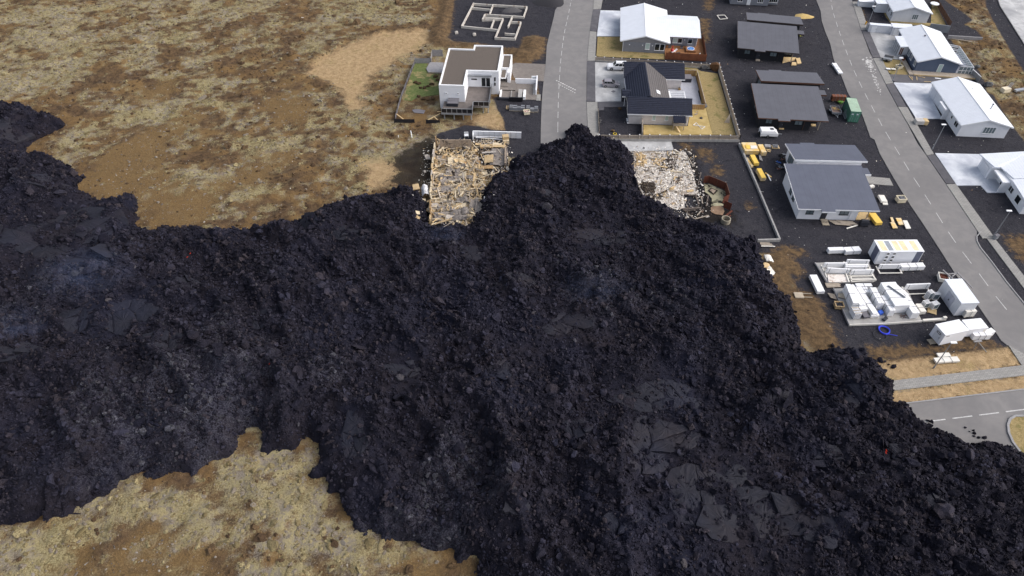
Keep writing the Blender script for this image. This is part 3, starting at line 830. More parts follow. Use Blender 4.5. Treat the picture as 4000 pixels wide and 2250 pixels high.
def lz(x, y):
    i = np.clip(((np.asarray(x) - lx0) / step).astype(int), 0, LX.shape[1]-2)
    j = np.clip(((np.asarray(y) - ly0) / step).astype(int), 0, LX.shape[0]-2)
    fx, fy = (np.asarray(x) - lx0) / step - i, (np.asarray(y) - ly0) / step - j
    return (LZ[j, i]*(1-fx) + LZ[j, i+1]*fx)*(1-fy) + (LZ[j+1, i]*(1-fx) + LZ[j+1, i+1]*fx)*fy
def lgrid(A, x, y):
    i = np.clip(np.round((np.asarray(x) - lx0) / step).astype(int), 0, LX.shape[1]-1)
    j = np.clip(np.round((np.asarray(y) - ly0) / step).astype(int), 0, LX.shape[0]-1)
    return A[j, i]
def in_view(x, y, mg=6.0):
    dep = y * _c + CAM_H * _s
    up = y * _s - CAM_H * _c
    return (np.abs(x) < dep * 0.75 + mg) & (up > -dep * 0.4219 - mg) & (up < dep * 0.4219 + mg)
def samples(n, dmin, smax_=2.0):
    x, y = RNG.uniform(lx0, lx1, n), RNG.uniform(ly0, ly1, n)
    d = lgrid(LD, x, y)
    k = (d > dmin) & in_view(x, y)
    k &= RNG.random(n) > lgrid(LS, x, y) * 0.78
    return x[k], y[k]

clinkers = [chunk_mesh('lava_clinker_%s' % 'abcdefghijklmn'[k], 100 + k, flat=[0.35, 0.6, 0.85, 0.22][k % 4], rough=0.42, subdiv=2, cuts=6) for k in range(14)]
cl_coll = source_collection('lava_clinkers', clinkers, m_clink)
fumers = [chunk_mesh('fume_clinker_%s' % 'abcd'[k], 300 + k, flat=0.55, rough=0.42, subdiv=2, cuts=6) for k in range(4)]
fu_coll = source_collection('fume_clinkers', fumers, m_fume)
def rubble(name, n, dmin, smean, sig, sink, coll, nsrc, label, mask=None, tilt=0.9):
    x, y = samples(n, dmin)
    if mask is not None:
        k = RNG.random(len(x)) < mask(x, y)
        x, y = x[k], y[k]
    s = np.clip(smean * np.exp(RNG.normal(0, sig, len(x))), 0.1, 1.25)
    z = lz(x, y) + s * sink
    rot = np.stack([RNG.normal(0, tilt, len(x)), RNG.normal(0, tilt, len(x)), RNG.uniform(0, 6.28, len(x))], 1)
    scl = np.stack([s, s, s], 1)
    o = scatter(name, np.stack([x, y, z], 1), rot, scl, RNG.integers(0, nsrc, len(x)), coll)
    o.parent = lava
    o['kind'] = 'stuff'
    return o
rubble('clinker_rubble', 60000, 0.25, 0.29, 0.45, 0.24, cl_coll, 14, '')
rubble('fine_clinker', 460000, 0.0, 0.16, 0.35, 0.34, cl_coll, 14, '')
rubble('pale_fume_clinker', 70000, 0.3, 0.24, 0.4, 0.25, fu_coll, 4, '', lambda x, y: np.clip(fume_mask(x, y), 0, 1) ** 1.5 * 0.55)

# the three hundred largest blocks, each its own piece of the field
bx, by = samples(2400, 0.8)
keep = []
for x, y in zip(bx, by):
    if all((x - a) ** 2 + (y - b) ** 2 > 2.2 ** 2 for a, b in keep):
        keep.append((x, y))
    if len(keep) >= 210:
        break
bigs = [chunk_mesh('lava_block', 500 + k, flat=[0.5, 0.28, 0.7][k % 3], rough=0.3, subdiv=3, cuts=7) for k in range(12)]
for me in bigs:
    me.materials.append(m_clink)
for k, (x, y) in enumerate(keep):
    o = bpy.data.objects.new('lava_block', bigs[k % 12])
    COL.objects.link(o)
    s = random.uniform(0.4, 0.85)
    o.scale = (s, s * random.uniform(0.8, 1.1), s * random.uniform(0.8, 1.1))
    o.location = (x, y, float(lz(x, y)) + 0.15 * s)
    o.rotation_euler = (random.gauss(0, 0.5), random.gauss(0, 0.5), random.uniform(0, 6.28))
    o.parent = lava

# smooth crust, cracked apart into plates that fit together
def clip_poly(P_, n, c):
    out = []
    for k in range(len(P_)):
        a, b = P_[k], P_[(k+1) % len(P_)]
        da, db = a.dot(n) - c, b.dot(n) - c
        if da <= 0:
            out.append(a)
        if (da < 0) != (db < 0) and abs(da - db) > 1e-9:
            out.append(a.lerp(b, da / (da - db)))
    return out
def cracked_crust(cx, cy, rx, ry, cell, seed):
    rg = random.Random(seed)
    ph = [rg.uniform(0, 6.28) for _ in range(3)]
    rim = []
    for k in range(28):
        a = 2 * math.pi * k / 28
        f = 1 + .22 * math.sin(2*a + ph[0]) + .14 * math.sin(3*a + ph[1]) + .08 * math.sin(5*a + ph[2]) + rg.uniform(-.07, .07)
        rim.append(Vector((cx + rx * f * math.cos(a), cy + ry * f * math.sin(a))))
    cell *= 1.15
    n = max(2, int(2.4 * rx * ry / cell ** 2))
    S_ = [Vector((cx + rx * 1.1 * rg.uniform(-1, 1), cy + ry * 1.1 * rg.uniform(-1, 1))) for _ in range(n)]
    for i in range(n):
        P_ = list(rim)
        for j in range(n):
            if i != j and len(P_) > 2:
                d = S_[j] - S_[i]
                if d.length > 1e-6:
                    d2 = d.normalized()
                    P_ = clip_poly(P_, d2, ((S_[i] + S_[j]) / 2).dot(d2) - rg.uniform(.01, .06))
        if len(P_) < 3 or float(lgrid(LD, np.array([S_[i].x]), np.array([S_[i].y]))[0]) < 1.6:
            continue
        jag = []
        for k in range(len(P_)):
            a, b = P_[k], P_[(k+1) % len(P_)]
            L = (b - a).length
            m_ = max(1, int(L / .45))
            nn = Vector((-(b - a).y, (b - a).x)) / max(L, 1e-6)
            for q in range(m_):
                jag.append(a.lerp(b, q / m_) + nn * (rg.uniform(-.07, .07) if q else 0))
        c0 = sum(jag, Vector((0, 0))) / len(jag)
        if max((p - c0).length for p in jag) < .3:
            continue
        X_ = np.array([p.x for p in jag] + [c0.x])
        Y_ = np.array([p.y for p in jag] + [c0.y])
        Zv = float(np.mean(lz(X_, Y_)))
        gx = float(lz(np.array([c0.x + 1.0]), np.array([c0.y]))[0] - lz(np.array([c0.x - 1.0]), np.array([c0.y]))[0]) / 2 * .9 + rg.gauss(0, .015)
        gy = float(lz(np.array([c0.x]), np.array([c0.y + 1.0]))[0] - lz(np.array([c0.x]), np.array([c0.y - 1.0]))[0]) / 2 * .9 + rg.gauss(0, .015)
        up = rg.uniform(-.02, .07)
        def zz(p, f):
            return Zv + up + gx * (p.x - c0.x) + gy * (p.y - c0.y) + f
        nr = len(jag)
        ring0 = [(p.x, p.y, zz(p, -.6)) for p in jag]
        ring1 = [(p.x, p.y, zz(p, rg.uniform(-.05, .02))) for p in jag]
        ring2 = []
        ring3 = []
        for p in jag:
            q = c0 + (p - c0) * .86
            ring2.append((q.x, q.y, zz(q, .05 + rg.uniform(-.04, .04))))
            q = c0 + (p - c0) * .45
            ring3.append((q.x, q.y, zz(q, .09 + rg.uniform(-.06, .06))))
        vs_ = ring0 + ring1 + ring2 + ring3 + [(c0.x, c0.y, zz(c0, .1))]
        fs_ = []
        for r_ in range(3):
            for k in range(nr):
                fs_.append((r_*nr + k, r_*nr + (k+1) % nr, (r_+1)*nr + (k+1) % nr, (r_+1)*nr + k))
        for k in range(nr):
            fs_.append((3*nr + k, 3*nr + (k+1) % nr, 4*nr))
        if ccw(jag) != jag:
            fs_ = [tuple(reversed(f)) for f in fs_]
        MB().add(vs_, fs_).build('crust_plate', m_plate, lava)
plates = [(1655, 1120, 5.2, 3.6, 2.0), (1835, 1280, 7.5, 4.6, 2.6), (1850, 1200, 1.6, 1.4, 1.8), (130, 590, 10.5, 6.0, 3.4), (250, 570, 5, 3.5, 2.8), (25, 335, 5.5, 3.6, 2.4), (230, 650, 7, 2.4, 2.2),
          (330, 795, 4.5, 3.0, 2.2), (190, 800, 3.2, 2.2, 1.8), (545, 1160, 3.2, 1.9, 1.4), (890, 1095, 2.0, 3.2, 1.6), (1515, 600, 4.0, 2.6, 2.0), (1180, 640, 2.4, 1.9, 2.0), (1430, 820, 3.4, 2.6, 1.9), (1640, 1000, 5.0, 2.8, 2.0),
          (1010, 930, 2.4, 1.6, 1.5), (880, 595, 4.4, 1.8, 1.6), (790, 560, 3.6, 1.6, 1.6), (660, 820, 2.0, 1.4, 1.5), (1260, 940, 1.9, 1.5, 1.5), (1720, 1005, 2.6, 1.6, 1.5), (2080, 1150, 1.9, 1.4, 1.4), (1460, 1080, 2.2, 1.8, 1.5),
          (2260, 1150, 1.7, 1.3, 1.4), (1290, 1290, 1.9, 1.4, 1.4), (60, 900, 3.0, 2.2, 1.8), (420, 870, 3.0, 1.6, 1.6), (100, 455, 5.5, 2.2, 2.0), (1380, 500, 2.0, 1.3, 1.4), (1320, 720, 2.4, 1.6, 1.6), (1950, 1010, 1.9, 1.4, 1.4), (2140, 1010, 1.5, 1.2, 1.2), (700, 700, 2.2, 1.4, 1.5), (480, 720, 2.4, 1.4, 1.5), (2350, 1290, 2.0, 1.5, 1.4), (2060, 1350, 2.2, 1.6, 1.4), (1560, 1330, 1.9, 1.4, 1.4)]
for k, (a, b, rx, ry, cell) in enumerate(plates):
    p = at('V', a, b, 3.0)
    cracked_crust(p.x, p.y, rx, ry, cell, 900 + k)

# glowing cracks
m_glow, t = newmat('glowing_lava', 0.9, 0.1)
t.put(t.bsdf.inputs['Base Color'], (0.2, 0.02, 0.01, 1))
t.put(t.bsdf.inputs['Emission Color'], (1.0, 0.05, 0.01, 1))
t.bsdf.inputs['Emission Strength'].default_value = 0.12
for a, b, lb in ((475, 645, 'upper'), (690, 945, 'lower left'), (2222, 1152, 'right')):
    p = at('V', a, b, 3.0)
    z0 = float(lz(np.array([p.x]), np.array([p.y]))[0])
    mb = MB()
    for k in range(2):
        mb.cbox((p.x + random.gauss(0, 0.15), p.y + random.gauss(0, 0.4), z0 + 0.5), (0.08, 0.3, 0.1), random.uniform(-0.8, 0.2))
    o = mb.build('glowing_crack', m_glow, lava)
# loose lava stones rolled onto the road and grass ahead of the front
for k, (sh, a, b) in enumerate([('S6', 1270, 1010), ('S6', 1240, 1000), ('S6', 1650, 1078), ('S6', 1742, 1108), ('S6', 1700, 1120), ('S6', 1755, 1145), ('S6', 1755, 1172), ('S6', 1740, 330), ('S6', 1780, 362), ('S6', 745, 330), ('S6', 690, 318), ('S6', 785, 362), ('S6', 840, 382), ('S6', 855, 430), ('S6', 150, 145), ('S6', 1800, 1190), ('S6', 1865, 1190)][:9] + [('S6', 745, 330), ('S6', 690, 318), ('S6', 785, 362), ('S6', 840, 382), ('S6', 150, 145), ('S6', 1800, 1190), ('S6', 1865, 1190), ('R8', 380, 760), ('R8', 605, 1085)]):
    if (a, b) in ((1740, 330), (1780, 362)):
        continue
    p = at(sh, a, b)
    o = bpy.data.objects.new('lava_stone', bigs[k % 12])
    COL.objects.link(o)
    s = random.uniform(0.18, 0.5)
    o.scale = (s, s, s)
    o.location = (p.x, p.y, s * 0.25 + 0.03)
    o.rotation_euler = (random.random(), random.random(), random.uniform(0, 6))
    where = 'on the brown soil beside the building site' if sh == 'R8' or b == 145 else ('on the asphalt cross road' if b > 800 else 'on the dry grass above the footpath')
    tag(o, 'loose black lava stone ' + where + ' ahead of the lava', 'stone', 'loose lava stones ' + where)

# ------------------------------------------------------------------ moor stuff: moss cushions, stones
m_mossc, t = newmat('moss_cushion', 0.95, 0.1)
rn = t.new('ShaderNodeObjectInfo').outputs['Random']
P = t.worldpos()
n = t.noise(P, 6.0, 4, 0.7)
c = t.mix(t.ramp(rn, 0.0, 1.0), lin(116, 105, 76), lin(164, 152, 116))
c = t.mix(t.mathn('GREATER_THAN', rn, 0.75), c, lin(134, 125, 113))
c = t.mix(t.ramp(n, 0.45, 0.7), c, lin(98, 82, 62))
t.put(t.bsdf.inputs['Base Color'], c)
t.bump(n, 1.0, 0.12)
m_heath, t = newmat('heather_clump', 0.95, 0.1)
rn = t.new('ShaderNodeObjectInfo').outputs['Random']
n = t.noise(t.worldpos(), 7.0, 4, 0.7)
c = t.mix(rn, lin(78, 62, 48), lin(112, 92, 68))
t.put(t.bsdf.inputs['Base Color'], t.mix(t.ramp(n, 0.4, 0.7), c, lin(66, 54, 43)))
t.bump(n, 1.0, 0.12)
m_stone, t = newmat('moor_stone', 0.9, 0.2)
rn = t.new('ShaderNodeObjectInfo').outputs['Random']
c = t.mix(rn, lin(84, 76, 70), lin(146, 138, 127))
t.put(t.bsdf.inputs['Base Color'], t.mix(t.mathn('GREATER_THAN', rn, 0.99), c, lin(196, 192, 184)))
moss_c = source_collection('moss_sources', [chunk_mesh('moss_cushion_%s' % 'abcde'[k], 700 + k, 0.45, 0.45, 2, 2) for k in range(5)], m_mossc)
heath_c = source_collection('heather_sources', [chunk_mesh('heather_%s' % 'abcde'[k], 720 + k, 0.5, 0.6, 2, 1) for k in range(5)], m_heath)
stone_c = source_collection('stone_sources', [chunk_mesh('stone_%s' % 'abcde'[k], 740 + k, 0.55, 0.3, 2, 5) for k in range(5)], m_stone)
def moor_points(n):
    x, y = RNG.uniform(-150, 150, n), RNG.uniform(24, 200, n)
    i = np.clip(np.round((x + 170) / 0.5).astype(int), 0, 680) + 6
    j = np.clip(np.round((y - 14) / 0.5).astype(int), 0, 436) + 6
    k = (moor[j, i] > 0.6) & (g_lava[j, i] < -0.2) & (flat[j, i] < 0.5) & in_view(x, y, 3)
    x, y, i, j = x[k], y[k], i[k], j[k]
    return x, y, g_ochre[j, i], g_scorch[j, i]
def moor_scatter(name, n, smean, sig, zs, dens, coll, label):
    x, y, oc, sc = moor_points(n)
    k = (RNG.random(len(x)) < dens(x, y, oc)) & (sc < -1)
    x, y = x[k], y[k]
    s = smean * np.exp(RNG.normal(0, sig, len(x)))
    z = ground_z(x, y) + s * zs
    rot = np.stack([RNG.normal(0, 0.25, len(x)), RNG.normal(0, 0.25, len(x)), RNG.uniform(0, 6.28, len(x))], 1)
    o = scatter(name, np.stack([x, y, z], 1), rot, np.stack([s, s, s], 1), RNG.integers(0, 5, len(x)), coll)
    return tag(o, label, name.replace('_', ' '), kind='stuff')
def mossn(x, y):
    i = np.clip(np.round((x + 170) / 0.5).astype(int), 0, 680) + 6
    j = np.clip(np.round((y - 14) / 0.5).astype(int), 0, 436) + 6
    return g_moss[j, i]
moor_scatter('moss_cushions', 150000, 0.21, 0.4, -0.05, lambda x, y, o: np.clip((mossn(x, y) - 0.48) * 12, 0, 0.9), moss_c, 'pale green moss cushions covering the moor')
moor_scatter('heather_clumps', 60000, 0.19, 0.5, 0.0, lambda x, y, o: np.clip((0.60 - mossn(x, y)) * 3, 0.05, 0.45) * (1 - np.clip(o / 3 + 0.8, 0, 0.75)), heath_c, 'dark brown heather clumps on the moor')
moor_scatter('moor_stones', 90000, 0.10, 0.45, 0.1, lambda x, y, o: 0.16 + 0.3 * (o > -1), stone_c, 'small grey stones strewn over the moor')

# ================================================================== HOUSES
m_white = mat('white_wall_paint', lin(232, 233, 238), 0.7, 0.03, 0.5)
m_whitet = mat('white_trim', lin(236, 237, 240), 0.6, 0.03)
m_roofw = mat('white_metal_roof', lin(226, 230, 238), 0.5, 0.03, 0.6, stripe=('Y', 0.5, 0.025), seam=0.08)
m_roofwx = mat('white_metal_roof_wing', lin(226, 230, 238), 0.5, 0.03, 0.6, stripe=('X', 0.5, 0.025), seam=0.08)
m_roofg = mat('felt_roof_grey_brown', lin(98, 90, 84), 0.95, 0.18, 6.0)
m_glass = mat('window_glass', (0.012, 0.016, 0.02, 1), 0.12, 0.2, 0.4, spec=0.6)
m_glassp = mat('window_glass_blind', lin(178, 196, 192), 0.25, 0.08, spec=0.5)
m_frame = mat('window_frame_white', lin(232, 232, 234), 0.5, 0.03)
m_frameb = mat('window_frame_black', lin(30, 31, 35), 0.5, 0.1)
m_sidingg = mat('grey_siding', lin(128, 131, 140), 0.7, 0.05, stripe=('Z', 0.22, 0.02), seam=0.15)
m_gableg = mat('grey_gable_board', lin(132, 131, 134), 0.8, 0.06)
m_cladl = mat('pale_stone_cladding', lin(206, 200, 198), 0.8, 0.05, stripe=('Z', 0.42, 0.01), seam=0.15)
m_tile = mat('dark_blue_roof_tile', lin(40, 44, 60), 0.55, 0.2, 2.0)
m_tile_sun = mat('sunlit_slope_tile', lin(104, 100, 100), 0.75, 0.1, 2.0)  # paler copy of the roof tile: sunlight on the right slope put into colour
m_black = mat('black_stained_cladding', lin(34, 36, 42), 0.7, 0.12, stripe=('X', 0.18, 0.015))
m_roofb = mat('dark_grey_bitumen_roof', lin(94, 95, 103), 0.85, 0.06, 0.5, stripe=('X', 1.0, 0.004), seam=0.08)
m_roofbl = mat('blue_grey_bitumen_roof', lin(92, 96, 110), 0.8, 0.06, 0.5, stripe=('X', 1.0, 0.004), seam=0.08)
m_brown = mat('brown_fascia', lin(92, 66, 54), 0.7, 0.1)
m_blue = mat('blue_grey_siding', lin(88, 100, 122), 0.7, 0.05, stripe=('Z', 0.2, 0.015), seam=0.15)
m_whites = mat('white_siding', lin(214, 216, 222), 0.7, 0.04, stripe=('Z', 0.3, 0.01), seam=0.15)
m_deck = mat('grey_brown_decking', lin(112, 105, 102), 0.85, 0.12, 1.0, stripe=('Y', 0.15, 0.012))
m_deckg = mat('grey_decking', lin(168, 170, 180), 0.85, 0.08, 0.6, stripe=('X', 0.15, 0.012))
m_deckr = mat('red_brown_decking', lin(140, 98, 64), 0.8, 0.14, 1.0, stripe=('X', 0.15, 0.012))
m_redf = mat('red_brown_fence_board', lin(126, 74, 48), 0.75, 0.18, 1.0, random_tint=0.25)
m_oldw = mat('weathered_wood', lin(172, 160, 146), 0.9, 0.14, 2.0, random_tint=0.12)
m_greyw = mat('silver_grey_wood', lin(150, 148, 150), 0.9, 0.12, 2.0)
m_neww = mat('pale_new_wood', lin(206, 180, 136), 0.85, 0.1, 2.0)
m_fencew = mat('tan_fence_wood', lin(166, 134, 88), 0.85, 0.14, 2.0, random_tint=0.2)
m_concrete = mat('grey_concrete', lin(160, 158, 156), 0.9, 0.12, 1.0, dirt=0.3)
m_steel = mat('galvanised_steel', lin(160, 164, 170), 0.45, 0.08, metallic=0.5)
m_dark = mat('dark_panel', lin(26, 27, 32), 0.4, 0.1, spec=0.5)
m_tubg = mat('grey_tub_cover', lin(112, 110, 116), 0.8, 0.1)
m_tubd = mat('dark_tub_side', lin(52, 54, 62), 0.7, 0.1)

def ring_frame(mb, side, a, z, w, h, off, t=0.07, dep=0.07):
    for (a0, a1, z0, z1) in ((a, a+w, z, z+t), (a, a+w, z+h-t, z+h), (a, a+t, z+t, z+h-t), (a+w-t, a+w, z+t, z+h-t)):
        if side == 'F':
            mb.box(a0, off-dep, z0, a1, off+0.02, z1)
        elif side == 'B':
            mb.box(a0, off-0.02, z0, a1, off+dep, z1)
        elif side == 'L':
            mb.box(off-dep, a0, z0, off+0.02, a1, z1)
        else:
            mb.box(off-0.02, a0, z0, off+dep, a1, z1)
def window(par, side, a, z, w, h, off, fm, n=1, pm=None, name='window', sill=True):
    mb = MB()
    ring_frame(mb, side, a, z, w, h, off)
    for k in range(1, n):
        c = a + w * k / n
        q = (c - 0.035, off - 0.065, z + 0.05, c + 0.035, off + 0.01, z + h - 0.05) if side == 'F' else (off - 0.065, c - 0.035, z + 0.05, off + 0.01, c + 0.035, z + h - 0.05)
        mb.box(*q)
    o = mb.build(name, fm, par)
    for k in range(n):
        c0, c1 = a + w * k / n + 0.04, a + w * (k + 1) / n - 0.04
        p = MB()
        if side in 'FB':
            sgn = -1 if side == 'F' else 1
            p.box(c0, off + sgn * 0.025 - 0.008, z + 0.05, c1, off + sgn * 0.025 + 0.008, z + h - 0.05)
        else:
            sgn = -1 if side == 'L' else 1
            p.box(off + sgn * 0.025 - 0.008, c0, z + 0.05, off + sgn * 0.025 + 0.008, c1, z + h - 0.05)
        p.build('pane', (pm[k] if isinstance(pm, (list, tuple)) else pm) or m_glass, o)
    if sill and side in 'FL':
        s = MB()
        if side == 'F':
            s.box(a - 0.06, off - 0.14, z - 0.05, a + w + 0.06, off + 0.02, z - 0.004)
        else:
            s.box(off - 0.14, a - 0.06, z - 0.05, off + 0.02, a + w + 0.06, z - 0.004)
        s.build('sill', fm, o)
    return o
def door(par, side, a, z, w, h, off, dm, fm=None):
    mb = MB()
    ring_frame(mb, side, a, z, w, h, off, 0.08, 0.06)
    o = mb.build('door', fm or m_frame, par)
    p = MB()
    q = (a+0.08, off-0.03, z+0.08, a+w-0.08, off-0.005, z+h-0.08) if side == 'F' else (off-0.03, a+0.08, z+0.08, off-0.005, a+w-0.08, z+h-0.08)
    p.box(*q).build('door_leaf', dm, o)
    k = MB()
    c = (a+w-0.25, off-0.07, z+h*0.48) if side == 'F' else (off-0.07, a+w-0.25, z+h*0.48)
    k.cbox(c, (0.12, 0.06, 0.04) if side == 'F' else (0.06, 0.12, 0.04)).build('handle', m_steel, o)
    return o
def pent(mb, x0, x1, y0, y1, zb, ze, zr, xm=None):
    """gabled body, ridge along y"""
    xm = (x0 + x1) / 2 if xm is None else xm
    v = []
    for y in (y0, y1):
        v += [(x0, y, zb), (x1, y, zb), (x1, y, ze), (xm, y, zr), (x0, y, ze)]
    return mb.add(v, [(0, 1, 2, 3, 4), (9, 8, 7, 6, 5), (0, 4, 9, 5), (1, 6, 7, 2), (0, 5, 6, 1), (4, 3, 8, 9), (3, 2, 7, 8)])
def gable_roof(par, x0, x1, y0, y1, ze, zr, xm, m, th=0.16, name='roof_slope', trim=None):
    MB().slab([(x0, y0, ze), (xm, y0, zr), (xm, y1, zr), (x0, y1, ze)], th).build(name, m, par)
    MB().slab([(xm, y0, zr), (x1, y0, ze), (x1, y1, ze), (xm, y1, zr)], th).build(name, m, par)
    MB().bar((xm, y0 - 0.01, zr + 0.02), (xm, y1 + 0.01, zr + 0.02), 0.24, 0.05).build('ridge_cap', m_whitet if trim else m, par)
    if trim:
        for a, b in (((x0, ze), (xm, zr)), ((x1, ze), (xm, zr))):
            MB().bar((a[0], y0 - 0.03, a[1] - 0.12), (b[0], y0 - 0.03, b[1] - 0.12), 0.05, 0.26).build('bargeboard', trim, par)
        for x in (x0, x1):
            MB().bar((x + (-0.05 if x == x0 else 0.05), y0, ze - 0.1), (x + (-0.05 if x == x0 else 0.05), y1, ze - 0.1), 0.1, 0.1).build('gutter', trim, par)

# ---------------- flat roofed white house with raised deck
o = at('R1', 595, 925, 5.6)
h = thing('flat_roofed_house', 'white flat roofed house with grey gravel roof and raised deck', 'house', (o.x, o.y, 0), R(-3.5))
foot = [(0, 0), (5.55, 0), (5.55, 6.75), (12.5, 6.75), (12.6, 19.1), (5.8, 19.1), (5.8, 17.0), (0, 17.1)]
MB().prism([(x, y) for x, y in foot], -0.3, 5.2).build('wall', m_white, h)
ins = [(0.35, 0.35), (5.2, 0.35), (5.2, 7.1), (12.15, 7.1), (12.25, 18.75), (6.15, 18.75), (6.15, 16.65), (0.35, 16.75)]
MB().prism(ins, 5.18, 5.3).build('roof', m_roofg, h)
for i in range(8):
    a, b, a2, b2 = foot[i], foot[(i+1) % 8], ins[i], ins[(i+1) % 8]
    MB().slab([(a[0], a[1], 5.6), (b[0], b[1], 5.6), (b2[0], b2[1], 5.6), (a2[0], a2[1], 5.6)], 0.42).build('parapet', m_whitet, h)
MB().box(5.57, 6.2, 4.35, 10.9, 6.74, 4.75).build('deck_canopy', m_steel, h)
door(h, 'F', 8.55, 1.72, 0.05, 0.05, 6.75, m_white) if False else None
for k in range(2):
    window(h, 'F', 8.55 + k * 1.02, 1.8, 1.0, 2.2, 6.75, m_frame, 1, m_glass, 'sliding_door', False)
window(h, 'F', 6.3, 3.4, 1.25, 0.28, 6.75, m_frameb, 1, m_glass, 'window', False)
window(h, 'F', 11.45, 3.2, 0.32, 0.95, 6.75, m_frameb, 1, m_glass, 'window', False)
window(h, 'F', 11.45, 2.1, 0.32, 0.75, 6.75, m_frameb, 1, m_glass, 'window', False)
for x in (1.3, 3.9):
    window(h, 'F', x, 3.55, 0.42, 0.32, 0.0, m_frame, 1, m_glass)
MB().box(12.62, 12.95, -0.3, 14.75, 19.55, 2.95).build('garage_wall', m_white, h)
MB().box(12.8, 13.2, 2.94, 14.45, 19.3, 3.02).build('garage_roof', m_roofg, h)
for q in ((12.62, 12.95, 14.75, 13.2), (12.62, 19.3, 14.75, 19.55), (14.45, 13.2, 14.75, 19.3)):
    MB().box(q[0], q[1], 2.94, q[2], q[3], 3.2).build('parapet', m_whitet, h)
MB().box(12.62, 9.25, 2.5, 13.9, 12.94, 2.7).build('porch_canopy', m_whitet, h)
MB().box(12.75, 9.4, 2.7, 13.75, 12.9, 2.73).build('porch_roof', m_roofg, h)
MB().box(14.05, 11.4, 0, 14.75, 12.93, 2.94).build('porch_wall', m_white, h)
window(h, 'L', 11.6, 0.6, 0.4, 1.9, 14.05, m_frameb, 1, m_glass, 'window', False)
# deck
dk = [(0.95, -4.7), (7.65, -4.6), (7.5, -1.6), (10.95, -1.4), (10.95, 6.74), (5.56, 6.74), (5.56, -0.02), (0.95, -0.02)]
MB().prism(dk, 1.5, 1.7).build('deck', m_deck, h)
MB().box(0.92, -4.78, 1.32, 7.7, -4.7, 1.66).build('deck_fascia', m_steel, h)
MB().box(7.5, -1.5, 1.3, 11.0, -1.42, 1.66).build('deck_fascia', m_steel, h)
for x, y in ((1.5, -4.4), (3.6, -4.4), (5.6, -4.4), (7.3, -4.3), (9.6, -1.2), (10.7, -1.2), (10.7, 3)):
    MB().tube((x, y, -0.2), (x, y, 1.5), 0.14, n=8).build('deck_post', m_steel, h)
def railing(par, a, b, n, zb, hh=1.0):
    a, b = Vector((*a, 0)), Vector((*b, 0))
    for k in range(n + 1):
        p = a.lerp(b, k / n)
        MB().box(p.x - .04, p.y - .04, zb, p.x + .04, p.y + .04, zb + hh).build('rail_post', m_steel, par)
    MB().bar((a.x, a.y, zb + hh + .03), (b.x, b.y, zb + hh + .03), 0.09, 0.06).build('hand_rail', m_steel, par)
    for k in range(n):
        p, q = a.lerp(b, (k + 0.06) / n), a.lerp(b, (k + 0.94) / n)
        MB().bar((p.x, p.y, zb + .5), (q.x, q.y, zb + .5), 0.02, hh - 0.14).build('rail_panel', m_dark, par)
railing(h, (0.98, -4.68), (7.6, -4.58), 6, 1.7)
railing(h, (7.62, -4.5), (7.5, -1.62), 3, 1.7)
railing(h, (7.55, -1.46), (10.9, -1.36), 3, 1.7)
railing(h, (10.9, -1.3), (10.9, 6.5), 6, 1.7)
# forecourt walls and terraces
g = thing('forecourt_wall', 'white L shaped garden wall beside the paved forecourt', 'wall', (o.x, o.y, 0), R(-3.5))
MB().box(15.9, 11.75, 0, 20.75, 12.0, 1.25).build('wall_run', m_white, g)
MB().box(20.75, 6.9, 0, 21.05, 13.6, 1.25).build('wall_run', m_white, g)
MB().box(19.6, 13.35, 0, 20.75, 13.6, 1.1).build('wall_run', m_white, g)
MB().box(19.6, 12.7, 0, 20.6, 13.2, 0.6).build('planter', mat('green_box', lin(96, 142, 108)), g)
tr = thing('terrace', 'sunken paved terrace with concrete bench walls by the flat roofed house', 'terrace', (o.x, o.y, 0), R(-3.5))
MB().box(12.65, 8.25, 0, 16.1, 12.7, 0.32).build('landing', m_paved, tr)
MB().box(12.65, 9.5, 0.32, 14.3, 12.9, 0.5).build('step', m_paved, tr)
MB().box(12.65, 4.7, 0, 21.0, 11.6, 0.06).build('paving', m_paved, tr)
MB().box(15.2, 4.9, 0.06, 15.4, 7.9, 0.35).build('edging', m_concrete, tr)
MB().box(16.9, 4.0, 0, 17.8, 7.9, 0.8).build('bench_wall', m_concrete, tr)
MB().box(18.05, 4.6, 0, 18.6, 7.8, 0.75).build('bench_wall', m_whitet, tr)
MB().box(15.0, 3.75, 0, 18.0, 4.0, 1.0).build('front_wall', m_dark, tr)
MB().box(12.6, 4.2, -0.2, 15.2, 4.65, 0.5).build('stone_wall', m_tubd, tr)
MB().box(12.7, 4.7, 0.06, 13.1, 7.8, 0.55).build('planter', m_whitet, tr)
MB().box(20.2, 6.8, 0.06, 20.7, 11.6, 0.3).build('edging', m_concrete, tr)
for k in range(3):
    MB().box(21.05, 4.4 + k * 0.9, 0, 22.0, 5.25 + k * 0.9, 0.08).build('paving_slab', m_pave, tr)
tb = thing('hot_tub', 'grey covered hot tub on the flat roofed house deck', 'hot tub', at('T3', 640, 300, 1.7), R(-3.5))
MB().box(-1.1, -0.1, 0, 1.1, 1.9, 0.75).build('tub_side', m_tubd, tb)
MB().box(-1.2, -0.2, 0.75, 1.2, 0.86, 0.9).build('cover', m_tubg, tb)
MB().box(-1.2, 0.9, 0.75, 1.2, 2.0, 0.93).build('cover', m_tubg, tb)
MB().box(-1.45, 0.0, 0, -1.1, 0.5, 0.4).build('step', m_tubd, tb)
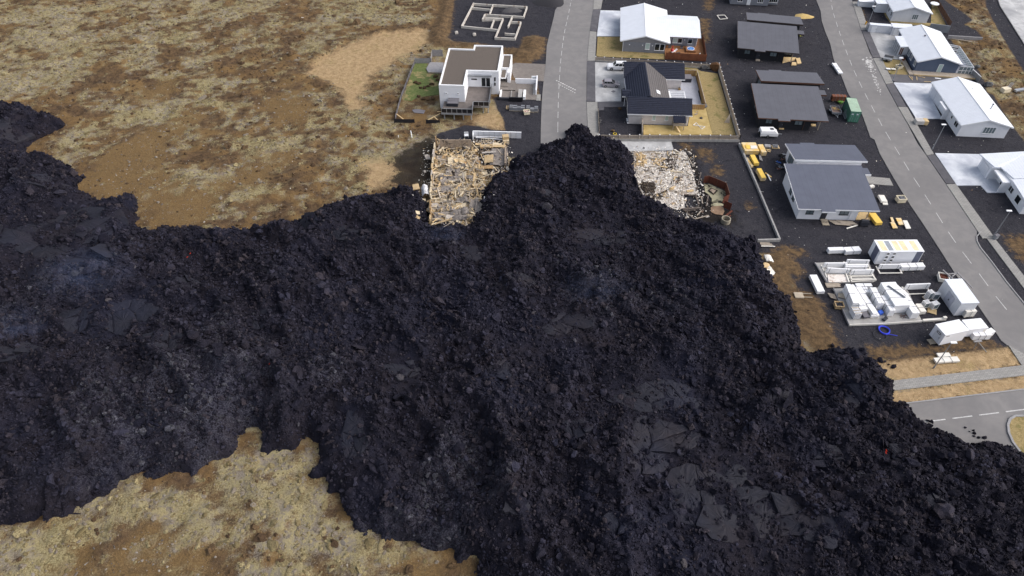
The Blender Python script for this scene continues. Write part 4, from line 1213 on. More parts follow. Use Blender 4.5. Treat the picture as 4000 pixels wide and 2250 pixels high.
# left patio
pt = thing('patio', 'weathered wooden patio platform left of the flat roofed house', 'patio')
pp = poly('R1', [(460, 745), (500, 676), (650, 680), (640, 790), (480, 785)], 0.35)
MB().prism(pp, 0.1, 0.35).build('platform', m_greyw, pt)
MB().bar(pp[4] - Vector((0, 0.05, 0.1)), pp[3] - Vector((0, 0.05, 0.1)), 0.06, 0.3).build('fascia', m_oldw, pt)

def board_fence(name, label, pts, hgt, n, m, post_m, board=0.18, z0=0.0, group=None):
    """fence of posts and level boards; each board and post a piece of it"""
    f = thing(name, label, 'fence', group=group)
    for a, b in zip(pts[:-1], pts[1:]):
        L = (b - a).length
        k_n = max(1, round(L / n))
        for k in range(k_n + 1):
            p = a.lerp(b, k / k_n)
            MB().box(p.x - .06, p.y - .06, z0 - .1, p.x + .06, p.y + .06, z0 + hgt + .08).build('post', post_m, f)
        for k in range(k_n):
            p, q = a.lerp(b, k / k_n), a.lerp(b, (k + 1) / k_n)
            rows = max(2, int(hgt / board))
            for r in range(rows):
                z = z0 + 0.06 + (r + 0.5) * (hgt - 0.06) / rows
                MB().bar((p.x, p.y, z), (q.x, q.y, z), 0.03, (hgt - 0.06) / rows - 0.02).build('board', m, f)
    return f
m_blackw = mat('black_fence_board', lin(38, 37, 42), 0.8, 0.1)
board_fence('garden_fence', 'black board fence section at the left garden corner', poly('R1', [(115, 1338), (332, 1340)]), 0.95, 3.0, m_blackw, m_blackw, 0.3)
board_fence('garden_fence', 'black board fence section near the deck with a loose brace', poly('R1', [(462, 1346), (606, 1348)]), 0.95, 3.0, m_blackw, m_blackw, 0.3)
board_fence('garden_fence', 'long thin grey fence down the left side of the green lawn', poly('R1', [(335, 700), (300, 780), (245, 925), (190, 1070), (150, 1210), (125, 1310)]), 0.95, 2.4, m_tubg, m_blackw, 0.3)
board_fence('garden_fence', 'pale grey panel fence behind the green lawn', poly('R1', [(338, 692), (510, 690), (525, 610)]), 1.35, 2.2, m_greyw, m_greyw, 0.3)
board_fence('garden_fence', 'tall grey fence behind the wooden patio', poly('R1', [(528, 612), (640, 615)]), 1.7, 2.0, m_greyw, m_greyw, 0.3)
for nm, a, b in (('leaning inside the right black fence section', (478, 1305), (612, 1235)), ('fallen across the right black fence section', (545, 1270), (585, 1305)), ('lying near the left garden fence corner', (135, 1240), (210, 1295)), ('beside the deck corner', (580, 1215), (625, 1216))):
    pl = MB().bar(at('R1', *a, 0.5), at('R1', *b, 0.4), 0.2, 0.06).build('plank', m_neww)
    tag(pl, 'pale loose plank ' + nm, 'plank')
tag(MB().prism(poly('R1', [(305, 1195), (360, 1185), (450, 1200), (430, 1235), (330, 1225)], 0.1), 0.0, 0.1).build('weed_mat', m_tubg), 'dark grey mat lying in the dry garden corner', 'mat')

# ---------------- gravel plot: foundation walls, blocks, gravel heap
m_found = mat('raw_foundation_concrete', lin(196, 190, 182), 0.9, 0.1, 1.2, col2=lin(134, 104, 78), f2=(0.55, 0.7))
fd = thing('concrete_foundation', 'bare concrete foundation walls on the black gravel plot', 'foundation')
FW = [((975, 30), (845, 280)), ((845, 280), (1240, 320)), ((975, 35), (1185, 50)), ((1185, 50), (1150, 145)), ((1185, 48), (1555, 70)), ((1555, 72), (1520, 178)), ((1100, 152), (1520, 178)),
      ((1100, 152), (1072, 205)), ((1072, 207), (1295, 200)), ((1090, 185), (1290, 198)), ((1195, 215), (1165, 300)), ((1295, 200), (1210, 405)), ((1210, 405), (1425, 415)), ((1490, 238), (1425, 415)),
      ((1375, 232), (1490, 238)), ((1395, 178), (1350, 282)), ((1320, 360), (1425, 368)), ((960, 80), (1165, 100))]
for a, b in FW:
    p, q = at('R1', *a, 0.55), at('R1', *b, 0.55)
    e = (q - p).normalized() * 0.13
    z1 = 0.55 + random.uniform(-0.01, 0.012)
    MB().bar((p.x - e.x, p.y - e.y, z1 / 2 - 0.1), (q.x + e.x, q.y + e.y, z1 / 2 - 0.1), 0.3, z1 + 0.2).build('foundation_wall', m_found, fd)
for (a, b), w in (((790, 365), 'left'), ((985, 385), 'right')):
    p = at('R1', a, b)
    bl = thing('concrete_block', '%s one of two small concrete blocks below the foundation' % w, 'block', p, 0.2)
    MB().box(-.4, -.4, 0, .4, .4, .45).build('body', m_found, bl)
    MB().box(-.25, -.25, .45, .25, .25, .6).build('cap', m_found, bl)
def heap(name, label, c, rx, ry, hh, m, cat):
    n, vs_, fs_ = 20, [], []
    for f, z in ((1, -0.1), (0.8, 0.25), (0.5, 0.62), (0.2, 0.92)):
        for k in range(n):
            a = 2 * math.pi * k / n
            rr = f * (1 + 0.13 * math.sin(3*a + rx) + random.uniform(-.05, .05))
            vs_.append((rx*rr*math.cos(a), ry*rr*math.sin(a), hh*z + random.uniform(-.04, .04)*hh))
    vs_.append((0, 0, hh))
    for r in range(3):
        for k in range(n):
            fs_.append((r*n+k, r*n+(k+1) % n, (r+1)*n+(k+1) % n, (r+1)*n+k))
    for k in range(n):
        fs_.append((3*n+k, 3*n+(k+1) % n, len(vs_)-1))
    ob = MB().add(vs_, fs_).build(name, m, None, True)
    ob.location = c
    return tag(ob, label, cat)
m_gravd = mat('dark_gravel', lin(52, 51, 55), 0.95, 0.25, 8.0)
m_gravg = mat('grey_gravel', lin(84, 82, 84), 0.95, 0.25, 8.0)
heap('gravel_heap', 'dark gravel heap at the roadside by the foundation plot', at('R1', 1810, 20), 4.6, 4.0, 1.3, m_gravd, 'gravel heap')
heap('gravel_heap', 'small gravel mound inside the foundation walls', at('R1', 1390, 110), 2.6, 1.8, 0.7, m_gravg, 'gravel heap')
heap('sand_heap', 'small yellow sand heap behind the black houses', at('R3', 1005, 165), 2.6, 1.6, 0.6, mat('yellow_sand', lin(190, 164, 108), 0.95, 0.1, 3.0), 'sand heap')
# paver pallets below the terrace
m_block = mat('grey_paver_blocks', lin(128, 130, 136), 0.9, 0.15, 2.0, stripe=('Z', 0.12, 0.02))
for k, (x, y) in enumerate([(1865, 330), (1945, 335), (2025, 335), (2105, 335), (2215, 345), (2300, 360), (2385, 355)]):
    p = at('T3', x, y + 40)
    pl = thing('paver_pallet', '%s pallet of grey pavers from the left below the terrace' % ['first', 'second', 'third', 'fourth', 'fifth', 'sixth', 'seventh'][k], 'pallet', p, R(-4), 'pallets of grey pavers below the terrace')
    MB().box(-.45, -.5, 0, .45, .55, .12).build('pallet', m_oldw, pl)
    MB().box(-.42, -.45, .12, .42, .1, .85 - .1 * (k % 2)).build('paver_stack', m_block, pl)
    MB().box(-.4, .12, .12, .4, .52, .95 - .25 * ((k + 1) % 3 == 0)).build('paver_stack', m_block, pl)
for k, x in enumerate((1760, 1790)):
    tag(MB().bar(at('T3', x, 360, 0.1), at('T3', x + 8, 285, 0.5), 0.12, 0.12).build('timber_post', m_neww), '%s pale timber post leaning beside the paver pallets' % ('left', 'right')[k], 'post')
m_tubc = mat('cream_plastic', lin(222, 210, 184), 0.6, 0.06)
def open_tub(name, label, p, w, d, hh, rz, fill_m, m=None):
    t_ = thing(name, label, 'tub', p, rz)
    m = m or m_tubc
    mb = MB()
    for q in ((-w/2, -d/2, w/2, -d/2 + .07), (-w/2, d/2 - .07, w/2, d/2), (-w/2, -d/2 + .07, -w/2 + .07, d/2 - .07), (w/2 - .07, -d/2 + .07, w/2, d/2 - .07)):
        mb.box(q[0], q[1], 0.06, q[2], q[3], hh)
    mb.box(-w/2 + .07, -d/2 + .07, 0.06, w/2 - .07, d/2 - .07, 0.14)
    mb.build('shell', m, t_)
    rim = MB()
    for q in ((-w/2 - .05, -d/2 - .05, w/2 + .05, -d/2), (-w/2 - .05, d/2, w/2 + .05, d/2 + .05), (-w/2 - .05, -d/2, -w/2, d/2), (w/2, -d/2, w/2 + .05, d/2)):
        rim.box(q[0], q[1], hh - .12, q[2], q[3], hh + .003)
    rim.build('rim', m, t_)
    fl = MB()
    for k in range(16):
        fl.cbox((random.uniform(-w*.36, w*.36), random.uniform(-d*.36, d*.36), hh - .22 + random.uniform(-.05, .1)), (random.uniform(.15, .4), random.uniform(.1, .3), .12), random.uniform(0, 3), random.uniform(-.3, .3))
    fl.box(-w/2 + .08, -d/2 + .08, .14, w/2 - .08, d/2 - .08, hh - .25)
    fl.build('contents', fill_m, t_)
    return t_
open_tub('fish_tub', 'cream plastic tub with red and white rubbish beside the paver pallets', at('T3', 2185, 455), 1.25, 1.0, .8, R(12), mat('red_white_rubbish', lin(196, 178, 174), 0.8, 0.1, 3.0, col2=lin(160, 52, 48), f2=(0.52, 0.56), s2=4.0))

# ---------------- grey house with white metal roof (beside the near street)
o = at('R2', 588, 412, 2.8)
h = thing('gabled_house', 'grey sided house with broad white metal roof and side wing', 'house', (o.x, o.y, 0), R(-6.5))
pent(MB(), 0.6, 10.9, 0.15, 18.7, -0.1, 2.66, 4.1, 5.8).build('wall', m_sidingg, h)
MB().add([(0.2, 0.1, 2.6), (11.5, 0.1, 2.6), (5.8, 0.1, 4.2), (0.2, 0.16, 2.6), (11.5, 0.16, 2.6), (5.8, 0.16, 4.2)], [(0, 1, 2), (5, 4, 3), (0, 3, 4, 1), (1, 4, 5, 2), (2, 5, 3, 0)]).build('gable_board', m_gableg, h)
gable_roof(h, -0.2, 11.85, -0.1, 19.1, 2.85, 4.4, 5.8, m_roofw, trim=m_whitet)
# wing roof, ridge along x
MB().box(10.9, 4.2, -0.1, 18.9, 15.6, 2.66).build('wing_wall', m_sidingg, h)
MB().add([(18.85, 4.2, 2.6), (18.85, 15.6, 2.6), (18.85, 11.1, 3.6), (18.9, 4.2, 2.6), (18.9, 15.6, 2.6), (18.9, 11.1, 3.6)], [(2, 1, 0), (3, 4, 5), (0, 1, 4, 3), (1, 2, 5, 4), (2, 0, 3, 5)]).build('wing_gable', m_sidingg, h)
yr, zr = 11.1, 3.95
def xv(z):
    return 5.8 + (4.4 - z) * (11.85 - 5.8) / 1.55
MB().slab([(11.75, 3.7, 2.85), (19.6, 3.7, 2.85), (19.6, yr, zr), (xv(zr), yr, zr + .02)], 0.14).build('roof_slope', m_roofwx, h)
MB().slab([(xv(zr), yr, zr + .02), (19.6, yr, zr), (19.6, 16.0, 2.85), (11.75, 16.0, 2.86)], 0.14).build('roof_slope', m_roofwx, h)
MB().box(11.8, 3.62, 2.7, 19.62, 3.7, 2.84).build('gutter', m_whitet, h)
MB().tube((18.8, 3.75, 2.7), (18.75, 4.1, 0), 0.05, n=6).build('drain_pipe', m_whitet, h)
MB().tube((0.5, 0.1, 2.7), (0.55, 0.1, 0), 0.05, n=6).build('drain_pipe', m_whitet, h)
window(h, 'F', 6.0, 0.9, 1.1, 1.6, 0.15, m_frame, 1, [m_glassp])
window(h, 'F', 8.3, 0.75, 1.2, 1.7, 0.15, m_frame, 1, [m_glass])
window(h, 'F', 9.55, 0.75, 1.15, 1.7, 0.15, m_frame, 1, [m_glass])
window(h, 'F', 12.9, 1.0, 1.15, 1.25, 4.2, m_frame, 1, [m_glassp])
window(h, 'F', 14.1, 1.0, 1.15, 1.25, 4.2, m_frame, 1, [m_glass])
window(h, 'F', 16.6, 1.0, 1.15, 1.25, 4.2, m_frame, 1, [m_glass])
for x, y, z in ((2.0, .1, 1.8), (5.2, .1, 1.8), (7.6, .1, 1.8), (12.3, 4.15, 1.9), (15.7, 4.15, 1.8)):
    MB().box(x, y - .1, z, x + .2, y + .04, z + .2).build('wall_lamp', m_whitet, h)
dk = MB().box(10.95, -2.7, 0.0, 20.6, 4.18, 0.3)
dk.box(18.95, 4.18, 0.0, 20.6, 9.0, 0.3)
dk.build('deck', m_deckr, h)
f = thing('deck_fence', 'red brown slatted fence round the hot tub deck', 'fence', (o.x, o.y, 0), R(-6.5))
def slat_run(f, a, b, n, z0, z1, rows, m, w=0.04):
    a, b = Vector((*a, 0)), Vector((*b, 0))
    for k in range(n + 1):
        p = a.lerp(b, k / n)
        MB().box(p.x - .06, p.y - .06, z0, p.x + .06, p.y + .06, z1 + .05).build('post', m, f)
    for k in range(n):
        p, q = a.lerp(b, k / n), a.lerp(b, (k + 1) / n)
        hh = (z1 - z0) / rows
        for r in range(rows):
            z = z0 + (r + .5) * hh
            MB().bar((p.x, p.y, z), (q.x, q.y, z), w, hh - 0.025).build('slat', m, f)
slat_run(f, (10.95, -2.8), (20.55, -2.8), 5, 0, 1.75, 8, m_redf)
slat_run(f, (20.68, -2.7), (20.75, 9.0), 5, 0, 1.6, 5, m_redf)
tb = thing('hot_tub', 'open hot tub with blue water in a wooden surround', 'hot tub', at('A2', 1540, 850, 0.3), R(-6.5))
MB().box(-1.2, 0, 0, 1.2, 2.3, .5).build('surround', m_deckr, tb)
m_water, t = newmat('tub_water', 0.08, 0.6)
t.put(t.bsdf.inputs['Base Color'], t.mix(t.ramp(t.noise(t.objpos(), 3.0), .4, .6), lin(52, 110, 190), lin(120, 168, 222)))
wv = [(0.85 * max(-1, min(1, 1.25 * math.cos(k * math.pi / 10))), 1.2 + 0.8 * max(-1, min(1, 1.25 * math.sin(k * math.pi / 10)))) for k in range(20)]
MB().prism(wv, .4, .53).build('water', m_water, tb)
MB().ring((0, 1.2, .53), 0.86, .06, 24, 5).build('rim', m_whitet, tb)
MB().cbox((0, 2.38, .72), (1.9, .12, .6), 0, -0.25).build('folded_cover', m_tubg, tb)
m_red = mat('red_enamel', lin(186, 30, 38), 0.35, 0.1, spec=0.6)
ch = thing('chiminea', 'red garden chiminea stove on the brown deck', 'stove', at('A2', 720, 830, 0.3), 0)
MB().tube((0, 0, 0), (0, 0, .35), .32, .25).build('stand', m_tubd, ch)
MB().tube((0, 0, .35), (0, 0, .75), .38, .36).build('firebox', m_red, ch)
MB().tube((0, 0, .75), (0, 0, 1.0), .4, .13).build('hood', m_red, ch)
MB().tube((0, 0, 1.0), (0, 0, 1.7), .12, .09).build('flue', m_red, ch)
lg = thing('sun_lounger', 'white plastic sun lounger beside the red stove', 'lounger', at('A2', 790, 830, .3), R(35))
MB().box(-.7, -.25, .25, .5, .25, .3).build('seat', m_whitet, lg)
MB().cbox((.75, 0, .45), (.7, .5, .05), 0, 0, -.6).build('backrest', m_whitet, lg)
for x in (-.6, .4):
    for y in (-.22, .22):
        MB().box(x - .03, y - .03, 0, x + .03, y + .03, .25).build('leg', m_whitet, lg)
for nm, sh, a, b, hh, m in (('grey barbecue stand at the grey house corner', 'A2', 610, 620, 1.0, m_tubg), ('grey waste bin by the deck window', 'A2', 1135, 660, .8, m_tubg)):
    b_ = thing('barbecue' if 'barb' in nm else 'waste_bin', nm, 'barbecue' if 'barb' in nm else 'bin', at(sh, a, b, .3), R(-6))
    MB().box(-.3, -.25, 0, .3, .25, hh * .8).build('body', m, b_)
    MB().box(-.33, -.28, hh * .8, .33, .28, hh).build('lid', m_tubd, b_)
tag(MB().cbox(at('A2', 995, 850, .36), (1.0, .35, .1), .2).build('folded_chair', m_tubd), 'dark folded chair lying on the brown deck', 'chair')
tag(MB().cbox(at('A2', 1930, 910, .7), (.3, .12, .7), .2, .4).build('white_board', m_whitet), 'small white board leaning in the deck fence corner', 'board')

# ---------------- tiled house inside the picket fence
o = at('R2', 650, 1150, 2.6)
h = thing('tiled_house', 'pale clad house with crossing dark blue tiled roofs', 'house', (o.x, o.y, 0), R(-3.3))
def tiled(par, a, b, c, d, m, name='roof_slope', rows=9, th=0.12):
    """roof slope a-b eave, d-c ridge, built as overlapping tile courses"""
    a, b, c, d = map(Vector, (a, b, c, d))
    MB().slab([a, b, c, d], th).build(name, m, par)
    n = (b - a).cross(d - a).normalized()
    sl = bpy.data.objects[-1] if False else None
    mb = MB()
    for r in range(rows):
        f0, f1 = r / rows, (r + 1) / rows
        p0, p1 = a.lerp(d, f0), b.lerp(c, f0)
        q0, q1 = a.lerp(d, f1), b.lerp(c, f1)
        lo, hi = n * 0.12, n * 0.015
        mb.add([p0 + lo, p1 + lo, q1 + hi, q0 + hi, p0 + n * .005, p1 + n * .005], [(0, 1, 2, 3), (4, 5, 1, 0)])
    ribs = int((b - a).length / 0.33)
    for k in range(1, ribs):
        f = k / ribs
        p, q = a.lerp(b, f) + n * .07, d.lerp(c, f) + n * .05
        mb.bar(p, q, 0.09, 0.09)
    mb.build('tile_courses', m, par)
# bodies
pent2 = MB()
def body_x(mb, x0, x1, y0, y1, ze, yr, zr):
    v = []
    for x in (x0, x1):
        v += [(x, y0, -0.1), (x, y1, -0.1), (x, y1, ze), (x, yr, zr), (x, y0, ze)]
    return mb.add(v, [(4, 3, 2, 1, 0), (5, 6, 7, 8, 9), (0, 5, 9, 4), (1, 2, 7, 6), (0, 1, 6, 5), (4, 9, 8, 3), (3, 8, 7, 2)])
body_x(MB(), 0.55, 13.1, 0.45, 6.6, 2.45, 3.3, 4.35).build('wall', m_cladl, h)
body_x(MB(), 0.6, 13.3, 15.7, 22.0, 2.45, 19.0, 4.35).build('wall', m_cladl, h)
pent(MB(), 0.75, 9.2, 4.0, 18.5, -0.1, 2.45, 4.7, 4.8).build('wall', m_cladl, h)
tiled(h, (0.02, 0, 2.6), (13.65, 0, 2.6), (13.65, 3.3, 4.6), (0.02, 3.3, 4.6), m_tile)
tiled(h, (13.65, 6.9, 2.6), (0.02, 6.9, 2.6), (0.02, 3.3, 4.6), (13.65, 3.3, 4.6), m_tile)
tiled(h, (0.1, 15.35, 2.6), (13.9, 15.35, 2.6), (13.9, 18.9, 4.6), (0.1, 18.9, 4.6), m_tile)
tiled(h, (13.9, 22.4, 2.6), (0.1, 22.4, 2.6), (0.1, 18.9, 4.6), (13.9, 18.9, 4.6), m_tile)
tiled(h, (0.3, 18.6, 2.62), (0.3, 3.6, 2.62), (4.75, 3.6, 4.9), (4.75, 18.6, 4.9), m_tile, rows=10)
tiled(h, (9.55, 3.6, 2.62), (9.55, 18.6, 2.62), (4.75, 18.6, 4.9), (4.75, 3.6, 4.9), m_tile_sun, rows=10)
MB().bar((4.75, 3.4, 4.95), (4.75, 18.8, 4.95), .26, .08).build('ridge_cap', m_tile, h)
for y in (3.3, 18.9):
    MB().bar((0, y, 4.66), (13.7, y, 4.66), .26, .08).build('ridge_cap', m_tile, h)
tiled(h, (-0.7, 7.2, 2.55), (1.2, 7.2, 2.55), (1.9, 8.7, 3.25), (-0.7, 8.7, 3.25), m_tile, rows=4)
tiled(h, (1.2, 10.1, 2.55), (-0.7, 10.1, 2.55), (-0.7, 8.7, 3.25), (1.9, 8.7, 3.25), m_tile, rows=4)
MB().box(-0.72, 7.1, 2.38, 1.0, 7.2, 2.52).build('gutter', m_whitet, h)
MB().box(-0.1, 7.4, 0, 0.0, 7.5, 2.4).build('porch_post', m_whitet, h)
for (x0, y0, x1, y1) in ((-0.03, -0.12, 13.7, -0.02), (9.5, 15.22, 13.95, 15.32)):
    MB().box(x0, y0, 2.42, x1, y1, 2.58).build('gutter', m_whitet, h)
MB().box(0.18, 9.6, 2.42, 0.28, 15.3, 2.58).build('gutter', m_whitet, h)
MB().box(9.56, 7.0, 2.42, 9.66, 15.2, 2.58).build('gutter', m_whitet, h)
MB().tube((12.85, 0.3, 2.5), (12.9, .3, 0), .06, n=6).build('drain_pipe', m_whitet, h)
window(h, 'F', 5.4, 1.0, .75, 1.3, 0.45, m_frame, 1, [m_glassp])
window(h, 'F', 8.1, 1.0, .75, 1.3, 0.45, m_frame, 1, [m_glassp])
sk = MB().cbox((6.9, 5.9 + 0.9, 4.06), (0.9, 1.3, .12), 0, 0, 0.443)
sk.build('skylight', m_whitet, h)
dkm = MB().box(9.25, 7.0, 0, 17.2, 15.2, .2)
dkm.box(13.4, 15.2, 0, 17.5, 21.5, .2)
dkm.build('deck', m_deckg, h)
pg = thing('pergola', 'white open pergola over the grey deck', 'pergola', (o.x, o.y, 0), R(-3.3))
for y in (7.3, 10.6):
    MB().box(9.7, y - .06, 2.1, 13.2, y + .06, 2.28).build('beam', m_whitet, pg)
MB().box(13.1, 7.2, 2.1, 13.25, 10.75, 2.3).build('beam', m_whitet, pg)
MB().box(9.7, 7.36, 2.1, 10.1, 10.54, 2.3).build('beam', m_whitet, pg)
for k in range(3):
    y = 8.15 + k * 0.82
    MB().box(10.1, y - .07, 2.28, 13.1, y + .07, 2.4).build('slat', m_whitet, pg)
for y in (7.3, 10.6):
    MB().box(13.05, y - .07, .2, 13.2, y + .07, 2.1).build('leg', m_whitet, pg)
df = thing('deck_fence', 'tan upright board fence along the grey deck', 'fence', (o.x, o.y, 0), R(-3.3))
def upright(f, a, b, z0, z1, w, m, cap=None):
    a, b = Vector((*a, 0)), Vector((*b, 0))
    n = max(1, round((b - a).length / w))
    d = (b - a) / n
    for k in range(n):
        p, q = a + d * (k + .04), a + d * (k + .96)
        MB().bar((p.x, p.y, (z0 + z1) / 2), (q.x, q.y, (z0 + z1) / 2), 0.04, z1 - z0 + random.uniform(-.02, .02)).build('board', m, f)
    if cap:
        MB().bar((a.x, a.y, z1 + .03), (b.x, b.y, z1 + .03), 0.12, .05).build('cap_rail', cap, f)
upright(df, (17.6, 7.1), (17.7, 21.6), 0, 1.6, 0.45, m_fencew, m_oldw)
upright(df, (13.4, 21.75), (17.6, 21.75), 0, 1.6, 0.45, m_fencew, m_oldw)
upright(df, (13.75, 7.0), (17.5, 7.0), 0, 1.2, 0.45, m_fencew, m_oldw)
tb = thing('hot_tub', 'dark hot tub with grey brown cover beside the tan fence', 'hot tub', at('A3', 500, 495, .2), R(-3.3))
MB().box(-1.2, 0, 0, 1.0, 2.0, .85).build('tub_side', m_tubd, tb)
MB().box(-1.25, -.05, .85, 1.05, 2.05, 1.0).build('cover', m_tubg, tb)
pb = thing('plant_box', 'small brown box at the deck corner of the tiled house', 'box', at('A3', 325, 680, .2), R(-3))
MB().box(-.25, 0, 0, .25, .5, .5).build('box_side', m_fencew, pb)
MB().box(-.2, .05, .5, .2, .45, .53).build('soil', m_tubd, pb)
ph = thing('playhouse', 'small wooden playhouse with dark tiled roof by the tiled house', 'playhouse', (at('R2', 1160, 1315).x, at('R2', 1160, 1315).y, 0), R(-3.3))
for x in (-1.1, 1.1):
    for y in (0, 1.7):
        MB().box(x - .07, y - .07, 0, x + .07, y + .07, 1.9).build('leg', m_oldw, ph)
MB().box(-1.1, .1, .9, 1.1, 1.6, 1.0).build('floor', m_oldw, ph)
MB().box(-1.15, -.06, 1.0, 1.15, 0, 1.5).build('front_board', m_oldw, ph)
tiled(ph, (-1.3, -.4, 2.0), (1.3, -.4, 2.0), (1.3, 1.4, 2.6), (-1.3, 1.4, 2.6), m_tile, 'roof', 6, .08)
MB().bar((-.5, -.1, .95), (.3, -1.0, .1), .35, .05).build('slide', m_neww, ph)
tag(MB().bar(at('R2', 800, 1370, .8), at('R2', 797, 1225, .8), .12, 1.5).build('screen_wall', m_oldw), 'short weathered screen wall dividing the gravel bed and lawn', 'wall')
cl = thing('drying_frame', 'white crossed drying frame lying on the lawn', 'drying frame')
for a, b in (((1315, 1265), (1435, 1280)), ((1345, 1240), (1400, 1305)), ((1315, 1265), (1345, 1240)), ((1400, 1305), (1435, 1280))):
    MB().tube(at('R2', *a, .12), at('R2', *b, .12), .05, n=6).build('tube', m_whitet, cl)
wg = thing('play_tent', 'small pointed tan tent frame on the dry lawn', 'tent', at('R2', 1650, 1235), 0)
MB().add([(-.6, -.3, 0), (.6, -.4, 0), (.3, .5, 0), (.35, 0, 2.2)], [(0, 1, 3), (1, 2, 3), (2, 0, 3)]).build('canvas', m_oldw, wg)
MB().tube((.35, 0, 0), (.35, 0, 2.3), .04).build('pole', m_oldw, wg)
sg = thing('wooden_swing', 'small wooden post with board standing on the lawn', 'post', at('A3', 715, 1260), .3)
MB().box(-.3, -.1, 0, .3, .1, .35).build('board', m_oldw, sg)
MB().tube((.25, 0, 0), (.32, 0, 1.0), .06).build('post', m_oldw, sg)
m_bould = mat('grey_boulder', lin(92, 92, 94), 0.9, 0.2, 2.0)
def boulder(label, p, s, m=None, cat='boulder', name='boulder'):
    me = chunk_mesh(name, hash(label) % 1000 + 1, .6, .25, 2, 6) if False else chunk_mesh(name, len(label) * 7 + int(p.x * 3), .6, .25, 2, 6)
    me.materials.append(m or m_bould)
    ob = bpy.data.objects.new(name, me)
    COL.objects.link(ob)
    ob.location = (p.x, p.y, p.z + s * .3)
    ob.scale = (s, s, s)
    return tag(ob, label, cat)
boulder('dark wet boulders at the lawn edge by the deck', at('A3', 860, 1070), .9)
boulder('round dark fire bowl stone on the lawn', at('A3', 835, 1350), .45, m_tubd)
boulder('brown soil heap in the picket fence corner', at('R2', 1530, 700), 1.7, mat('brown_soil', lin(92, 66, 44), 0.95, 0.2, 3.0), 'soil heap')
boulder('grey stone beside the concrete fence base', at('R2', 1420, 690), 1.1)
boulder('brown shrub by the dark apron of the tiled house', at('R2', 572, 1105), .6, m_heath, 'shrub', 'shrub')
for k, (a, b) in enumerate(((365, 1195), (370, 1220), (372, 1240))):
    boulder('%s grey stone edging the gravel bed by the near pavement' % ('upper', 'middle', 'lower')[k], at('R2', a, b), .35)
for k, (a, b) in enumerate(((645, 1205), (650, 1225), (652, 1245))):
    boulder('%s white ball shrub pot at the tiled house corner' % ('upper', 'middle', 'lower')[k], at('R2', a, b), .3, m_whitet, 'pot', 'pot')
boulder('brown garden figure by the lower fence', at('R2', 505, 1325), .4, m_heath, 'figure', 'garden_figure')
tag(MB().ring((*at('R2', 522, 1352, .08).xy, .08), .35, .06).build('hose_coil', mat('yellow_hose', lin(222, 190, 50))), 'yellow garden hose coil by the lower picket fence', 'hose')

def picket_fence(label, pts, base_h, hgt, zt):
    f = thing('picket_fence', label, 'fence')
    for a, b in zip(pts[:-1], pts[1:]):
        L = (b - a).length
        MB().bar((a.x, a.y, base_h/2), (b.x, b.y, base_h/2), .22, base_h).build('concrete_base', m_concrete, f)
        n = round(L / 2.1)
        for k in range(n + 1):
            p = a.lerp(b, k / n)
            po = MB().box(p.x - .06, p.y - .06, base_h, p.x + .06, p.y + .06, hgt + .08).build('post', m_oldw, f)
            MB().box(p.x - .1, p.y - .1, hgt + .08, p.x + .1, p.y + .1, hgt + .17).build('post_cap', m_whitet, po)
        for z in (base_h + .15, hgt - .08):
            MB().bar((a.x, a.y, z), (b.x, b.y, z), .07, .09).build('rail', m_oldw, f)
        m = round(L / 0.19)
        d = (b - a).normalized()
        s = Vector((-d.y, d.x, 0)) * .05
        mb = MB()
        for k in range(m):
            p = a.lerp(b, (k + .5) / m) - s
            mb.bar((p.x - d.x * .06, p.y - d.y * .06, (base_h + hgt) / 2), (p.x + d.x * .06, p.y + d.y * .06, (base_h + hgt) / 2), .025, hgt - base_h - .04)
        pk = mb.build('pickets', m_oldw, f)
        pk['kind'] = 'stuff'
    return f
zt = 1.5
fa, fb, fc, fd_ = at('R2', 330, 577, 1.1), at('R2', 1578, 642, zt), at('R2', 1793, 1372, zt), at('R2', 365, 1364, zt)
for q in (fa, fb, fc, fd_):
    q.z = 0
picket_fence('weathered picket fence between the two near street houses', [fa, fb], .3, 1.15, 0)
picket_fence('weathered picket fence along the right side of the dry lawn', [fb, fc], .5, 1.5, 0)
picket_fence('weathered picket fence in front of the tiled house above the ruin', [fc, fd_], .55, 1.5, 0)
gf = board_fence('garden_fence', 'low timber edging fence beside the near pavement', [at('R2', 352, 1130), at('R2', 362, 1345)], .7, 2.5, m_oldw, m_oldw, .3)

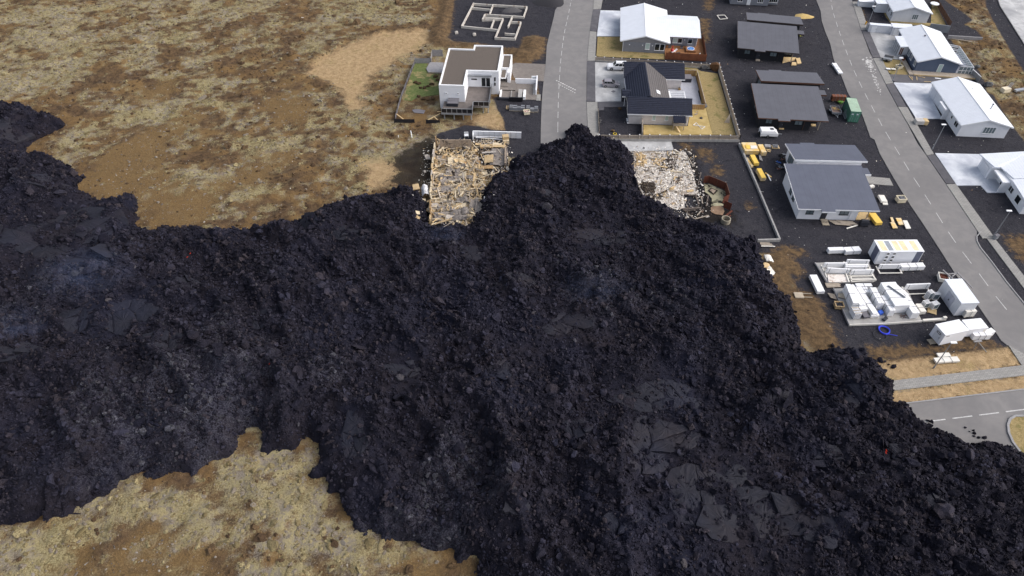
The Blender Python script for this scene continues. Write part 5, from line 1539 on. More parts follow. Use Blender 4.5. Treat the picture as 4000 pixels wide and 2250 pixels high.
# ---------------- cars
m_tyre = mat('tyre_rubber', (0.012, 0.012, 0.013, 1), 0.85, 0.1)
m_rim = mat('wheel_rim', lin(150, 150, 152), 0.4, 0.1, metallic=0.7)
m_carw = mat('white_car_paint', lin(236, 236, 238), 0.25, 0.02, spec=0.6)
m_cars = mat('silver_car_paint', lin(158, 154, 160), 0.3, 0.04, spec=0.6, metallic=0.3)
m_light = mat('head_lamp', lin(230, 230, 225), 0.2, 0.05, spec=0.7)
m_tail = mat('tail_lamp', lin(150, 20, 24), 0.3, 0.05)
def car(name, label, loc, rz, L, Wd, prof, roof, wheel_r, wb, paint, hood_f):
    """prof: side profile (x, z) of lower body; roof: (x0, x1, z, x2, x3) base and top of cabin. Front towards +x"""
    c_ = thing(name, label, 'car', loc, rz)
    def loft(sections):
        mb = MB()
        n = len(sections[0])
        for s_ in sections:
            mb.v += s_
        for i in range(len(sections) - 1):
            for k in range(n):
                mb.f.append((i*n + k, i*n + (k+1) % n, (i+1)*n + (k+1) % n, (i+1)*n + k))
        mb.f += [tuple(range(n)), tuple(reversed(range((len(sections)-1)*n, len(sections)*n)))]
        return mb
    w = Wd / 2
    secs = [[(x * (1 if abs(y) < w * .95 else .985), y, z if abs(y) < w * .95 else min(z, max(p[1] for p in prof) - .05) if z > .5 else z) for x, z in prof] for y in (-w, -w * .93, w * .93, w)]
    loft(secs).build('body', paint, c_)
    x0, x1, zb, x2, x3, zt_ = roof
    cab = [(x0, zb), (x1, zb), (x3, zt_), (x2, zt_)]
    v = [(x0, -w*.95, zb), (x1, -w*.95, zb), (x1, w*.95, zb), (x0, w*.95, zb), (x2, -w*.76, zt_), (x3, -w*.76, zt_), (x3, w*.76, zt_), (x2, w*.76, zt_)]
    MB().add(v, [(0, 3, 2, 1), (4, 5, 6, 7), (0, 1, 5, 4), (1, 2, 6, 5), (2, 3, 7, 6), (3, 0, 4, 7)]).build('cabin', paint, c_)
    def quad(nm, q, m, off):
        q = [Vector(p) for p in q]
        nn = (q[1] - q[0]).cross(q[3] - q[0]).normalized() * off
        MB().slab([p + nn for p in q], .01).build(nm, m, c_) if abs(nn.z) > .001 * 1e9 else MB().add([p + nn for p in q] + [p - nn * .2 for p in q], [(0, 1, 2, 3), (7, 6, 5, 4), (0, 4, 5, 1), (1, 5, 6, 2), (2, 6, 7, 3), (3, 7, 4, 0)]).build(nm, m, c_)
    def L3(a, b, f):
        return tuple(a[i] + (b[i] - a[i]) * f for i in range(3))
    def face(A, B, C, D, u0, u1, v0, v1):
        def pt(u, v_):
            return L3(L3(A, B, u), L3(D, C, u), v_)
        return [pt(u0, v0), pt(u1, v0), pt(u1, v1), pt(u0, v1)]
    quad('windscreen', face(v[1], v[2], v[6], v[5], .06, .94, .08, .92), m_glass, .015)
    quad('rear_window', face(v[3], v[0], v[4], v[7], .08, .92, .3, .9), m_glass, .015)
    for A, B, C, D in ((v[0], v[1], v[5], v[4]), (v[2], v[3], v[7], v[6])):
        for u0, u1 in ((.06, .33), (.36, .63), (.66, .93)):
            quad('side_window', face(A, B, C, D, u0, u1, .12, .86), m_glass, .015)
    for x in (-wb / 2, wb / 2):
        for y in (-1, 1):
            wh = MB().tube((x, y * (w - .2), wheel_r), (x, y * (w + .03), wheel_r), wheel_r, n=16).build('wheel', m_tyre, c_)
            MB().tube((x, y * (w + .0), wheel_r), (x, y * (w + .045), wheel_r), wheel_r * .62, n=12).build('rim', m_rim, wh)
    fx = max(p[0] for p in prof)
    rx = min(p[0] for p in prof)
    for y in (-1, 1):
        MB().cbox((fx - .12, y * (w - .25), .72), (.2, .4, .16)).build('headlight', m_light, c_)
        MB().cbox((rx + .06, y * (w - .18), .85), (.12, .26, .3)).build('tail_light', m_tail, c_)
        MB().cbox((x1 - .15, y * (w + .08), zb + .05), (.18, .2, .14)).build('mirror', paint, c_)
    MB().cbox((fx - .01, 0, .45), (.06, Wd * .7, .25)).build('grille', m_tubd, c_)
    return c_
p = (at('T1', 510, 575) + at('T1', 880, 580)) / 2
suv = car('parked_car', 'white off road car parked beside the picket fence', (p.x, p.y + 0.9, .06), R(176.5), 4.8, 1.88,
    [(-2.3, .35), (-2.35, .75), (-2.25, 1.1), (1.2, 1.1), (2.1, 1.0), (2.4, .85), (2.42, .5), (2.3, .32)], (-2.25, 1.05, 1.08, -2.05, .35, 1.82), .40, 2.79, m_carw, 1)
for y in (-.6, .6):
    MB().bar((-1.8, y, 1.88), (.2, y, 1.88), .05, .05).build('roof_rail', m_rim, suv)
p = (at('T1', 300, 1140) + at('T1', 665, 1140)) / 2
car('parked_car', 'silver grey hatchback on the stained concrete driveway', (p.x, p.y + .8, .06), R(-2.5), 3.95, 1.7,
    [(-1.85, .28), (-1.95, .6), (-1.85, .98), (1.0, .95), (1.65, .82), (1.95, .62), (1.98, .4), (1.85, .26)], (-1.88, 1.0, .95, -1.55, .05, 1.5), .31, 2.51, m_cars, 1)
# floor drain mat
tag(MB().prism(poly('T1', [(480, 1252), (560, 1210), (640, 1252), (560, 1295)], .07), .06, .07).build('drain_cover', m_tubg), 'dark diamond shaped drain cover in the stained driveway', 'drain cover')

# ---------------- twin pitched prefab houses (two black, one white)
def mono_house(label, org, rz, wall, roof, fascia, frame, pane_m, solid_side=True):
    h = thing('split_roof_house', label, 'house', (org.x, org.y, 0), rz)
    # front block
    def wedge(x0, x1, y0, y1, z0, z1):
        v = [(x0, y0, -.1), (x1, y0, -.1), (x1, y1, -.1), (x0, y1, -.1), (x0, y0, z0), (x1, y0, z0), (x1, y1, z1), (x0, y1, z1)]
        return MB().add(v, [(0, 3, 2, 1), (4, 5, 6, 7), (0, 1, 5, 4), (1, 2, 6, 5), (2, 3, 7, 6), (3, 0, 4, 7)])
    wedge(.65, 11.2, .7, 11.5, 2.62, 4.0).build('wall', wall, h)
    wedge(11.2, 13.6, 3.6, 11.5, 2.95, 4.0).build('porch_wall', wall, h)
    wedge(3.1, 15.4, 13.9, 19.8, 3.95, 3.0).build('rear_wall', wall, h)
    wedge(2.6, 15.6, 11.5, 13.9, 2.4, 2.4).build('link_wall', wall, h)
    MB().slab([(0, 0, 2.8), (14.4, 0, 2.8), (14.3, 11.8, 4.25), (-.1, 11.8, 4.25)], .2).build('roof_slope', roof, h)
    MB().slab([(4.05, -.6, 2.73), (6.52, -.6, 2.73), (6.52, -.004, 2.8), (4.05, -.004, 2.8)], .18).build('porch_roof', roof, h)
    MB().slab([(2.3, 13.3, 4.15), (16, 13.3, 4.15), (16.2, 20.5, 3.0), (2.5, 20.5, 3.0)], .16).build('roof_slope', roof, h)
    MB().slab([(5.5, 20.5, 3.0), (8.3, 20.5, 3.0), (8.3, 21.1, 2.9), (5.5, 21.1, 2.9)], .16).build('porch_roof', roof, h)
    MB().box(14.31, 11.2, 2.42, 16.5, 13.29, 2.6).build('link_roof', roof, h)
    MB().box(14.35, 11.12, 2.3, 16.55, 11.2, 2.62).build('fascia', fascia, h)
    MB().bar((-.02, -.03, 2.68), (4.05, -.03, 2.68), .05, .22).build('fascia', fascia, h)
    MB().bar((6.52, -.03, 2.68), (14.42, -.03, 2.68), .05, .22).build('fascia', fascia, h)
    MB().bar((4.03, -.63, 2.62), (6.54, -.63, 2.62), .05, .22).build('fascia', fascia, h)
    MB().bar((-.03, -.05, 2.68), (-.13, 11.82, 4.13), .05, .24).build('fascia', fascia, h)
    MB().bar((2.28, 13.27, 3.98), (16.02, 13.27, 3.98), .05, .36).build('fascia', fascia, h)
    MB().bar((2.27, 13.3, 4.04), (2.47, 20.5, 2.88), .05, .24).build('fascia', fascia, h)
    window(h, 'F', 1.9, 1.15, 1.35, 1.05, .7, frame, 2, pane_m)
    window(h, 'F', 7.9, 1.15, 1.6, 1.05, .7, frame, 2, pane_m)
    door(h, 'F', 4.75, .05, 1.0, 2.1, .7, m_tubd, frame)
    window(h, 'F', 11.35, .6, 2.1, 1.9, 3.6, frame, 3, pane_m, 'window', False)
    for y in (4.2, 6.2):
        window(h, 'L', y, 1.1, 1.1, 1.6, .65, frame, 1, pane_m)
    window(h, 'L', 15.6, .4, 2.6, 2.4, 3.1, frame, 2, pane_m, 'window', False)
    MB().box(13.1, .9, 0, 13.25, 1.05, 2.75).build('porch_post', m_oldw, h)
    MB().tube((9.9, .62, 2.6), (9.9, .62, 0), .05, n=6).build('drain_pipe', fascia, h)
    return h
m_fasb = mat('dark_fascia', lin(60, 52, 50), 0.7, 0.1)
m_panew = mat('window_glass_curtain', lin(110, 122, 128), 0.2, 0.2, 0.5, spec=0.6)
o = at('R3', 340, 483, 2.8)
hb1 = mono_house('black clad house with dark grey split roof and wooden terrace boards', o, R(-12), m_black, m_roofb, m_fasb, m_frameb, m_panew)
o = at('R3', 550, 1190, 2.8)
hb2 = mono_house('black clad house with brown edged split roof beside the camper', o, R(-5.5), m_black, m_roofb, m_brown, m_frameb, m_panew)
o = at('R7', 780, 915, 2.8)
hb3 = mono_house('new white house with blue grey split roof among timber stacks', o, R(-2.3), m_white, m_roofbl, m_whitet, m_frameb, m_panew)
# terrace boards and steps in front of the black house
tc = thing('timber_terrace', 'pale timber terrace boards in front of the upper black house', 'terrace')
for k, q in enumerate([[(795, 630), (920, 600), (930, 580), (805, 575)], [(885, 655), (935, 655), (935, 628), (890, 625)], [(930, 585), (970, 582), (985, 635), (945, 640)]]):
    MB().prism(poly('R3', q, .25), 0, .25 - .02 * k).build('board_deck', m_neww, tc)
for nm, sh, a, b, m in (('pale step below the upper black house door', 'R3', 542, 612, m_oldw), ('pale step below the lower black house door', 'R3', 780, 1302, m_neww), ('pale step stack under the lower black house porch', 'R3', 1103, 1270, m_neww)):
    st = thing('step', nm, 'step', at(sh, a, b), R(-6))
    MB().box(-.5, -.3, 0, .5, .1, .12).build('tread', m, st)
    MB().box(-.5, -.1, .12, .5, .3, .24).build('tread', m, st)
# grey house at the top edge
o = at('R3', 265, 30, .3)
h = thing('grey_house', 'light grey house with white windows cut by the top picture edge', 'house', (o.x, o.y, 0), R(-7))
MB().box(0, 0, 0, 10.2, 9, 2.7).build('wall', m_sidingg, h)
MB().box(10.2, 1.0, 0, 13, 9, 2.7).build('side_wall', m_sidingg, h)
MB().slab([(-.4, -.4, 2.75), (13.4, -.4, 2.75), (13.4, 5, 4.2), (-.4, 5, 4.2)], .15).build('roof_slope', m_roofb, h)
MB().slab([(-.4, 5, 4.2), (13.4, 5, 4.2), (13.4, 9.6, 2.75), (-.4, 9.6, 2.75)], .15).build('roof_slope', m_roofb, h)
window(h, 'F', 7.2, .8, 1.5, 1.2, 0, m_frame, 3)
window(h, 'F', 1.8, .8, 1.4, 1.2, 0, m_frame, 2)
window(h, 'F', 10.5, .6, 2.2, 1.3, 1.0, m_frame, 4)
door(h, 'F', 4.4, 0, 1.0, 2.1, 0, m_whitet)

# ---------------- far street houses
def far_gable(name, label, org, rz, W_, D_, ze, zr, wall, xm):
    h = thing(name, label, 'house', (org.x, org.y, 0), rz)
    pent(MB(), .35, W_ - .5, .35, D_ - .3, -.1, ze - .2, zr - .25, xm).build('wall', wall, h)
    gable_roof(h, 0, W_, 0, D_, ze, zr, xm, m_roofw, trim=m_whitet)
    return h
o = at('S7', 735, 497, 2.7)
h = far_gable('long_white_house', 'long white house with white gable roof and small chimney pipe', o, R(-5), 10.45, 18.0, 2.75, 4.25, m_white, 5.05)
window(h, 'F', 5.0, .9, 2.4, 1.5, .35, m_frame, 4, m_panew)
window(h, 'L', 1.6, 1.0, 1.6, 1.1, .35, m_frame, 2, m_glass)
window(h, 'L', 4.6, 1.3, .7, .7, .35, m_frame, 1, m_glass)
door(h, 'L', 8.0, .1, 1.0, 2.1, .35, m_whitet)
MB().box(-.75, 6.7, 0, .34, 6.9, 2.3).build('porch_wall', m_white, h)
MB().box(-.75, 6.9, 2.2, .34, 10.2, 2.4).build('porch_roof', m_whitet, h)
for y in (11.6, 14.4):
    gd = MB().box(.28, y, .02, .345, y + 2.5, 2.2).build('garage_door', m_whites, h)
pi = MB().tube((7.7, 5.8, 3.2), (7.7, 5.8, 4.6), .12, n=8).build('chimney_pipe', m_steel, h)
MB().tube((7.7, 5.8, 4.6), (7.7, 5.8, 4.72), .17, n=8).build('cowl', m_tubd, pi)
MB().tube((6.6, 13.5, 3.7), (6.6, 13.5, 4.1), .06).build('vent_pipe', m_steel, h)
o = at('S7', 1155, 920, 2.9)
h = thing('white_garage_house', 'white flat gabled house with garage at the right picture edge', 'house', (o.x, o.y, 0), R(-5))
MB().box(-2.4, 3.4, 0, 12, 7.4, 2.75).build('garage_wall', m_white, h)
MB().box(-.4, -7.2, 0, 12, 3.4, 2.75).build('wall', m_white, h)
MB().slab([(-3.3, 7.5, 2.95), (-2.1, 3.2, 2.95), (-.95, 3.2, 2.95), (0, -.3, 2.95), (6, -.3, 3.9), (6, 7.9, 3.9)], .2).build('roof_slope', m_roofwx, h)
MB().slab([(-.6, -7.6, 2.7), (6, -7.6, 3.7), (6, -.35, 3.7), (-.3, -.35, 2.8)], .18).build('roof_slope', m_roofwx, h)
MB().slab([(6, -7.6, 3.7), (12.4, -7.6, 2.7), (12.4, 7.9, 2.95), (6, 7.9, 3.85)], .18).build('roof_slope', m_roofwx, h)
MB().box(-2.42, 3.2, 2.72, 12, 3.39, 2.74).build('soffit', m_whitet, h)
MB().box(-1.9, -.6, 2.1, -.42, 3.2, 2.35).build('porch_roof', m_whitet, h)
MB().box(-1.9, -.8, 0, -.42, -.6, 2.3).build('porch_wall', m_white, h)
MB().box(-2.47, 3.9, .05, -2.41, 6.8, 2.2).build('garage_door', m_whites, h)
door(h, 'L', .9, .1, 1.0, 2.0, -.4, m_glass)
window(h, 'L', -2.6, .9, 1.5, 1.2, -.4, m_frame, 2)
window(h, 'L', -5.6, .7, 1.6, 1.5, -.4, m_frame, 1)
o = at('R4', 865, 625, 2.7)
h = far_gable('blue_grey_house', 'blue grey house with white gable roof and glass conservatory', o, R(-8), 10.05, 17.3, 2.75, 4.25, m_blue, 4.8)
MB().slab([(-1.9, 7.7, 2.6), (-.03, 7.7, 2.76), (-.03, 13.4, 2.76), (-1.9, 13.4, 2.6)], .14).build('porch_roof', m_roofw, h)
MB().box(-1.8, 7.9, 0, .34, 8.0, 2.5).build('porch_wall', m_whites, h)
window(h, 'F', -1.7, .4, .9, 1.9, 7.9, m_frame, 2, mat('brown_pane', lin(92, 48, 36), .4), 'window', False)
for k in range(5):
    MB().box(-1.8, 8.3 + k * 1.05, 0, -1.72, 8.38 + k * 1.05, 2.45).build('porch_post', m_whitet, h)
door(h, 'F', 5.2, .2, 1.0, 2.1, .35, m_glassp)
for y in (1.2, 4.2, 6.2):
    window(h, 'L', y, .9, 1.1, 1.1, .35, m_frame, 2, m_panew)
MB().box(4.0, 11.0, 3.95, 4.3, 11.5, 4.25).build('roof_vent', m_tubg, h)
cv = MB()
for a, b in (((10.0, .35), (13.0, .35)), ((13.0, .35), (13.0, 11.0)), ((13.0, 11.0), (10.0, 11.0))):
    for z in (.1, 1.1, 2.05):
        cv.bar((*a, z), (*b, z), .08, .1)
for y in np.linspace(.35, 11, 11):
    cv.box(12.95, y - .04, 0, 13.05, y + .04, 2.1)
    cv.bar((10.02, y, 2.5), (13.0, y, 2.08), .06, .08)
for x in (10.8, 11.6, 12.4):
    cv.box(x - .04, .31, 0, x + .04, .39, 2.1)
cvo = cv.build('conservatory_frame', m_whitet, h)
MB().box(12.98, .4, .5, 13.02, 10.9, 2.0).build('glass_side', m_glassp, h)
MB().box(10.0, .33, .1, 12.95, .37, 2.0).build('glass_front', m_panew, h)
MB().box(10.0, .4, 0, 12.9, 10.9, .15).build('floor', m_deckg, h)
MB().box(12.0, 1.5, .15, 12.9, 9.5, .9).build('bench', m_whites, h)
dkb = MB().box(-.3, -1.6, 0, 13.5, .3, .35)
dkb.box(-1.3, -1.6, 0, -.31, 7.5, .3)
dkb.build('deck', m_oldw, h)
MB().bar((-.3, -1.68, .25), (13.5, -1.68, .25), .06, .25).build('deck_edge', m_neww, h)
sw = thing('steel_screen', 'pale corrugated screen at the conservatory corner', 'screen')
q = poly('R4', [(1410, 735), (1490, 810)], .6)
MB().bar(q[0], q[1], .1, 1.6).build('panel', m_steel, sw)
MB().bar(q[0] + Vector((0, 0, .85)), q[1] + Vector((0, 0, .85)), .14, .06).build('rail', m_whitet, sw)
o = at('R4', 620, 118, 2.7)
h = far_gable('white_sided_house', 'white sided gable house cut by the top edge above the store sheds', o, R(-8), 9.95, 17, 2.75, 4.25, m_whites, 4.8)
window(h, 'F', 5.3, .8, 1.5, 1.4, .35, m_frame, 3, m_panew)
for y in (1.0, 3.5):
    window(h, 'L', y, .9, 1.0, 1.1, .35, m_frame, 2)
MB().box(-2.6, 5.5, 0, .3, 9, 2.4).build('porch_wall', m_whites, h)
MB().slab([(-2.9, 5.2, 2.5), (-.05, 5.2, 2.6), (-.05, 9.2, 2.6), (-2.9, 9.2, 2.5)], .12).build('porch_roof', m_roofw, h)
window(h, 'L', 6.0, .3, 1.8, 1.9, -2.6, m_frame, 3)
pr = thing('garden_parasol', 'round white parasol table beside the top white house', 'parasol', at('R4', 1020, 80, 0), 0)
MB().tube((0, 0, 0), (0, 0, 1.2), .06).build('pole', m_steel, pr)
MB().tube((0, 0, 1.2), (0, 0, 1.3), 1.2, 1.1, 20).build('disc', m_whitet, pr)
board_fence('garden_fence', 'dark brown board fence behind the top white house', poly('R4', [(990, 30), (1055, 55), (1185, 275)]), 1.5, 2.2, m_brown, m_brown, .5)
# white storage sheds and long store
def shed(label, sheet_, fl, fr, bl, zt_, m=m_whites, roof=m_roofwx, name='storage_shed'):
    p, a, w, d = box_fit(sheet_, fl, fr, bl, zt_)
    s_ = thing(name, label, 'shed', p, a)
    MB().box(0, 0, 0, w, d, zt_ - .12).build('wall', m, s_)
    MB().box(-.08, -.08, zt_ - .12, w + .08, d + .08, zt_).build('roof', roof, s_)
    dr = MB().box(w * .1, -.05, .08, w * .32, -.01, zt_ - .35).build('door', m_whitet, s_)
    MB().box(w * .29, -.09, .9, w * .31, -.05, 1.05).build('handle', m_tubd, dr)
    return s_
shed('long white store shed beside the far street lamp', 'A4', (245, 750), (925, 805), (205, 690), 2.0)
shed('white store with flat white roof behind the blue grey house', 'A4', (940, 830), (1560, 870), (920, 705), 2.1)
tag(MB().bar(at('R4', 985, 275, 1.0), at('R4', 1185, 300, 1.0), .15, 2.0).build('screen_wall', m_steel), 'grey metal screen wall between the far top gardens', 'wall')
tag(MB().bar(at('R4', 1170, 375, .4), at('R4', 1515, 395, .4), .3, .9).build('timber_wall', m_greyw), 'long grey weathered timber wall at the moor edge', 'wall')
for nm, a, b, hh in (('beside the upper far driveway', (290, 60), (392, 70), 1.0),):
    p = at('R4', 340, 72)
    cb = thing('electric_cabinet', 'white cabinet box ' + nm, 'cabinet', p, R(-8))
    MB().box(-2.1, 0, 0, 1.9, 1.6, 1.35).build('case', m_whites, cb)
    MB().box(-2.2, -.1, 1.35, 2.0, 1.7, 1.5).build('lid', m_whitet, cb)
cb = thing('electric_cabinet', 'grey cabinet standing at the left end of the long store shed', 'cabinet', at('A4', 165, 930), R(-8))
MB().box(-.35, 0, 0, .35, 1.4, 1.3).build('case', m_steel, cb)
MB().box(-.4, -.05, 1.3, .4, 1.45, 1.36).build('lid', m_tubg, cb)
hy = thing('fire_hydrant', 'yellow fire hydrant beside the upper far pavement', 'hydrant', at('A4', 80, 755), 0)
m_yel = mat('yellow_paint', lin(226, 170, 50), 0.5, 0.08)
MB().tube((0, 0, 0), (0, 0, .75), .16).build('barrel', m_yel, hy)
MB().tube((0, 0, .75), (0, 0, .95), .2, .08).build('bonnet', m_yel, hy)
MB().tube((-.25, 0, .5), (.25, 0, .5), .08).build('nozzle', m_yel, hy)

# ================================================================== RUINS
m_batt = [mat('insulation_tan', lin(200, 174, 134), 0.95, 0.16, 2.5, random_tint=0.25), mat('insulation_pale', lin(212, 196, 168), 0.95, 0.16, 2.5, random_tint=0.25),
          mat('insulation_brown', lin(164, 134, 96), 0.95, 0.2, 2.5, random_tint=0.3), mat('insulation_ash', lin(176, 168, 160), 0.95, 0.2, 2.5, random_tint=0.3)]
m_sheetg = mat('scorched_roof_sheet', lin(134, 126, 120), 0.8, 0.2, 1.5, col2=lin(74, 70, 70), f2=(0.48, 0.62), s2=0.9)
m_char = mat('charred_debris', lin(74, 64, 56), 0.95, 0.35, 3.0, col2=lin(34, 31, 30), f2=(0.45, 0.6), s2=1.2)
m_ashw, t = newmat('white_ash', 0.95, 0.1)
P = t.worldpos()
n1, n2, n3 = t.noise(P, 1.1, 6, 0.75, dist=0.6), t.noise(P, 4.0, 5, 0.7), t.noise(P, 0.35, 4, 0.6)
c = t.mix(t.ramp(n2, 0.38, 0.6), lin(150, 138, 130), lin(230, 224, 216))
c = t.mix(t.mathn('MULTIPLY', t.ramp(n1, 0.55, 0.68), 0.8), c, lin(86, 76, 70))
c = t.mix(t.mathn('MULTIPLY', t.ramp(n3, 0.55, 0.68), 0.7), c, lin(146, 112, 76))
t.put(t.bsdf.inputs['Base Color'], c)
t.bump(t.mathn('ADD', n1, n2), 1.0, 0.2)
m_chip, t = newmat('ruin_chips', 0.9, 0.15)
rn = t.new('ShaderNodeObjectInfo').outputs['Random']
cr = t.new('ShaderNodeValToRGB')
cr.color_ramp.interpolation = 'CONSTANT'
for k, (p_, col_) in enumerate(((0.0, lin(236, 230, 222)), (0.48, lin(208, 198, 188)), (0.66, lin(160, 148, 136)), (0.76, lin(176, 152, 118)), (0.82, lin(104, 88, 78)), (0.91, lin(52, 48, 46)))):
    e = cr.color_ramp.elements[k] if k < 2 else cr.color_ramp.elements.new(p_)
    e.position, e.color = p_, col_
t.put(cr.inputs[0], rn)
t.put(t.bsdf.inputs['Base Color'], cr.outputs[0])
chip_c = source_collection('chip_sources', [chunk_mesh('chip_%s' % 'abcdef'[k], 820 + k, [.12, .3, .18][k % 3], .5, 1, 5) for k in range(6)], m_chip)
chip_t = source_collection('tan_chip_sources', [chunk_mesh('tan_chip_%s' % 'abcdef'[k], 840 + k, [.2, .35, .25][k % 3], .35, 1, 3) for k in range(6)], m_batt[0])

def bent_sheet(seed, nx=5, ny=4, wave=0.12, th=0.12, w=1.0, d=1.0):
    rg = random.Random(seed)
    a, b, ph = rg.uniform(.6, 1.6), rg.uniform(.5, 1.5), rg.uniform(0, 6)
    vs_ = []
    for s_ in (0, 1):
        for j in range(ny + 1):
            for i in range(nx + 1):
                x, y = (i / nx - .5) * w, (j / ny - .5) * d
                z = wave * math.sin(a * 3 * x / w + ph) + wave * .7 * math.cos(b * 3 * y / d + ph) + rg.uniform(-.15, .15) * wave
                vs_.append((x + rg.uniform(-.03, .03) * w, y + rg.uniform(-.03, .03) * d, z - s_ * th))
    n = (nx + 1) * (ny + 1)
    fs_ = []
    for j in range(ny):
        for i in range(nx):
            q = (j*(nx+1)+i, j*(nx+1)+i+1, (j+1)*(nx+1)+i+1, (j+1)*(nx+1)+i)
            fs_ += [q, tuple(reversed([k + n for k in q]))]
    rim = [i for i in range(nx+1)] + [j*(nx+1)+nx for j in range(1, ny+1)] + [ny*(nx+1)+i for i in range(nx-1, -1, -1)] + [j*(nx+1) for j in range(ny-1, 0, -1)]
    for k in range(len(rim)):
        a_, b_ = rim[k], rim[(k+1) % len(rim)]
        fs_.append((a_, a_ + n, b_ + n, b_))
    return vs_, fs_
batt_mesh = []
for k in range(8):
    for mm in m_batt:
        me = bpy.data.meshes.new('insulation_batt')
        v_, f_ = bent_sheet(50 + k, 3, 2, .1, .09)
        me.from_pydata(v_, [], f_)
        me.materials.append(mm)
        batt_mesh.append(me)

bh = thing('burnt_house', 'collapsed burnt house with rows of tan insulation, half pushed by lava', 'ruin')
lft = [Vector((-15.6, 120.6, 0)), Vector((-15.6, 112, 0)), Vector((-15.2, 105, 0)), Vector((-14.8, 98, 0)), Vector((-14.2, 92.5, 0))]
rgt = [Vector((-7.9, 120.4, 0)), Vector((-6.6, 112, 0)), Vector((-5.2, 105, 0)), Vector((-5.2, 98, 0)), Vector((-5.6, 91.3, 0))]
def side(pts, v):
    v = max(0, min(0.9999, v)) * (len(pts) - 1)
    i = int(v)
    return pts[i].lerp(pts[i+1], v - i)
def deb_z(u, v):
    lift = 0.35 + 2.3 * max(0, v - 0.35) ** 1.1
    return lift + 0.28 * math.sin(v * 34 + 1.2 * math.sin(u * 5)) + 0.18 * math.sin(u * 9 + v * 11)
mb = MB()
nu, nv = 20, 46
for j in range(nv + 1):
    for i in range(nu + 1):
        u, v = i / nu, j / nv
        p = side(lft, v).lerp(side(rgt, v), u)
        e = 0 if 0 < i < nu and 0 < j < nv else -1.5
        mb.v.append((p.x + random.uniform(-.1, .1), p.y + random.uniform(-.1, .1), deb_z(u, v) - .12 + random.uniform(-.12, .12) + (e if e else 0)))
for j in range(nv):
    for i in range(nu):
        mb.f.append((j*(nu+1)+i, (j+1)*(nu+1)+i, (j+1)*(nu+1)+i+1, j*(nu+1)+i+1))
mb.build('debris_bed', m_char, bh)
cnt = 0
for j in range(22):
    v = 0.17 + 0.77 * (j + .5) / 22
    seg = 3
    for i in range(seg):
        if random.random() < .16 or (i == 2 and .55 < v < .68):
            continue
        u = (i + .5 + random.uniform(-.1, .1)) / seg
        p = side(lft, v).lerp(side(rgt, v), u)
        v_, f_ = bent_sheet(2000 + j * 5 + i, 10, 3, random.uniform(.08, .2), .1, random.uniform(2.8, 4.2), random.uniform(.9, 1.7))
        ob = MB().add(v_, f_).build('board_sheet', random.choice([m_batt[0], m_batt[1], m_batt[1], m_batt[1], m_batt[3], m_batt[2], m_sheetg]), bh)
        ob.location = (p.x, p.y, deb_z(u, v) + random.uniform(.0, .25))
        ob.rotation_euler = (random.gauss(.12, .2), random.gauss(0, .1), random.gauss(.08, .12))
for j in range(30):
    v = 0.16 + 0.80 * (j + .5) / 30
    if 0.40 < v < 0.50 or 0.86 < v:
        dens = 0.2
    else:
        dens = 0.48
    k_n = 10
    for i in range(k_n):
        if random.random() > dens:
            continue
        u = (i + .5 + random.uniform(-.35, .35)) / k_n
        if u > .72 and .55 < v < .68:
            continue
        vv = v + 0.012 * math.sin(u * 7 + j)
        p = side(lft, vv).lerp(side(rgt, vv), u)
        ob = bpy.data.objects.new('insulation_batt', random.choice(batt_mesh))
        COL.objects.link(ob)
        ob.parent = bh
        ob.location = (p.x, p.y, deb_z(u, vv) + random.uniform(.15, .45))
        ob.scale = (random.uniform(.7, 1.5), random.uniform(.5, 1.0), random.uniform(.6, 1.1))
        ob.rotation_euler = (random.gauss(0.15, .3), random.gauss(0, .22), random.gauss(0.1, .3))
        cnt += 1
spl = []
for k in range(6):
    q = MB().cbox((0, 0, 0), (random.uniform(4, 9), random.uniform(.4, .9), .35))
    me = bpy.data.meshes.new('splinter_%s' % 'abcdef'[k])
    me.from_pydata(q.v, [], q.f)
    me.materials.append([m_batt[1], m_batt[3], m_batt[0], m_oldw, m_char, m_batt[1]][k])
    spl.append(me)
spl_c = source_collection('splinter_sources', spl, m_batt[1])
def gsheet(label_, cx, cy, z, w, d, rz, tilt, seed, m=None, wave=.25):
    v_, f_ = bent_sheet(seed, 8, 6, wave, .06, w, d)
    ob = MB().add(v_, f_).build('roof_sheet', m or m_sheetg, bh)
    ob.location = (cx, cy, z)
    ob.rotation_euler = (*tilt, rz)
for (x, y, w, d, rz, seed) in ((620, 560, 2.6, 2.2, .1, 1), (720, 570, 2.2, 1.6, -.05, 2), (690, 640, 4.0, 1.3, .15, 3), (480, 620, 1.6, 1.4, .3, 4), (500, 690, 1.5, 1.7, .5, 5), (860, 625, 1.4, 1.1, -.3, 6), (900, 1060, 1.5, 4.0, -.15, 7), (970, 1110, 1.4, 5.2, -.15, 8),
                               (760, 1110, 1.9, 2.0, .2, 9), (620, 1140, 2.6, 1.4, .2, 10), (460, 1170, 2.6, 1.8, .3, 11), (680, 1200, 3.4, 1.3, -.1, 12), (820, 940, 1.2, 1.8, .2, 13), (720, 950, 1.3, 1.5, .1, 14), (600, 1080, 1.5, 1.5, .1, 15), (460, 1060, 1.8, 1.3, 0, 16), (680, 470, 3.0, .9, .1, 17)):
    v = (y - 80) / 1200
    z = 0.6 + 2.4 * max(0, v - .3) + .25
    p = at('C1', x, y, z)
    gsheet('', p.x, p.y, z, w, d, rz, (random.gauss(0.1, .12), random.gauss(0, .12)), 400 + seed)
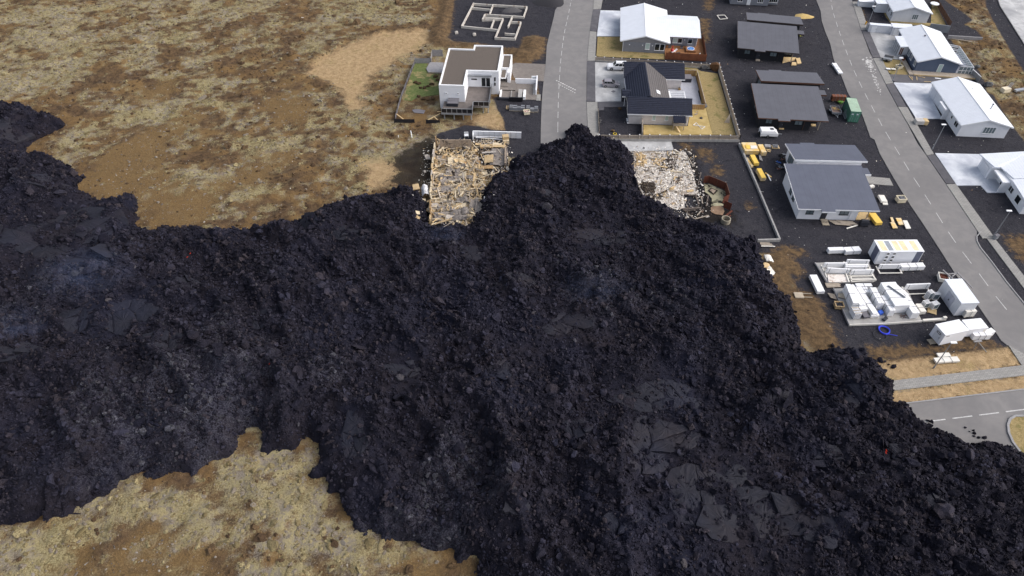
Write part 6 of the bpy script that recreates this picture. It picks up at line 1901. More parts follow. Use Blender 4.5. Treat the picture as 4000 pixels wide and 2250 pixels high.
# standing concrete wall panel at the back, left wall strip, annex walls
mw = mat('scorched_concrete', lin(158, 142, 126), 0.9, 0.15, 1.0, col2=lin(80, 72, 66), f2=(0.5, 0.66), s2=0.7)
a, b = at('C1', 432, 232, .2), at('C1', 880, 228, .2)
d = b - a
for k in range(6):
    p, q = a + d * (k / 6 + .004), a + d * ((k + 1) / 6 - .004)
    MB().bar((p.x, p.y, 1.3), (q.x, q.y, 1.3), .2, 2.4 + random.uniform(-.05, .05)).build('wall_panel', mw, bh)
for k in range(14):
    v = k / 14
    p, q = side(lft, v), side(lft, v + .06)
    z = .5 + 1.6 * max(0, v - .4)
    ob = MB().bar((p.x - .1, p.y, z + .6), (q.x + random.uniform(-.25, .25), q.y, z + .5 + random.uniform(0, .4)), .25, 1.4 + random.uniform(-.3, .3)).build('wall_strip', random.choice(m_batt), bh)
# annex (right wing)
MB().prism([at('C1', *q, .15).to_tuple() for q in ((890, 100), (1370, 110), (1400, 480), (1330, 560), (1000, 620), (1000, 300))], -.1, .2).build('annex_slab', m_char, bh)
for (x, y, w, d, rz, m) in ((1265, 330, 3.2, 5.6, -.05, m_sheetg), (1120, 360, 1.8, 2.6, 0, m_batt[0]), (1100, 480, 2.4, 1.2, .1, m_batt[2]), (1180, 180, 5.2, 1.0, -.03, m_batt[0]), (970, 150, 1.2, .6, 0, m_batt[0]), (1065, 565, .9, .8, .2, m_batt[1]), (1240, 150, 1.8, .8, 0, m_batt[1]), (1080, 190, 2.4, .9, .05, m_batt[2]), (1120, 270, 2.8, .5, 0.05, m_batt[3])):
    p = at('C1', x, y, .7)
    gsheet('', p.x, p.y, .7, w, d, rz, (0, 0), int(x), m, .06)
for (x0, y0, x1, y1) in ((1355, 230, 1350, 470),):
    a, b = at('C1', x0, y0, .5), at('C1', x1, y1, .5)
    MB().bar((a.x, a.y, .7), (b.x, b.y, .7), .22, 1.2).build('wall_stub', mw, bh)
gr_ = MB()
for k in range(5):
    p, q = at('C1', 1015 + k * 32, 75, .9), at('C1', 1015 + k * 32, 130, .3)
    gr_.bar(p, q, .06, .06)
for y in (75, 102, 130):
    gr_.bar(at('C1', 1015, y, .95 - (y - 75) * .011), at('C1', 1145, y, .95 - (y - 75) * .011), .07, .05)
gr_.build('window_lattice', m_batt[1], bh)
for k, q in enumerate((((340, 570), (310, 960), .16), ((1045, 720), (1085, 770), .1), ((1085, 770), (1040, 830), .1), ((1060, 900), (985, 1300), .16), ((480, 1330), (620, 1245), .08), ((960, 1310), (1100, 1350), .1), ((990, 630), (1310, 540), .12), ((1300, 600), (1450, 575), .12))):
    v = (q[0][1] - 80) / 1200
    z = 1.0 + 2.2 * max(0, v - .3)
    MB().tube(at('C1', *q[0], z), at('C1', *q[1], z), q[2] * .6, n=6).build('bent_flashing', random.choice([m_batt[1], m_oldw, m_whitet]), bh)
# things scattered round the burnt house
def zl(p):
    d = float(lgrid(LD, np.array([p.x]), np.array([p.y]))[0])
    return float(lz(np.array([p.x]), np.array([p.y]))[0]) if d > 0.3 else float(ground_z(np.array([p.x]), np.array([p.y]))[0])
for (x, y, w, d, lb, m) in ((85, 715, 1.2, 1.6, 'tan insulation piece thrown left of the burnt house', m_batt[0]), (128, 1288, .9, .8, 'pale square insulation piece on the lava below the burnt house', m_batt[1]), (135, 1355, .8, .5, 'small tan insulation scrap on the lava below the burnt house', m_batt[0]),
                            (268, 1070, 1.0, 1.4, 'tan insulation piece at the lower left of the burnt house', m_batt[0]), (250, 300, 1.0, 1.4, 'grey green board on scorched ground left of the burnt house', m_batt[3]), (200, 965, .8, .6, 'small pale board left of the burnt house', m_batt[1]), (1000, 700, 2.0, 1.2, 'bent tan sheet lying on lava right of the burnt house', m_batt[0])):
    p = at('C1', x, y, 1.0)
    z = zl(p)
    v_, f_ = bent_sheet(int(x), 3, 2, .1, .15, w, d)
    ob = MB().add(v_, f_).build('debris_board', m)
    ob.location = (p.x, p.y, z + .35)
    ob.rotation_euler = (.1, .1, random.uniform(-.5, .5))
    tag(ob, lb, 'debris')
wsh = MB().add(*bent_sheet(77, 6, 6, .4, .04, 1.3, 2.8)).build('white_metal_sheet', mat('dented_white_sheet', lin(206, 206, 208), .6, .12, 2.0, col2=lin(120, 116, 114), f2=(.5, .65), s2=1.5))
p = at('C1', 215, 820, 1.5)
wsh.location = (p.x, p.y, 1.7)
wsh.rotation_euler = (0.15, -.2, .2)
tag(wsh, 'crumpled white metal sheet at the left of the burnt house', 'metal sheet')
tag(MB().tube(at('C1', 1120, 970, 3.2), at('C1', 1390, 950, 3.3), .1, n=6).build('bent_pole', m_oldw), 'pale bent pole lying on lava right of the burnt house', 'pole')
tag(MB().bar(at('R5', 303, 175, .8), at('R5', 318, 255, .1), .12, .12).build('marker_post', m_whitet), 'white marker post on the moor left of the burnt house', 'post')
tag(MB().bar(at('R5', 162, 225, .5), at('R5', 165, 250, .1), .1, .1).build('marker_post', m_whitet), 'short white marker post on the moor near the black fence', 'post')
def in_poly_points(polyp, n):
    P_ = np.array([(p.x, p.y) for p in polyp])
    x = RNG.uniform(P_[:, 0].min(), P_[:, 0].max(), n)
    y = RNG.uniform(P_[:, 1].min(), P_[:, 1].max(), n)
    return x, y, sdist(x, y, polyp)
def chips(name, label, polyp, n, s, coll, zf, soft=0.6, par=None, clump=0.0):
    x, y, d = in_poly_points(polyp, n)
    k = d > RNG.normal(0, soft, len(d))
    if clump:
        k &= RNG.random(len(x)) < np.clip((fbm(x / 1.3, y / 1.3, 33, 3) - 0.5) * 7 + 1 - clump, 0.04, 1)
    x, y = x[k], y[k]
    sc = np.clip(s * np.exp(RNG.normal(0, .5, len(x))), .04, .5)
    z = zf(x, y) + sc * .15
    rot = np.stack([RNG.normal(0, .4, len(x)), RNG.normal(0, .4, len(x)), RNG.uniform(0, 6.28, len(x))], 1)
    ob = scatter(name, np.stack([x, y, z], 1), rot, np.stack([sc, sc, sc], 1), RNG.integers(0, 6, len(x)), coll)
    if par:
        ob.parent = par
        ob['kind'] = 'stuff'
    else:
        tag(ob, label, 'debris', kind='stuff')
def zmix(x, y):
    d = lgrid(LD, x, y)
    return np.where(d > 0.2, lz(x, y), ground_z(x, y)) + .03
chips('ash_chips', 'white and grey ash chips round the burnt house', poly('C1', [(180, 250), (380, 80), (1480, 230), (1400, 600), (1100, 700), (1100, 1250), (900, 1360), (280, 1330), (150, 700)], .3), 2600, .09, chip_c, zmix, 2.0)
bed = np.array([0])
def bedz(x, y):
    v = np.clip((120.6 - y) / 28.5, 0, 1)
    return .55 + 2.3 * np.clip(v - .35, 0, 1) ** 1.1 + .1
chips('annex_scraps', '', poly('C1', [(900, 100), (1370, 110), (1400, 480), (1330, 560), (1000, 620), (1000, 300)], .3), 900, .13, chip_c, lambda x, y: np.full(np.shape(x), .22), .3, bh)
chips('insulation_scraps', '', [*lft, *reversed(rgt)], 1800, .15, chip_t, bedz, .3, bh)
chips('splinters', '', [*lft, *reversed(rgt)], 1500, .13, spl_c, lambda x, y: bedz(x, y) + .25, .2, bh)
chips('annex_splinters', '', poly('C1', [(900, 100), (1370, 110), (1400, 480), (1330, 560), (1000, 620), (1000, 300)], .3), 220, .12, spl_c, lambda x, y: np.full(np.shape(x), .5), .3, bh)
chips('ash_scraps', '', [*lft, *reversed(rgt)], 500, .10, chip_c, bedz, .3, bh)
# retaining wall, chair, crate behind the burnt house
rw = thing('retaining_wall', 'pale concrete panel wall behind the burnt house', 'wall')
a, b = at('R5', 1010, 232, .2), at('R5', 1555, 247, .2)
d = b - a
for k in range(9):
    p, q = a + d * (k / 9 + .003), a + d * ((k + 1) / 9 - .003)
    MB().bar((p.x, p.y, .6), (q.x, q.y, .6), .2, 1.4).build('wall_panel', m_whites, rw)
MB().bar((a.x, a.y, 1.34), (b.x, b.y, 1.34), .26, .08).build('coping', m_whitet, rw)
MB().bar((a.x, a.y + .1, .6), (a.x + .05, a.y - 1.6, .6), .2, 1.4).build('wall_return', m_whitet, rw)
for k, (y0, y1) in enumerate(((242, 250), (252, 275))):
    tag(MB().bar(at('R5', 1040, y0, .6), at('R5', 1345, y1, .6), .14, .1).build('white_rail', m_whitet), '%s white rail lying below the panel wall' % ('upper', 'lower')[k], 'rail')
cr_ = thing('toppled_chimney', 'tan broken insulated duct standing at the panel wall end', 'duct', at('R5', 1385, 320), .1)
MB().box(-.7, -.2, 0, .6, .9, .8).build('base', m_batt[1], cr_)
MB().cbox((-.1, .6, 1.1), (1.3, 1.0, .9), .1, .1).build('block', m_batt[0], cr_)
wc = thing('plastic_chair', 'white plastic chair on the gravel behind the burnt house', 'chair', at('R5', 935, 255), .1)
MB().box(-.45, -.1, .42, .45, .7, .47).build('seat', m_whitet, wc)
for k in range(5):
    MB().box(-.42 + k * .18, .66, .47, -.3 + k * .18, .72, 1.0).build('back_slat', m_whitet, wc)
for x in (-.42, .38):
    for y in (-.08, .62):
        MB().box(x, y, 0, x + .06, y + .06, .42).build('leg', m_whitet, wc)
tag(MB().ring((*at('R5', 845, 235).xy, .06), 1.0, .03, 24, 5, .08).build('cable_loop', m_tubd), 'thin dark cable loop on gravel behind the burnt house', 'cable')

# ash covered ruin
ar = thing('ash_ruin', 'house slab burnt down to white ash beside the lava front', 'ruin')
AP = [(650, 412), (1240, 420), (1290, 560), (1330, 700), (1378, 868), (1370, 905), (1215, 905), (1230, 1055), (1130, 1075), (960, 1005), (770, 955), (700, 790), (655, 640)]
MB().prism(poly('R6', AP), -.1, .12).build('ash_slab', m_ashw, ar)
zf = lambda x, y: np.full(np.shape(x), .13)
black_c = source_collection('black_chip', [chunk_mesh('black_chip_%s' % 'abcdef'[k], 860 + k, .4, .4, 1, 3) for k in range(6)], m_char)
chips('ash_chips', '', poly('R6', AP), 30000, .08, chip_c, zf, .4, ar, .6)
chips('ruin_splinters', '', poly('R6', AP), 520, .09, spl_c, lambda x, y: np.full(np.shape(x), .2), .5, ar)
chips('tan_chips', '', poly('R6', [(670, 440), (760, 450), (800, 540), (720, 590), (680, 540)]), 500, .16, chip_t, zf, .3, ar)
chips('tan_scraps', '', poly('R6', [(820, 470), (1000, 480), (1000, 560), (860, 570)]), 220, .12, chip_t, zf, .5, ar)
chips('soot_chips', '', poly('R6', [(1060, 440), (1140, 430), (1130, 560), (1000, 640), (940, 640), (1020, 540)]), 900, .12, black_c, zf, .6, ar)
chips('soot_scraps', '', poly('R6', [(780, 920), (960, 900), (980, 960), (830, 950)]), 400, .14, black_c, zf, .3, ar)
chips('black_chips', '', poly('R6', [(740, 790), (830, 770), (890, 800), (880, 870), (800, 885), (750, 850)]), 500, .22, black_c, zf, .3, ar)
chips('charred_chips', 'charred chips strewn on gravel round the ash ruin', poly('R6', [(640, 360), (1270, 380), (1400, 600), (1450, 900), (1500, 1130), (1250, 1180), (1150, 1100), (1360, 900), (1280, 450), (660, 420)]), 1800, .13, chip_c, lambda x, y: np.full(np.shape(x), .02), .8)
m_ember = mat('charred_timber', lin(108, 98, 92), 0.9, 0.3, 2.0, col2=lin(50, 44, 42), f2=(.5, .6))
for k, (x0, y0, x1, y1, w) in enumerate(((655, 420, 658, 620, .12), (640, 640, 700, 770, .2), (715, 815, 770, 945, .16), (1415, 650, 1365, 850, .2), (660, 425, 900, 408, .1), (1270, 480, 1330, 580, .15), (1100, 390, 1160, 420, .12), (1330, 450, 1335, 490, .1),
                                         (1260, 1115, 1345, 1175, .12), (1345, 1175, 1505, 1135, .14), (1370, 1135, 1430, 1070, .14), (1500, 905, 1475, 1030, .25), (1205, 1060, 1420, 1050, .3), (1210, 1078, 1440, 1076, .25), (1355, 900, 1390, 1010, .3), (1225, 905, 1360, 905, .3), (1420, 920, 1432, 1000, .15))):
    MB().bar(at('R6', x0, y0, .25), at('R6', x1, y1, .25), w, .16).build('charred_timber', m_ember if w > .15 else m_oldw, ar)
for k in range(24):
    x, y = random.uniform(680, 1300), random.uniform(430, 980)
    if x - 680 < (y - 430) * .2 or x > 1240 + (y - 430) * .25:
        continue
    p = at('R6', x, y, .25)
    MB().cbox((p.x, p.y, .25), (random.uniform(.5, 1.4), random.uniform(.15, .5), .1), random.uniform(0, 3), random.uniform(-.2, .2)).build('fallen_board', random.choice([m_ember, m_batt[0], m_oldw, m_sheetg]), ar)
m_rust = mat('rusty_steel_fence', lin(98, 54, 42), 0.85, 0.15, 1.5, col2=lin(66, 40, 34), f2=(.55, .7), stripe=('X', .3, .01))
rf = thing('rusty_screen', 'rusty brown fence panels enclosing the burnt tub deck', 'fence')
RT = [(1370, 583), (1455, 577), (1605, 637), (1757, 706), (1815, 888)]
for a, b in zip(RT[:-1], RT[1:]):
    p, q = at('C2', *a, 1.6), at('C2', *b, 1.6)
    MB().bar((p.x, p.y, .8), (q.x, q.y, .8), .06, 1.6).build('panel', m_rust, rf)
    MB().bar((p.x, p.y, 1.63), (q.x, q.y, 1.63), .1, .06).build('cap_rail', m_brown, rf)
    MB().box(p.x - .06, p.y - .06, 0, p.x + .06, p.y + .06, 1.68).build('post', m_brown, rf)
for a, b in (((1712, 948), (1812, 905)), ((1728, 1010), (1855, 1068))):
    p, q = at('C2', *a, 1.6), at('C2', *b, 1.6)
    MB().bar((p.x, p.y, .8), (q.x, q.y, .8), .06, 1.6).build('panel', m_rust, rf)
bd = thing('burnt_tub_deck', 'scorched wooden deck with sunken tub hole inside the rusty fence', 'deck')
MB().prism(poly('C2', [(1360, 720), (1450, 715), (1610, 790), (1740, 850), (1730, 930), (1700, 1100), (1480, 1110), (1500, 980), (1440, 900), (1380, 860)], .12), 0, .12).build('boards', mat('scorched_deck', lin(164, 158, 132), 0.9, 0.15, 1.0, col2=lin(46, 42, 36), f2=(.52, .62), s2=.5, stripe=('Y', .2, .01)), bd)
MB().prism(poly('C2', [(1430, 830), (1480, 780), (1605, 830), (1530, 900)], .3), .1, .3).build('tub_rim', m_char, bd)
MB().prism(poly('C2', [(1460, 830), (1495, 800), (1570, 835), (1525, 880)], .31), .2, .31).build('tub_bottom', mw, bd)
MB().prism(poly('C2', [(1480, 1130), (1560, 1080), (1700, 1130), (1720, 1200), (1690, 1270), (1560, 1250), (1480, 1210)], .05), 0, .06).build('scorched_mat', mat('burnt_felt', lin(136, 112, 92), .95, .2), bd)
for k, (a, b) in enumerate((((1735, 1290), (1855, 1190)), ((1780, 1320), (1830, 1270)))):
    tag(MB().bar(at('C2', *a, .15), at('C2', *b, .3), .35 - .15 * k, .08).build('rusty_board', m_rust), '%s fallen rusty board beside the concrete ring' % ('long', 'short')[k], 'board')
rg_ = thing('concrete_ring', 'round concrete well ring at the lava edge below the rusty fence', 'concrete ring', at('C2', 1735, 1395), 0)
for k in range(16):
    a0, a1 = 2 * math.pi * k / 16, 2 * math.pi * (k + 1) / 16
ringm = MB()
nseg = 20
for z in (0, .9):
    for r_ in (.85, .68):
        for k in range(nseg):
            ringm.v.append((r_ * math.cos(2*math.pi*k/nseg), r_ * math.sin(2*math.pi*k/nseg), z))
for k in range(nseg):
    k2 = (k + 1) % nseg
    ringm.f += [(k, k2, 2*nseg+k2, 2*nseg+k), (nseg+k2, nseg+k, 3*nseg+k, 3*nseg+k2), (2*nseg+k, 2*nseg+k2, 3*nseg+k2, 3*nseg+k)]
ringm.build('ring_wall', mat('ring_concrete', lin(152, 144, 128), .9, .15), rg_)
MB().tube((0, 0, .02), (0, 0, .1), .68, n=20).build('ring_floor', m_tubd, rg_)
tag(MB().tube(at('C2', 1935, 1440, 0), at('C2', 1978, 1280, 1.0), .05, n=6).build('steel_stake', m_tubd), 'thin dark stake leaning on gravel near the concrete ring', 'stake')
# low concrete plot wall
lw = thing('low_plot_wall', 'low pale concrete wall along the burnt plot edge', 'wall')
q = [at('R6', 1850, 312, .5), at('R7', 335, 690, .5), at('R7', 572, 1256, .5), at('R7', 320, 1262, .5)]
for a, b in zip(q[:-1], q[1:]):
    n = max(1, round((b - a).length / 4))
    for k in range(n):
        p, r_ = a.lerp(b, k / n), a.lerp(b, (k + 1) / n - .003)
        MB().bar((p.x, p.y, .2), (r_.x, r_.y, .2), .3, .6).build('wall_block', m_concrete, lw)

# ================================================================== BUILDING SITE
m_pack = mat('white_wrapped_panel', lin(238, 238, 240), 0.55, 0.02, 0.8)
m_packs = mat('white_panel_edge', lin(226, 222, 214), 0.6, 0.04, 1.5)
m_strap = mat('grey_strap', lin(120, 122, 128), 0.6, 0.1)
m_pal = mat('pallet_wood', lin(176, 164, 146), 0.9, 0.14, 2.0)
m_yb = mat('yellow_board', lin(232, 194, 92), 0.6, 0.06, 1.0)
m_ybw = mat('worn_yellow_board', lin(222, 200, 160), 0.7, 0.1, 1.5, col2=lin(226, 188, 112), f2=(.45, .6))
def bundle(label, sheet_, fl, fr, bl, zt_, zb=.12, n=1, m=None, axis='z', name='panel_bundle', cat='panel bundle', straps=2, group=None, runners=True, top=None):
    """a strapped pack: n panels stacked (axis z) or standing side by side (axis x) or in depth (axis y)"""
    p, a, w, d = box_fit(sheet_, fl, fr, bl, zt_)
    t_ = thing(name, label, cat, p, a, group)
    m = m or m_pack
    for k in range(n):
        if axis == 'z':
            h0, h1 = zb + (zt_ - zb) * k / n, zb + (zt_ - zb) * (k + 1) / n - (.025 if n > 1 else 0)
            j = .05 * random.uniform(-1, 1) if n > 1 else 0
            q = (j, j * .6, h0, w + j, d + j * .6, h1)
        elif axis == 'x':
            q = (w * k / n, 0, zb, w * (k + 1) / n - .03, d, zt_ - .03 * (k % 2))
        else:
            q = (0, d * k / n, zb, w, d * (k + 1) / n - .03, zt_ - .03 * (k % 2))
        MB().box(*q).build('panel', top if (top and k == n - 1) else m, t_)
    for k in range(straps):
        f = (k + 1) / (straps + 1)
        s_ = MB()
        if d >= w:
            s_.box(-.07, d * f - .03, zt_ + .002, w + .07, d * f + .03, zt_ + .02).box(-.08, d * f - .03, zb, -.06, d * f + .03, zt_ + .02).box(w + .06, d * f - .03, zb, w + .08, d * f + .03, zt_ + .02)
        else:
            s_.box(w * f - .03, -.07, zt_ + .002, w * f + .03, d + .07, zt_ + .02).box(w * f - .03, -.08, zb, w * f + .03, -.06, zt_ + .02).box(w * f - .03, d + .06, zb, w * f + .03, d + .08, zt_ + .02)
        s_.build('strap', m_strap, t_)
    if runners:
        for f in (.12, .88):
            if d >= w:
                MB().box(-.04, d * f - .08, zb - .12, w + .04, d * f + .08, zb - .002).build('runner', m_pal, t_)
            else:
                MB().box(w * f - .08, -.04, zb - .12, w * f + .08, d + .04, zb - .002).build('runner', m_pal, t_)
    return t_
# yellow formwork boards
bundle('broad stack of worn yellow formwork boards at the plot wall', 'C3', (370, 355), (775, 355), (275, 112), 1.0, n=6, m=m_ybw, straps=0, name='board_stack', cat='board stack', top=m_ybw)
tag(MB().prism(poly('C3', [(405, 290), (520, 292), (505, 188), (375, 185)], 1.08), 1.01, 1.08).build('yellow_board', m_yb), 'bright yellow board lying on the broad board stack', 'board')
tag(MB().prism(poly('C3', [(530, 292), (715, 290), (690, 205), (520, 205)], 1.06), 1.01, 1.06).build('pale_board', m_packs), 'pale board lying beside the bright yellow board', 'board')
bundle('tall narrow stack of worn boards right of the broad stack', 'C3', (845, 395), (990, 392), (735, 168), 1.0, n=6, m=m_ybw, straps=0, name='board_stack', cat='board stack')
bundle('low grey plank stack behind the narrow board stack', 'C3', (935, 235), (1100, 245), (925, 160), .5, n=4, m=m_greyw, straps=0, name='board_stack', cat='board stack')
bundle('bright yellow board stack on a pale frame', 'C3', (640, 705), (770, 700), (530, 460), 1.0, zb=.3, n=4, m=m_yb, straps=0, name='board_stack', cat='board stack')
bundle('slumped stack of worn yellow boards left of the bright stack', 'C3', (540, 790), (605, 785), (440, 545), .5, n=4, m=m_ybw, straps=0, name='board_stack', cat='board stack')
bundle('yellow board stack with loose planks nearest the white house', 'C3', (835, 1120), (965, 1115), (700, 850), .9, n=5, m=m_ybw, straps=0, name='board_stack', cat='board stack', top=m_yb)
for k, (a, b, m) in enumerate((((940, 975), (1110, 1100), m_ybw), ((1000, 1020), (1095, 1205), m_whitet), ((780, 450), (850, 640), m_greyw), ((765, 470), (800, 620), m_greyw), ((960, 310), (1100, 345), m_neww), ((985, 355), (1085, 390), m_neww), ((1365, 440), (1530, 460), m_steel))):
    tag(MB().bar(at('C3', *a, .15), at('C3', *b, .12), .22, .08).build('loose_plank', m), ['yellow plank slanting off the near board stack', 'white plank slanting off the near board stack', 'right grey plank between the board stacks', 'left grey plank between the board stacks', 'upper pale plank below the grey stack', 'lower pale plank below the grey stack', 'thin pole beside the two tyres'][k], 'plank')
bp = thing('block_pallet', 'pallet of small grey blocks beyond the board stacks', 'pallet', at('C3', 1235, 300), R(-3))
MB().box(-.75, 0, 0, .75, 1.1, .15).build('pallet', m_neww, bp)
for k in range(9):
    MB().box(-.55 + (k % 3) * .36, .1 + (k // 3) * .32, .15, -.25 + (k % 3) * .36, .36 + (k // 3) * .32, .4 + .08 * (k % 2)).build('block', m_block, bp)
for k, (x, y) in enumerate(((1380, 490), (1430, 565))):
    tag(MB().ring((*at('C3', x, y).xy, .14), .3, .14, 18, 8).build('tyre', m_tyre), '%s black tyre by the white house rear wall' % ('left', 'right')[k], 'tyre')
def bicycle(label, p, rz, m):
    b_ = thing('bicycle', label, 'bicycle', p, rz)
    for x in (-.5, .5):
        w_ = MB()
        for k in range(16):
            a0, a1 = k * math.pi / 8, (k + 1) * math.pi / 8
            w_.bar((x + .33 * math.cos(a0), .33 * math.sin(a0), .12), (x + .33 * math.cos(a1), .33 * math.sin(a1), .12), .05, .05)
        w_.build('wheel', m_tyre, b_)
    f_ = MB()
    for a, b in (((-.5, 0), (-.1, .45)), ((-.1, .45), (.4, .5)), ((.4, .5), (.5, 0)), ((-.5, 0), (-.05, -.05)), ((-.05, -.05), (.4, .5)), ((-.05, -.05), (-.1, .45))):
        f_.bar((*a, .18), (*b, .18), .06, .06)
    f_.build('frame', m, b_)
    MB().bar((.3, .62, .25), (.52, .62, .25), .05, .05).build('handlebar', m_steel, b_)
    MB().bar((-.25, .55, .2), (.0, .55, .2), .12, .06).build('saddle', m_tubd, b_)
for k, (x, y, m, lb) in enumerate(((1430, 630, mat('brown_metal', lin(126, 88, 74), .6), 'brown bicycle lying nearest the tyres'), (1335, 690, mat('blue_metal', lin(50, 110, 200), .4), 'blue bicycle lying in the heap by the wall'), (1340, 770, m_tubg, 'grey bicycle in the middle of the heap'), (1330, 860, MATS['brown_metal'], 'brown bicycle at the near end of the heap'), (1400, 830, m_steel, 'silver bicycle against the white house corner'))):
    bicycle(lb, at('C3', x, y), random.uniform(0, 3), m)
# things by the white split roof house
dn = thing('debris_bench', 'black barbecue cart below the white house porch', 'barbecue', at('R7', 1510, 1100), R(-5))
MB().box(-.7, -.4, .1, .7, .4, .9).build('cart', m_tubd, dn)
MB().tube((-.6, 0, 1.0), (.6, 0, 1.0), .32, n=10).build('hood', m_tubd, dn)
for x in (-.55, .55):
    MB().tube((x, -.45, .12), (x, -.38, .12), .13, n=10).build('wheel', m_tyre, dn)
MB().prism(poly('R7', [(1430, 1035), (1455, 950), (1600, 955), (1600, 1040)], .15), 0, .15).build('porch_floor', m_neww, None)
tag(bpy.data.objects['porch_floor'], 'pale timber porch floor of the white split roof house', 'porch floor')
for k in range(9):
    y = 1048 + (k % 5) * 10
    x0 = 1120 + 18 * k
    tag(MB().bar(at('R7', x0, y, .1 + .06 * (k // 3)), at('R7', x0 + 190, y + 14, .1 + .06 * (k // 3)), .2, .06).build('grey_plank', m_oldw), 'grey plank in the loose pile below the white house wall', 'plank', 'grey planks piled below the white house wall')
tag(MB().bar(at('R7', 1325, 1138, .1), at('R7', 1448, 1100, .1), .25, .08).build('pale_plank', m_packs), 'single pale plank in front of the grey plank pile', 'plank')
def pallet(label, p, rz, w=1.2, d=.9, m=None, z=0.0):
    t_ = thing('pallet', label, 'pallet', (p.x, p.y, z), rz)
    for k in range(6):
        MB().box(-w/2, -d/2 + d * k / 6, .1, w/2, -d/2 + d * (k + .7) / 6, .14).build('slat', m or m_pal, t_)
    for x in (-w/2, -.05, w/2 - .1):
        MB().box(x, -d/2, 0, x + .1, d/2, .098).build('bearer', m or m_pal, t_)
    return t_
pallet('pallet below the white house door', at('R7', 1085, 1090), R(0), 1.2, .8)
pallet('pallet step against the white house door', at('R7', 1070, 1050), R(0), 1.2, .8)
bundle('bright yellow foam block beside the porch of the white house', 'R7', (1660, 1075), (1735, 1070), (1625, 960), .6, n=1, m=m_yb, straps=0, name='foam_block', cat='foam block', runners=False, zb=.02)
for k, (q, lb, m) in enumerate((([(1820, 1065), (1870, 1068), (1905, 1130), (1850, 1132)], 'tan board nearest the yellow foam block', m_ybw), ([(1820, 1010), (1845, 1010), (1868, 1063), (1838, 1062)], 'narrow tan board above the nearest tan board', m_ybw), ([(1882, 1018), (1940, 1018), (1970, 1092), (1920, 1094)], 'orange stained board in the middle of the row', m_ybw), ([(1960, 1045), (2010, 1045), (2055, 1135), (2000, 1138)], 'whitish board at the road end of the row', m_packs))):
    b_ = thing('formwork_board', lb, 'board')
    MB().prism(poly('R7', q, .22), .08, .22).build('panel', m, b_)
    MB().prism(poly('R7', [(x * .9 + sum(a for a, _ in q) / 40, y * .9 + sum(b for _, b in q) / 40) for x, y in q], .07), 0, .078).build('runner', m_pal, b_)
bundle('small pale board stack near the cream stone tub', 'R7', (1722, 830), (1788, 832), (1705, 757), .5, n=3, m=m_packs, straps=0, name='board_stack', cat='board stack')
tag(MB().prism(poly('R7', [(1730, 835), (1785, 837), (1795, 865), (1740, 865)], .2), .02, .2).build('pale_board', m_packs), 'pale board in front of the small board stack', 'board')
open_tub('stone_tub', 'cream tub filled with grey stones by the far street', at('R7', 1928, 830), 1.5, 1.2, .95, R(3), m_block)
tag(MB().cbox(at('R7', 1608, 662, .25), (.9, .6, .4), .3).build('cement_bag', m_packs), 'pale bag lying beside the paver strip', 'bag')
# office cabin
p, a, w, d = box_fit('R8', (1065, 200), (1475, 198), (1003, 90), 3.0)
ob = thing('office_cabin', 'white site office cabin with dark windows on the gravel', 'cabin', p, a)
MB().box(0, 0, .1, w, d, 2.95).build('wall', m_white, ob)
MB().box(-.04, -.04, 2.95, w + .04, d + .04, 3.0).build('roof', m_whitet, ob)
for k, (x0, x1, m) in enumerate(((.35, 1.3, 0), (1.5, 2.3, 1), (2.7, 3.6, 0), (3.9, 4.8, 0), (5.7, 6.6, 0))):
    MB().box(x0, .25, 3.003, x1, d - .3, 3.012).build('roof_patch', mat('tan_roof_patch', lin(236, 216, 178), .8) if k == 0 else (m_steel if m else MATS['tan_roof_patch']), ob)
m_greyp = mat('blue_grey_panel', lin(98, 102, 120), .6, .06)
MB().box(-.02, .5, .15, -.004, 1.9, 2.9).build('end_panel', m_greyp, ob)
MB().box(w - 1.15, -.02, .15, w - .1, -.004, 2.9).build('grey_panel', m_greyp, ob)
for x in (1.1, 2.15):
    for z, h_ in ((2.25, .5), (1.5, .55), (.8, .5), (.25, .35)):
        window(ob, 'F', x, z, .6, h_, 0, m_frame, 1, m_glass, 'window', False)
for f in (.1, .9):
    MB().box(w * f - .15, 0.1, 0, w * f + .15, d - .1, .1).build('skid', m_pal, ob)
# grey store container
p, a, w, d = box_fit('A8', (570, 487), (815, 478), (358, 148), 2.9)
ob = thing('store_container', 'large white store container with grey double doors beside the street', 'container', p, a)
MB().box(0, 0, .05, w, d, 2.82).build('wall', m_whites, ob)
MB().box(-.05, -.05, 2.82, w + .05, d + .05, 2.9).build('roof', m_roofwx, ob)
for k in range(2):
    dr = MB().box(-.05, 1.5 + k * .95, .1, -.005, 2.43 + k * .95, 2.3).build('door', MATS['blue_grey_panel'] if False else mat('pale_grey_door', lin(176, 178, 190), .6) if k == 0 else MATS['pale_grey_door'], ob)
    MB().box(-.09, 2.35 + k * .12, 1.0, -.05, 2.41 + k * .12, 1.3).build('handle', m_tubd, dr)
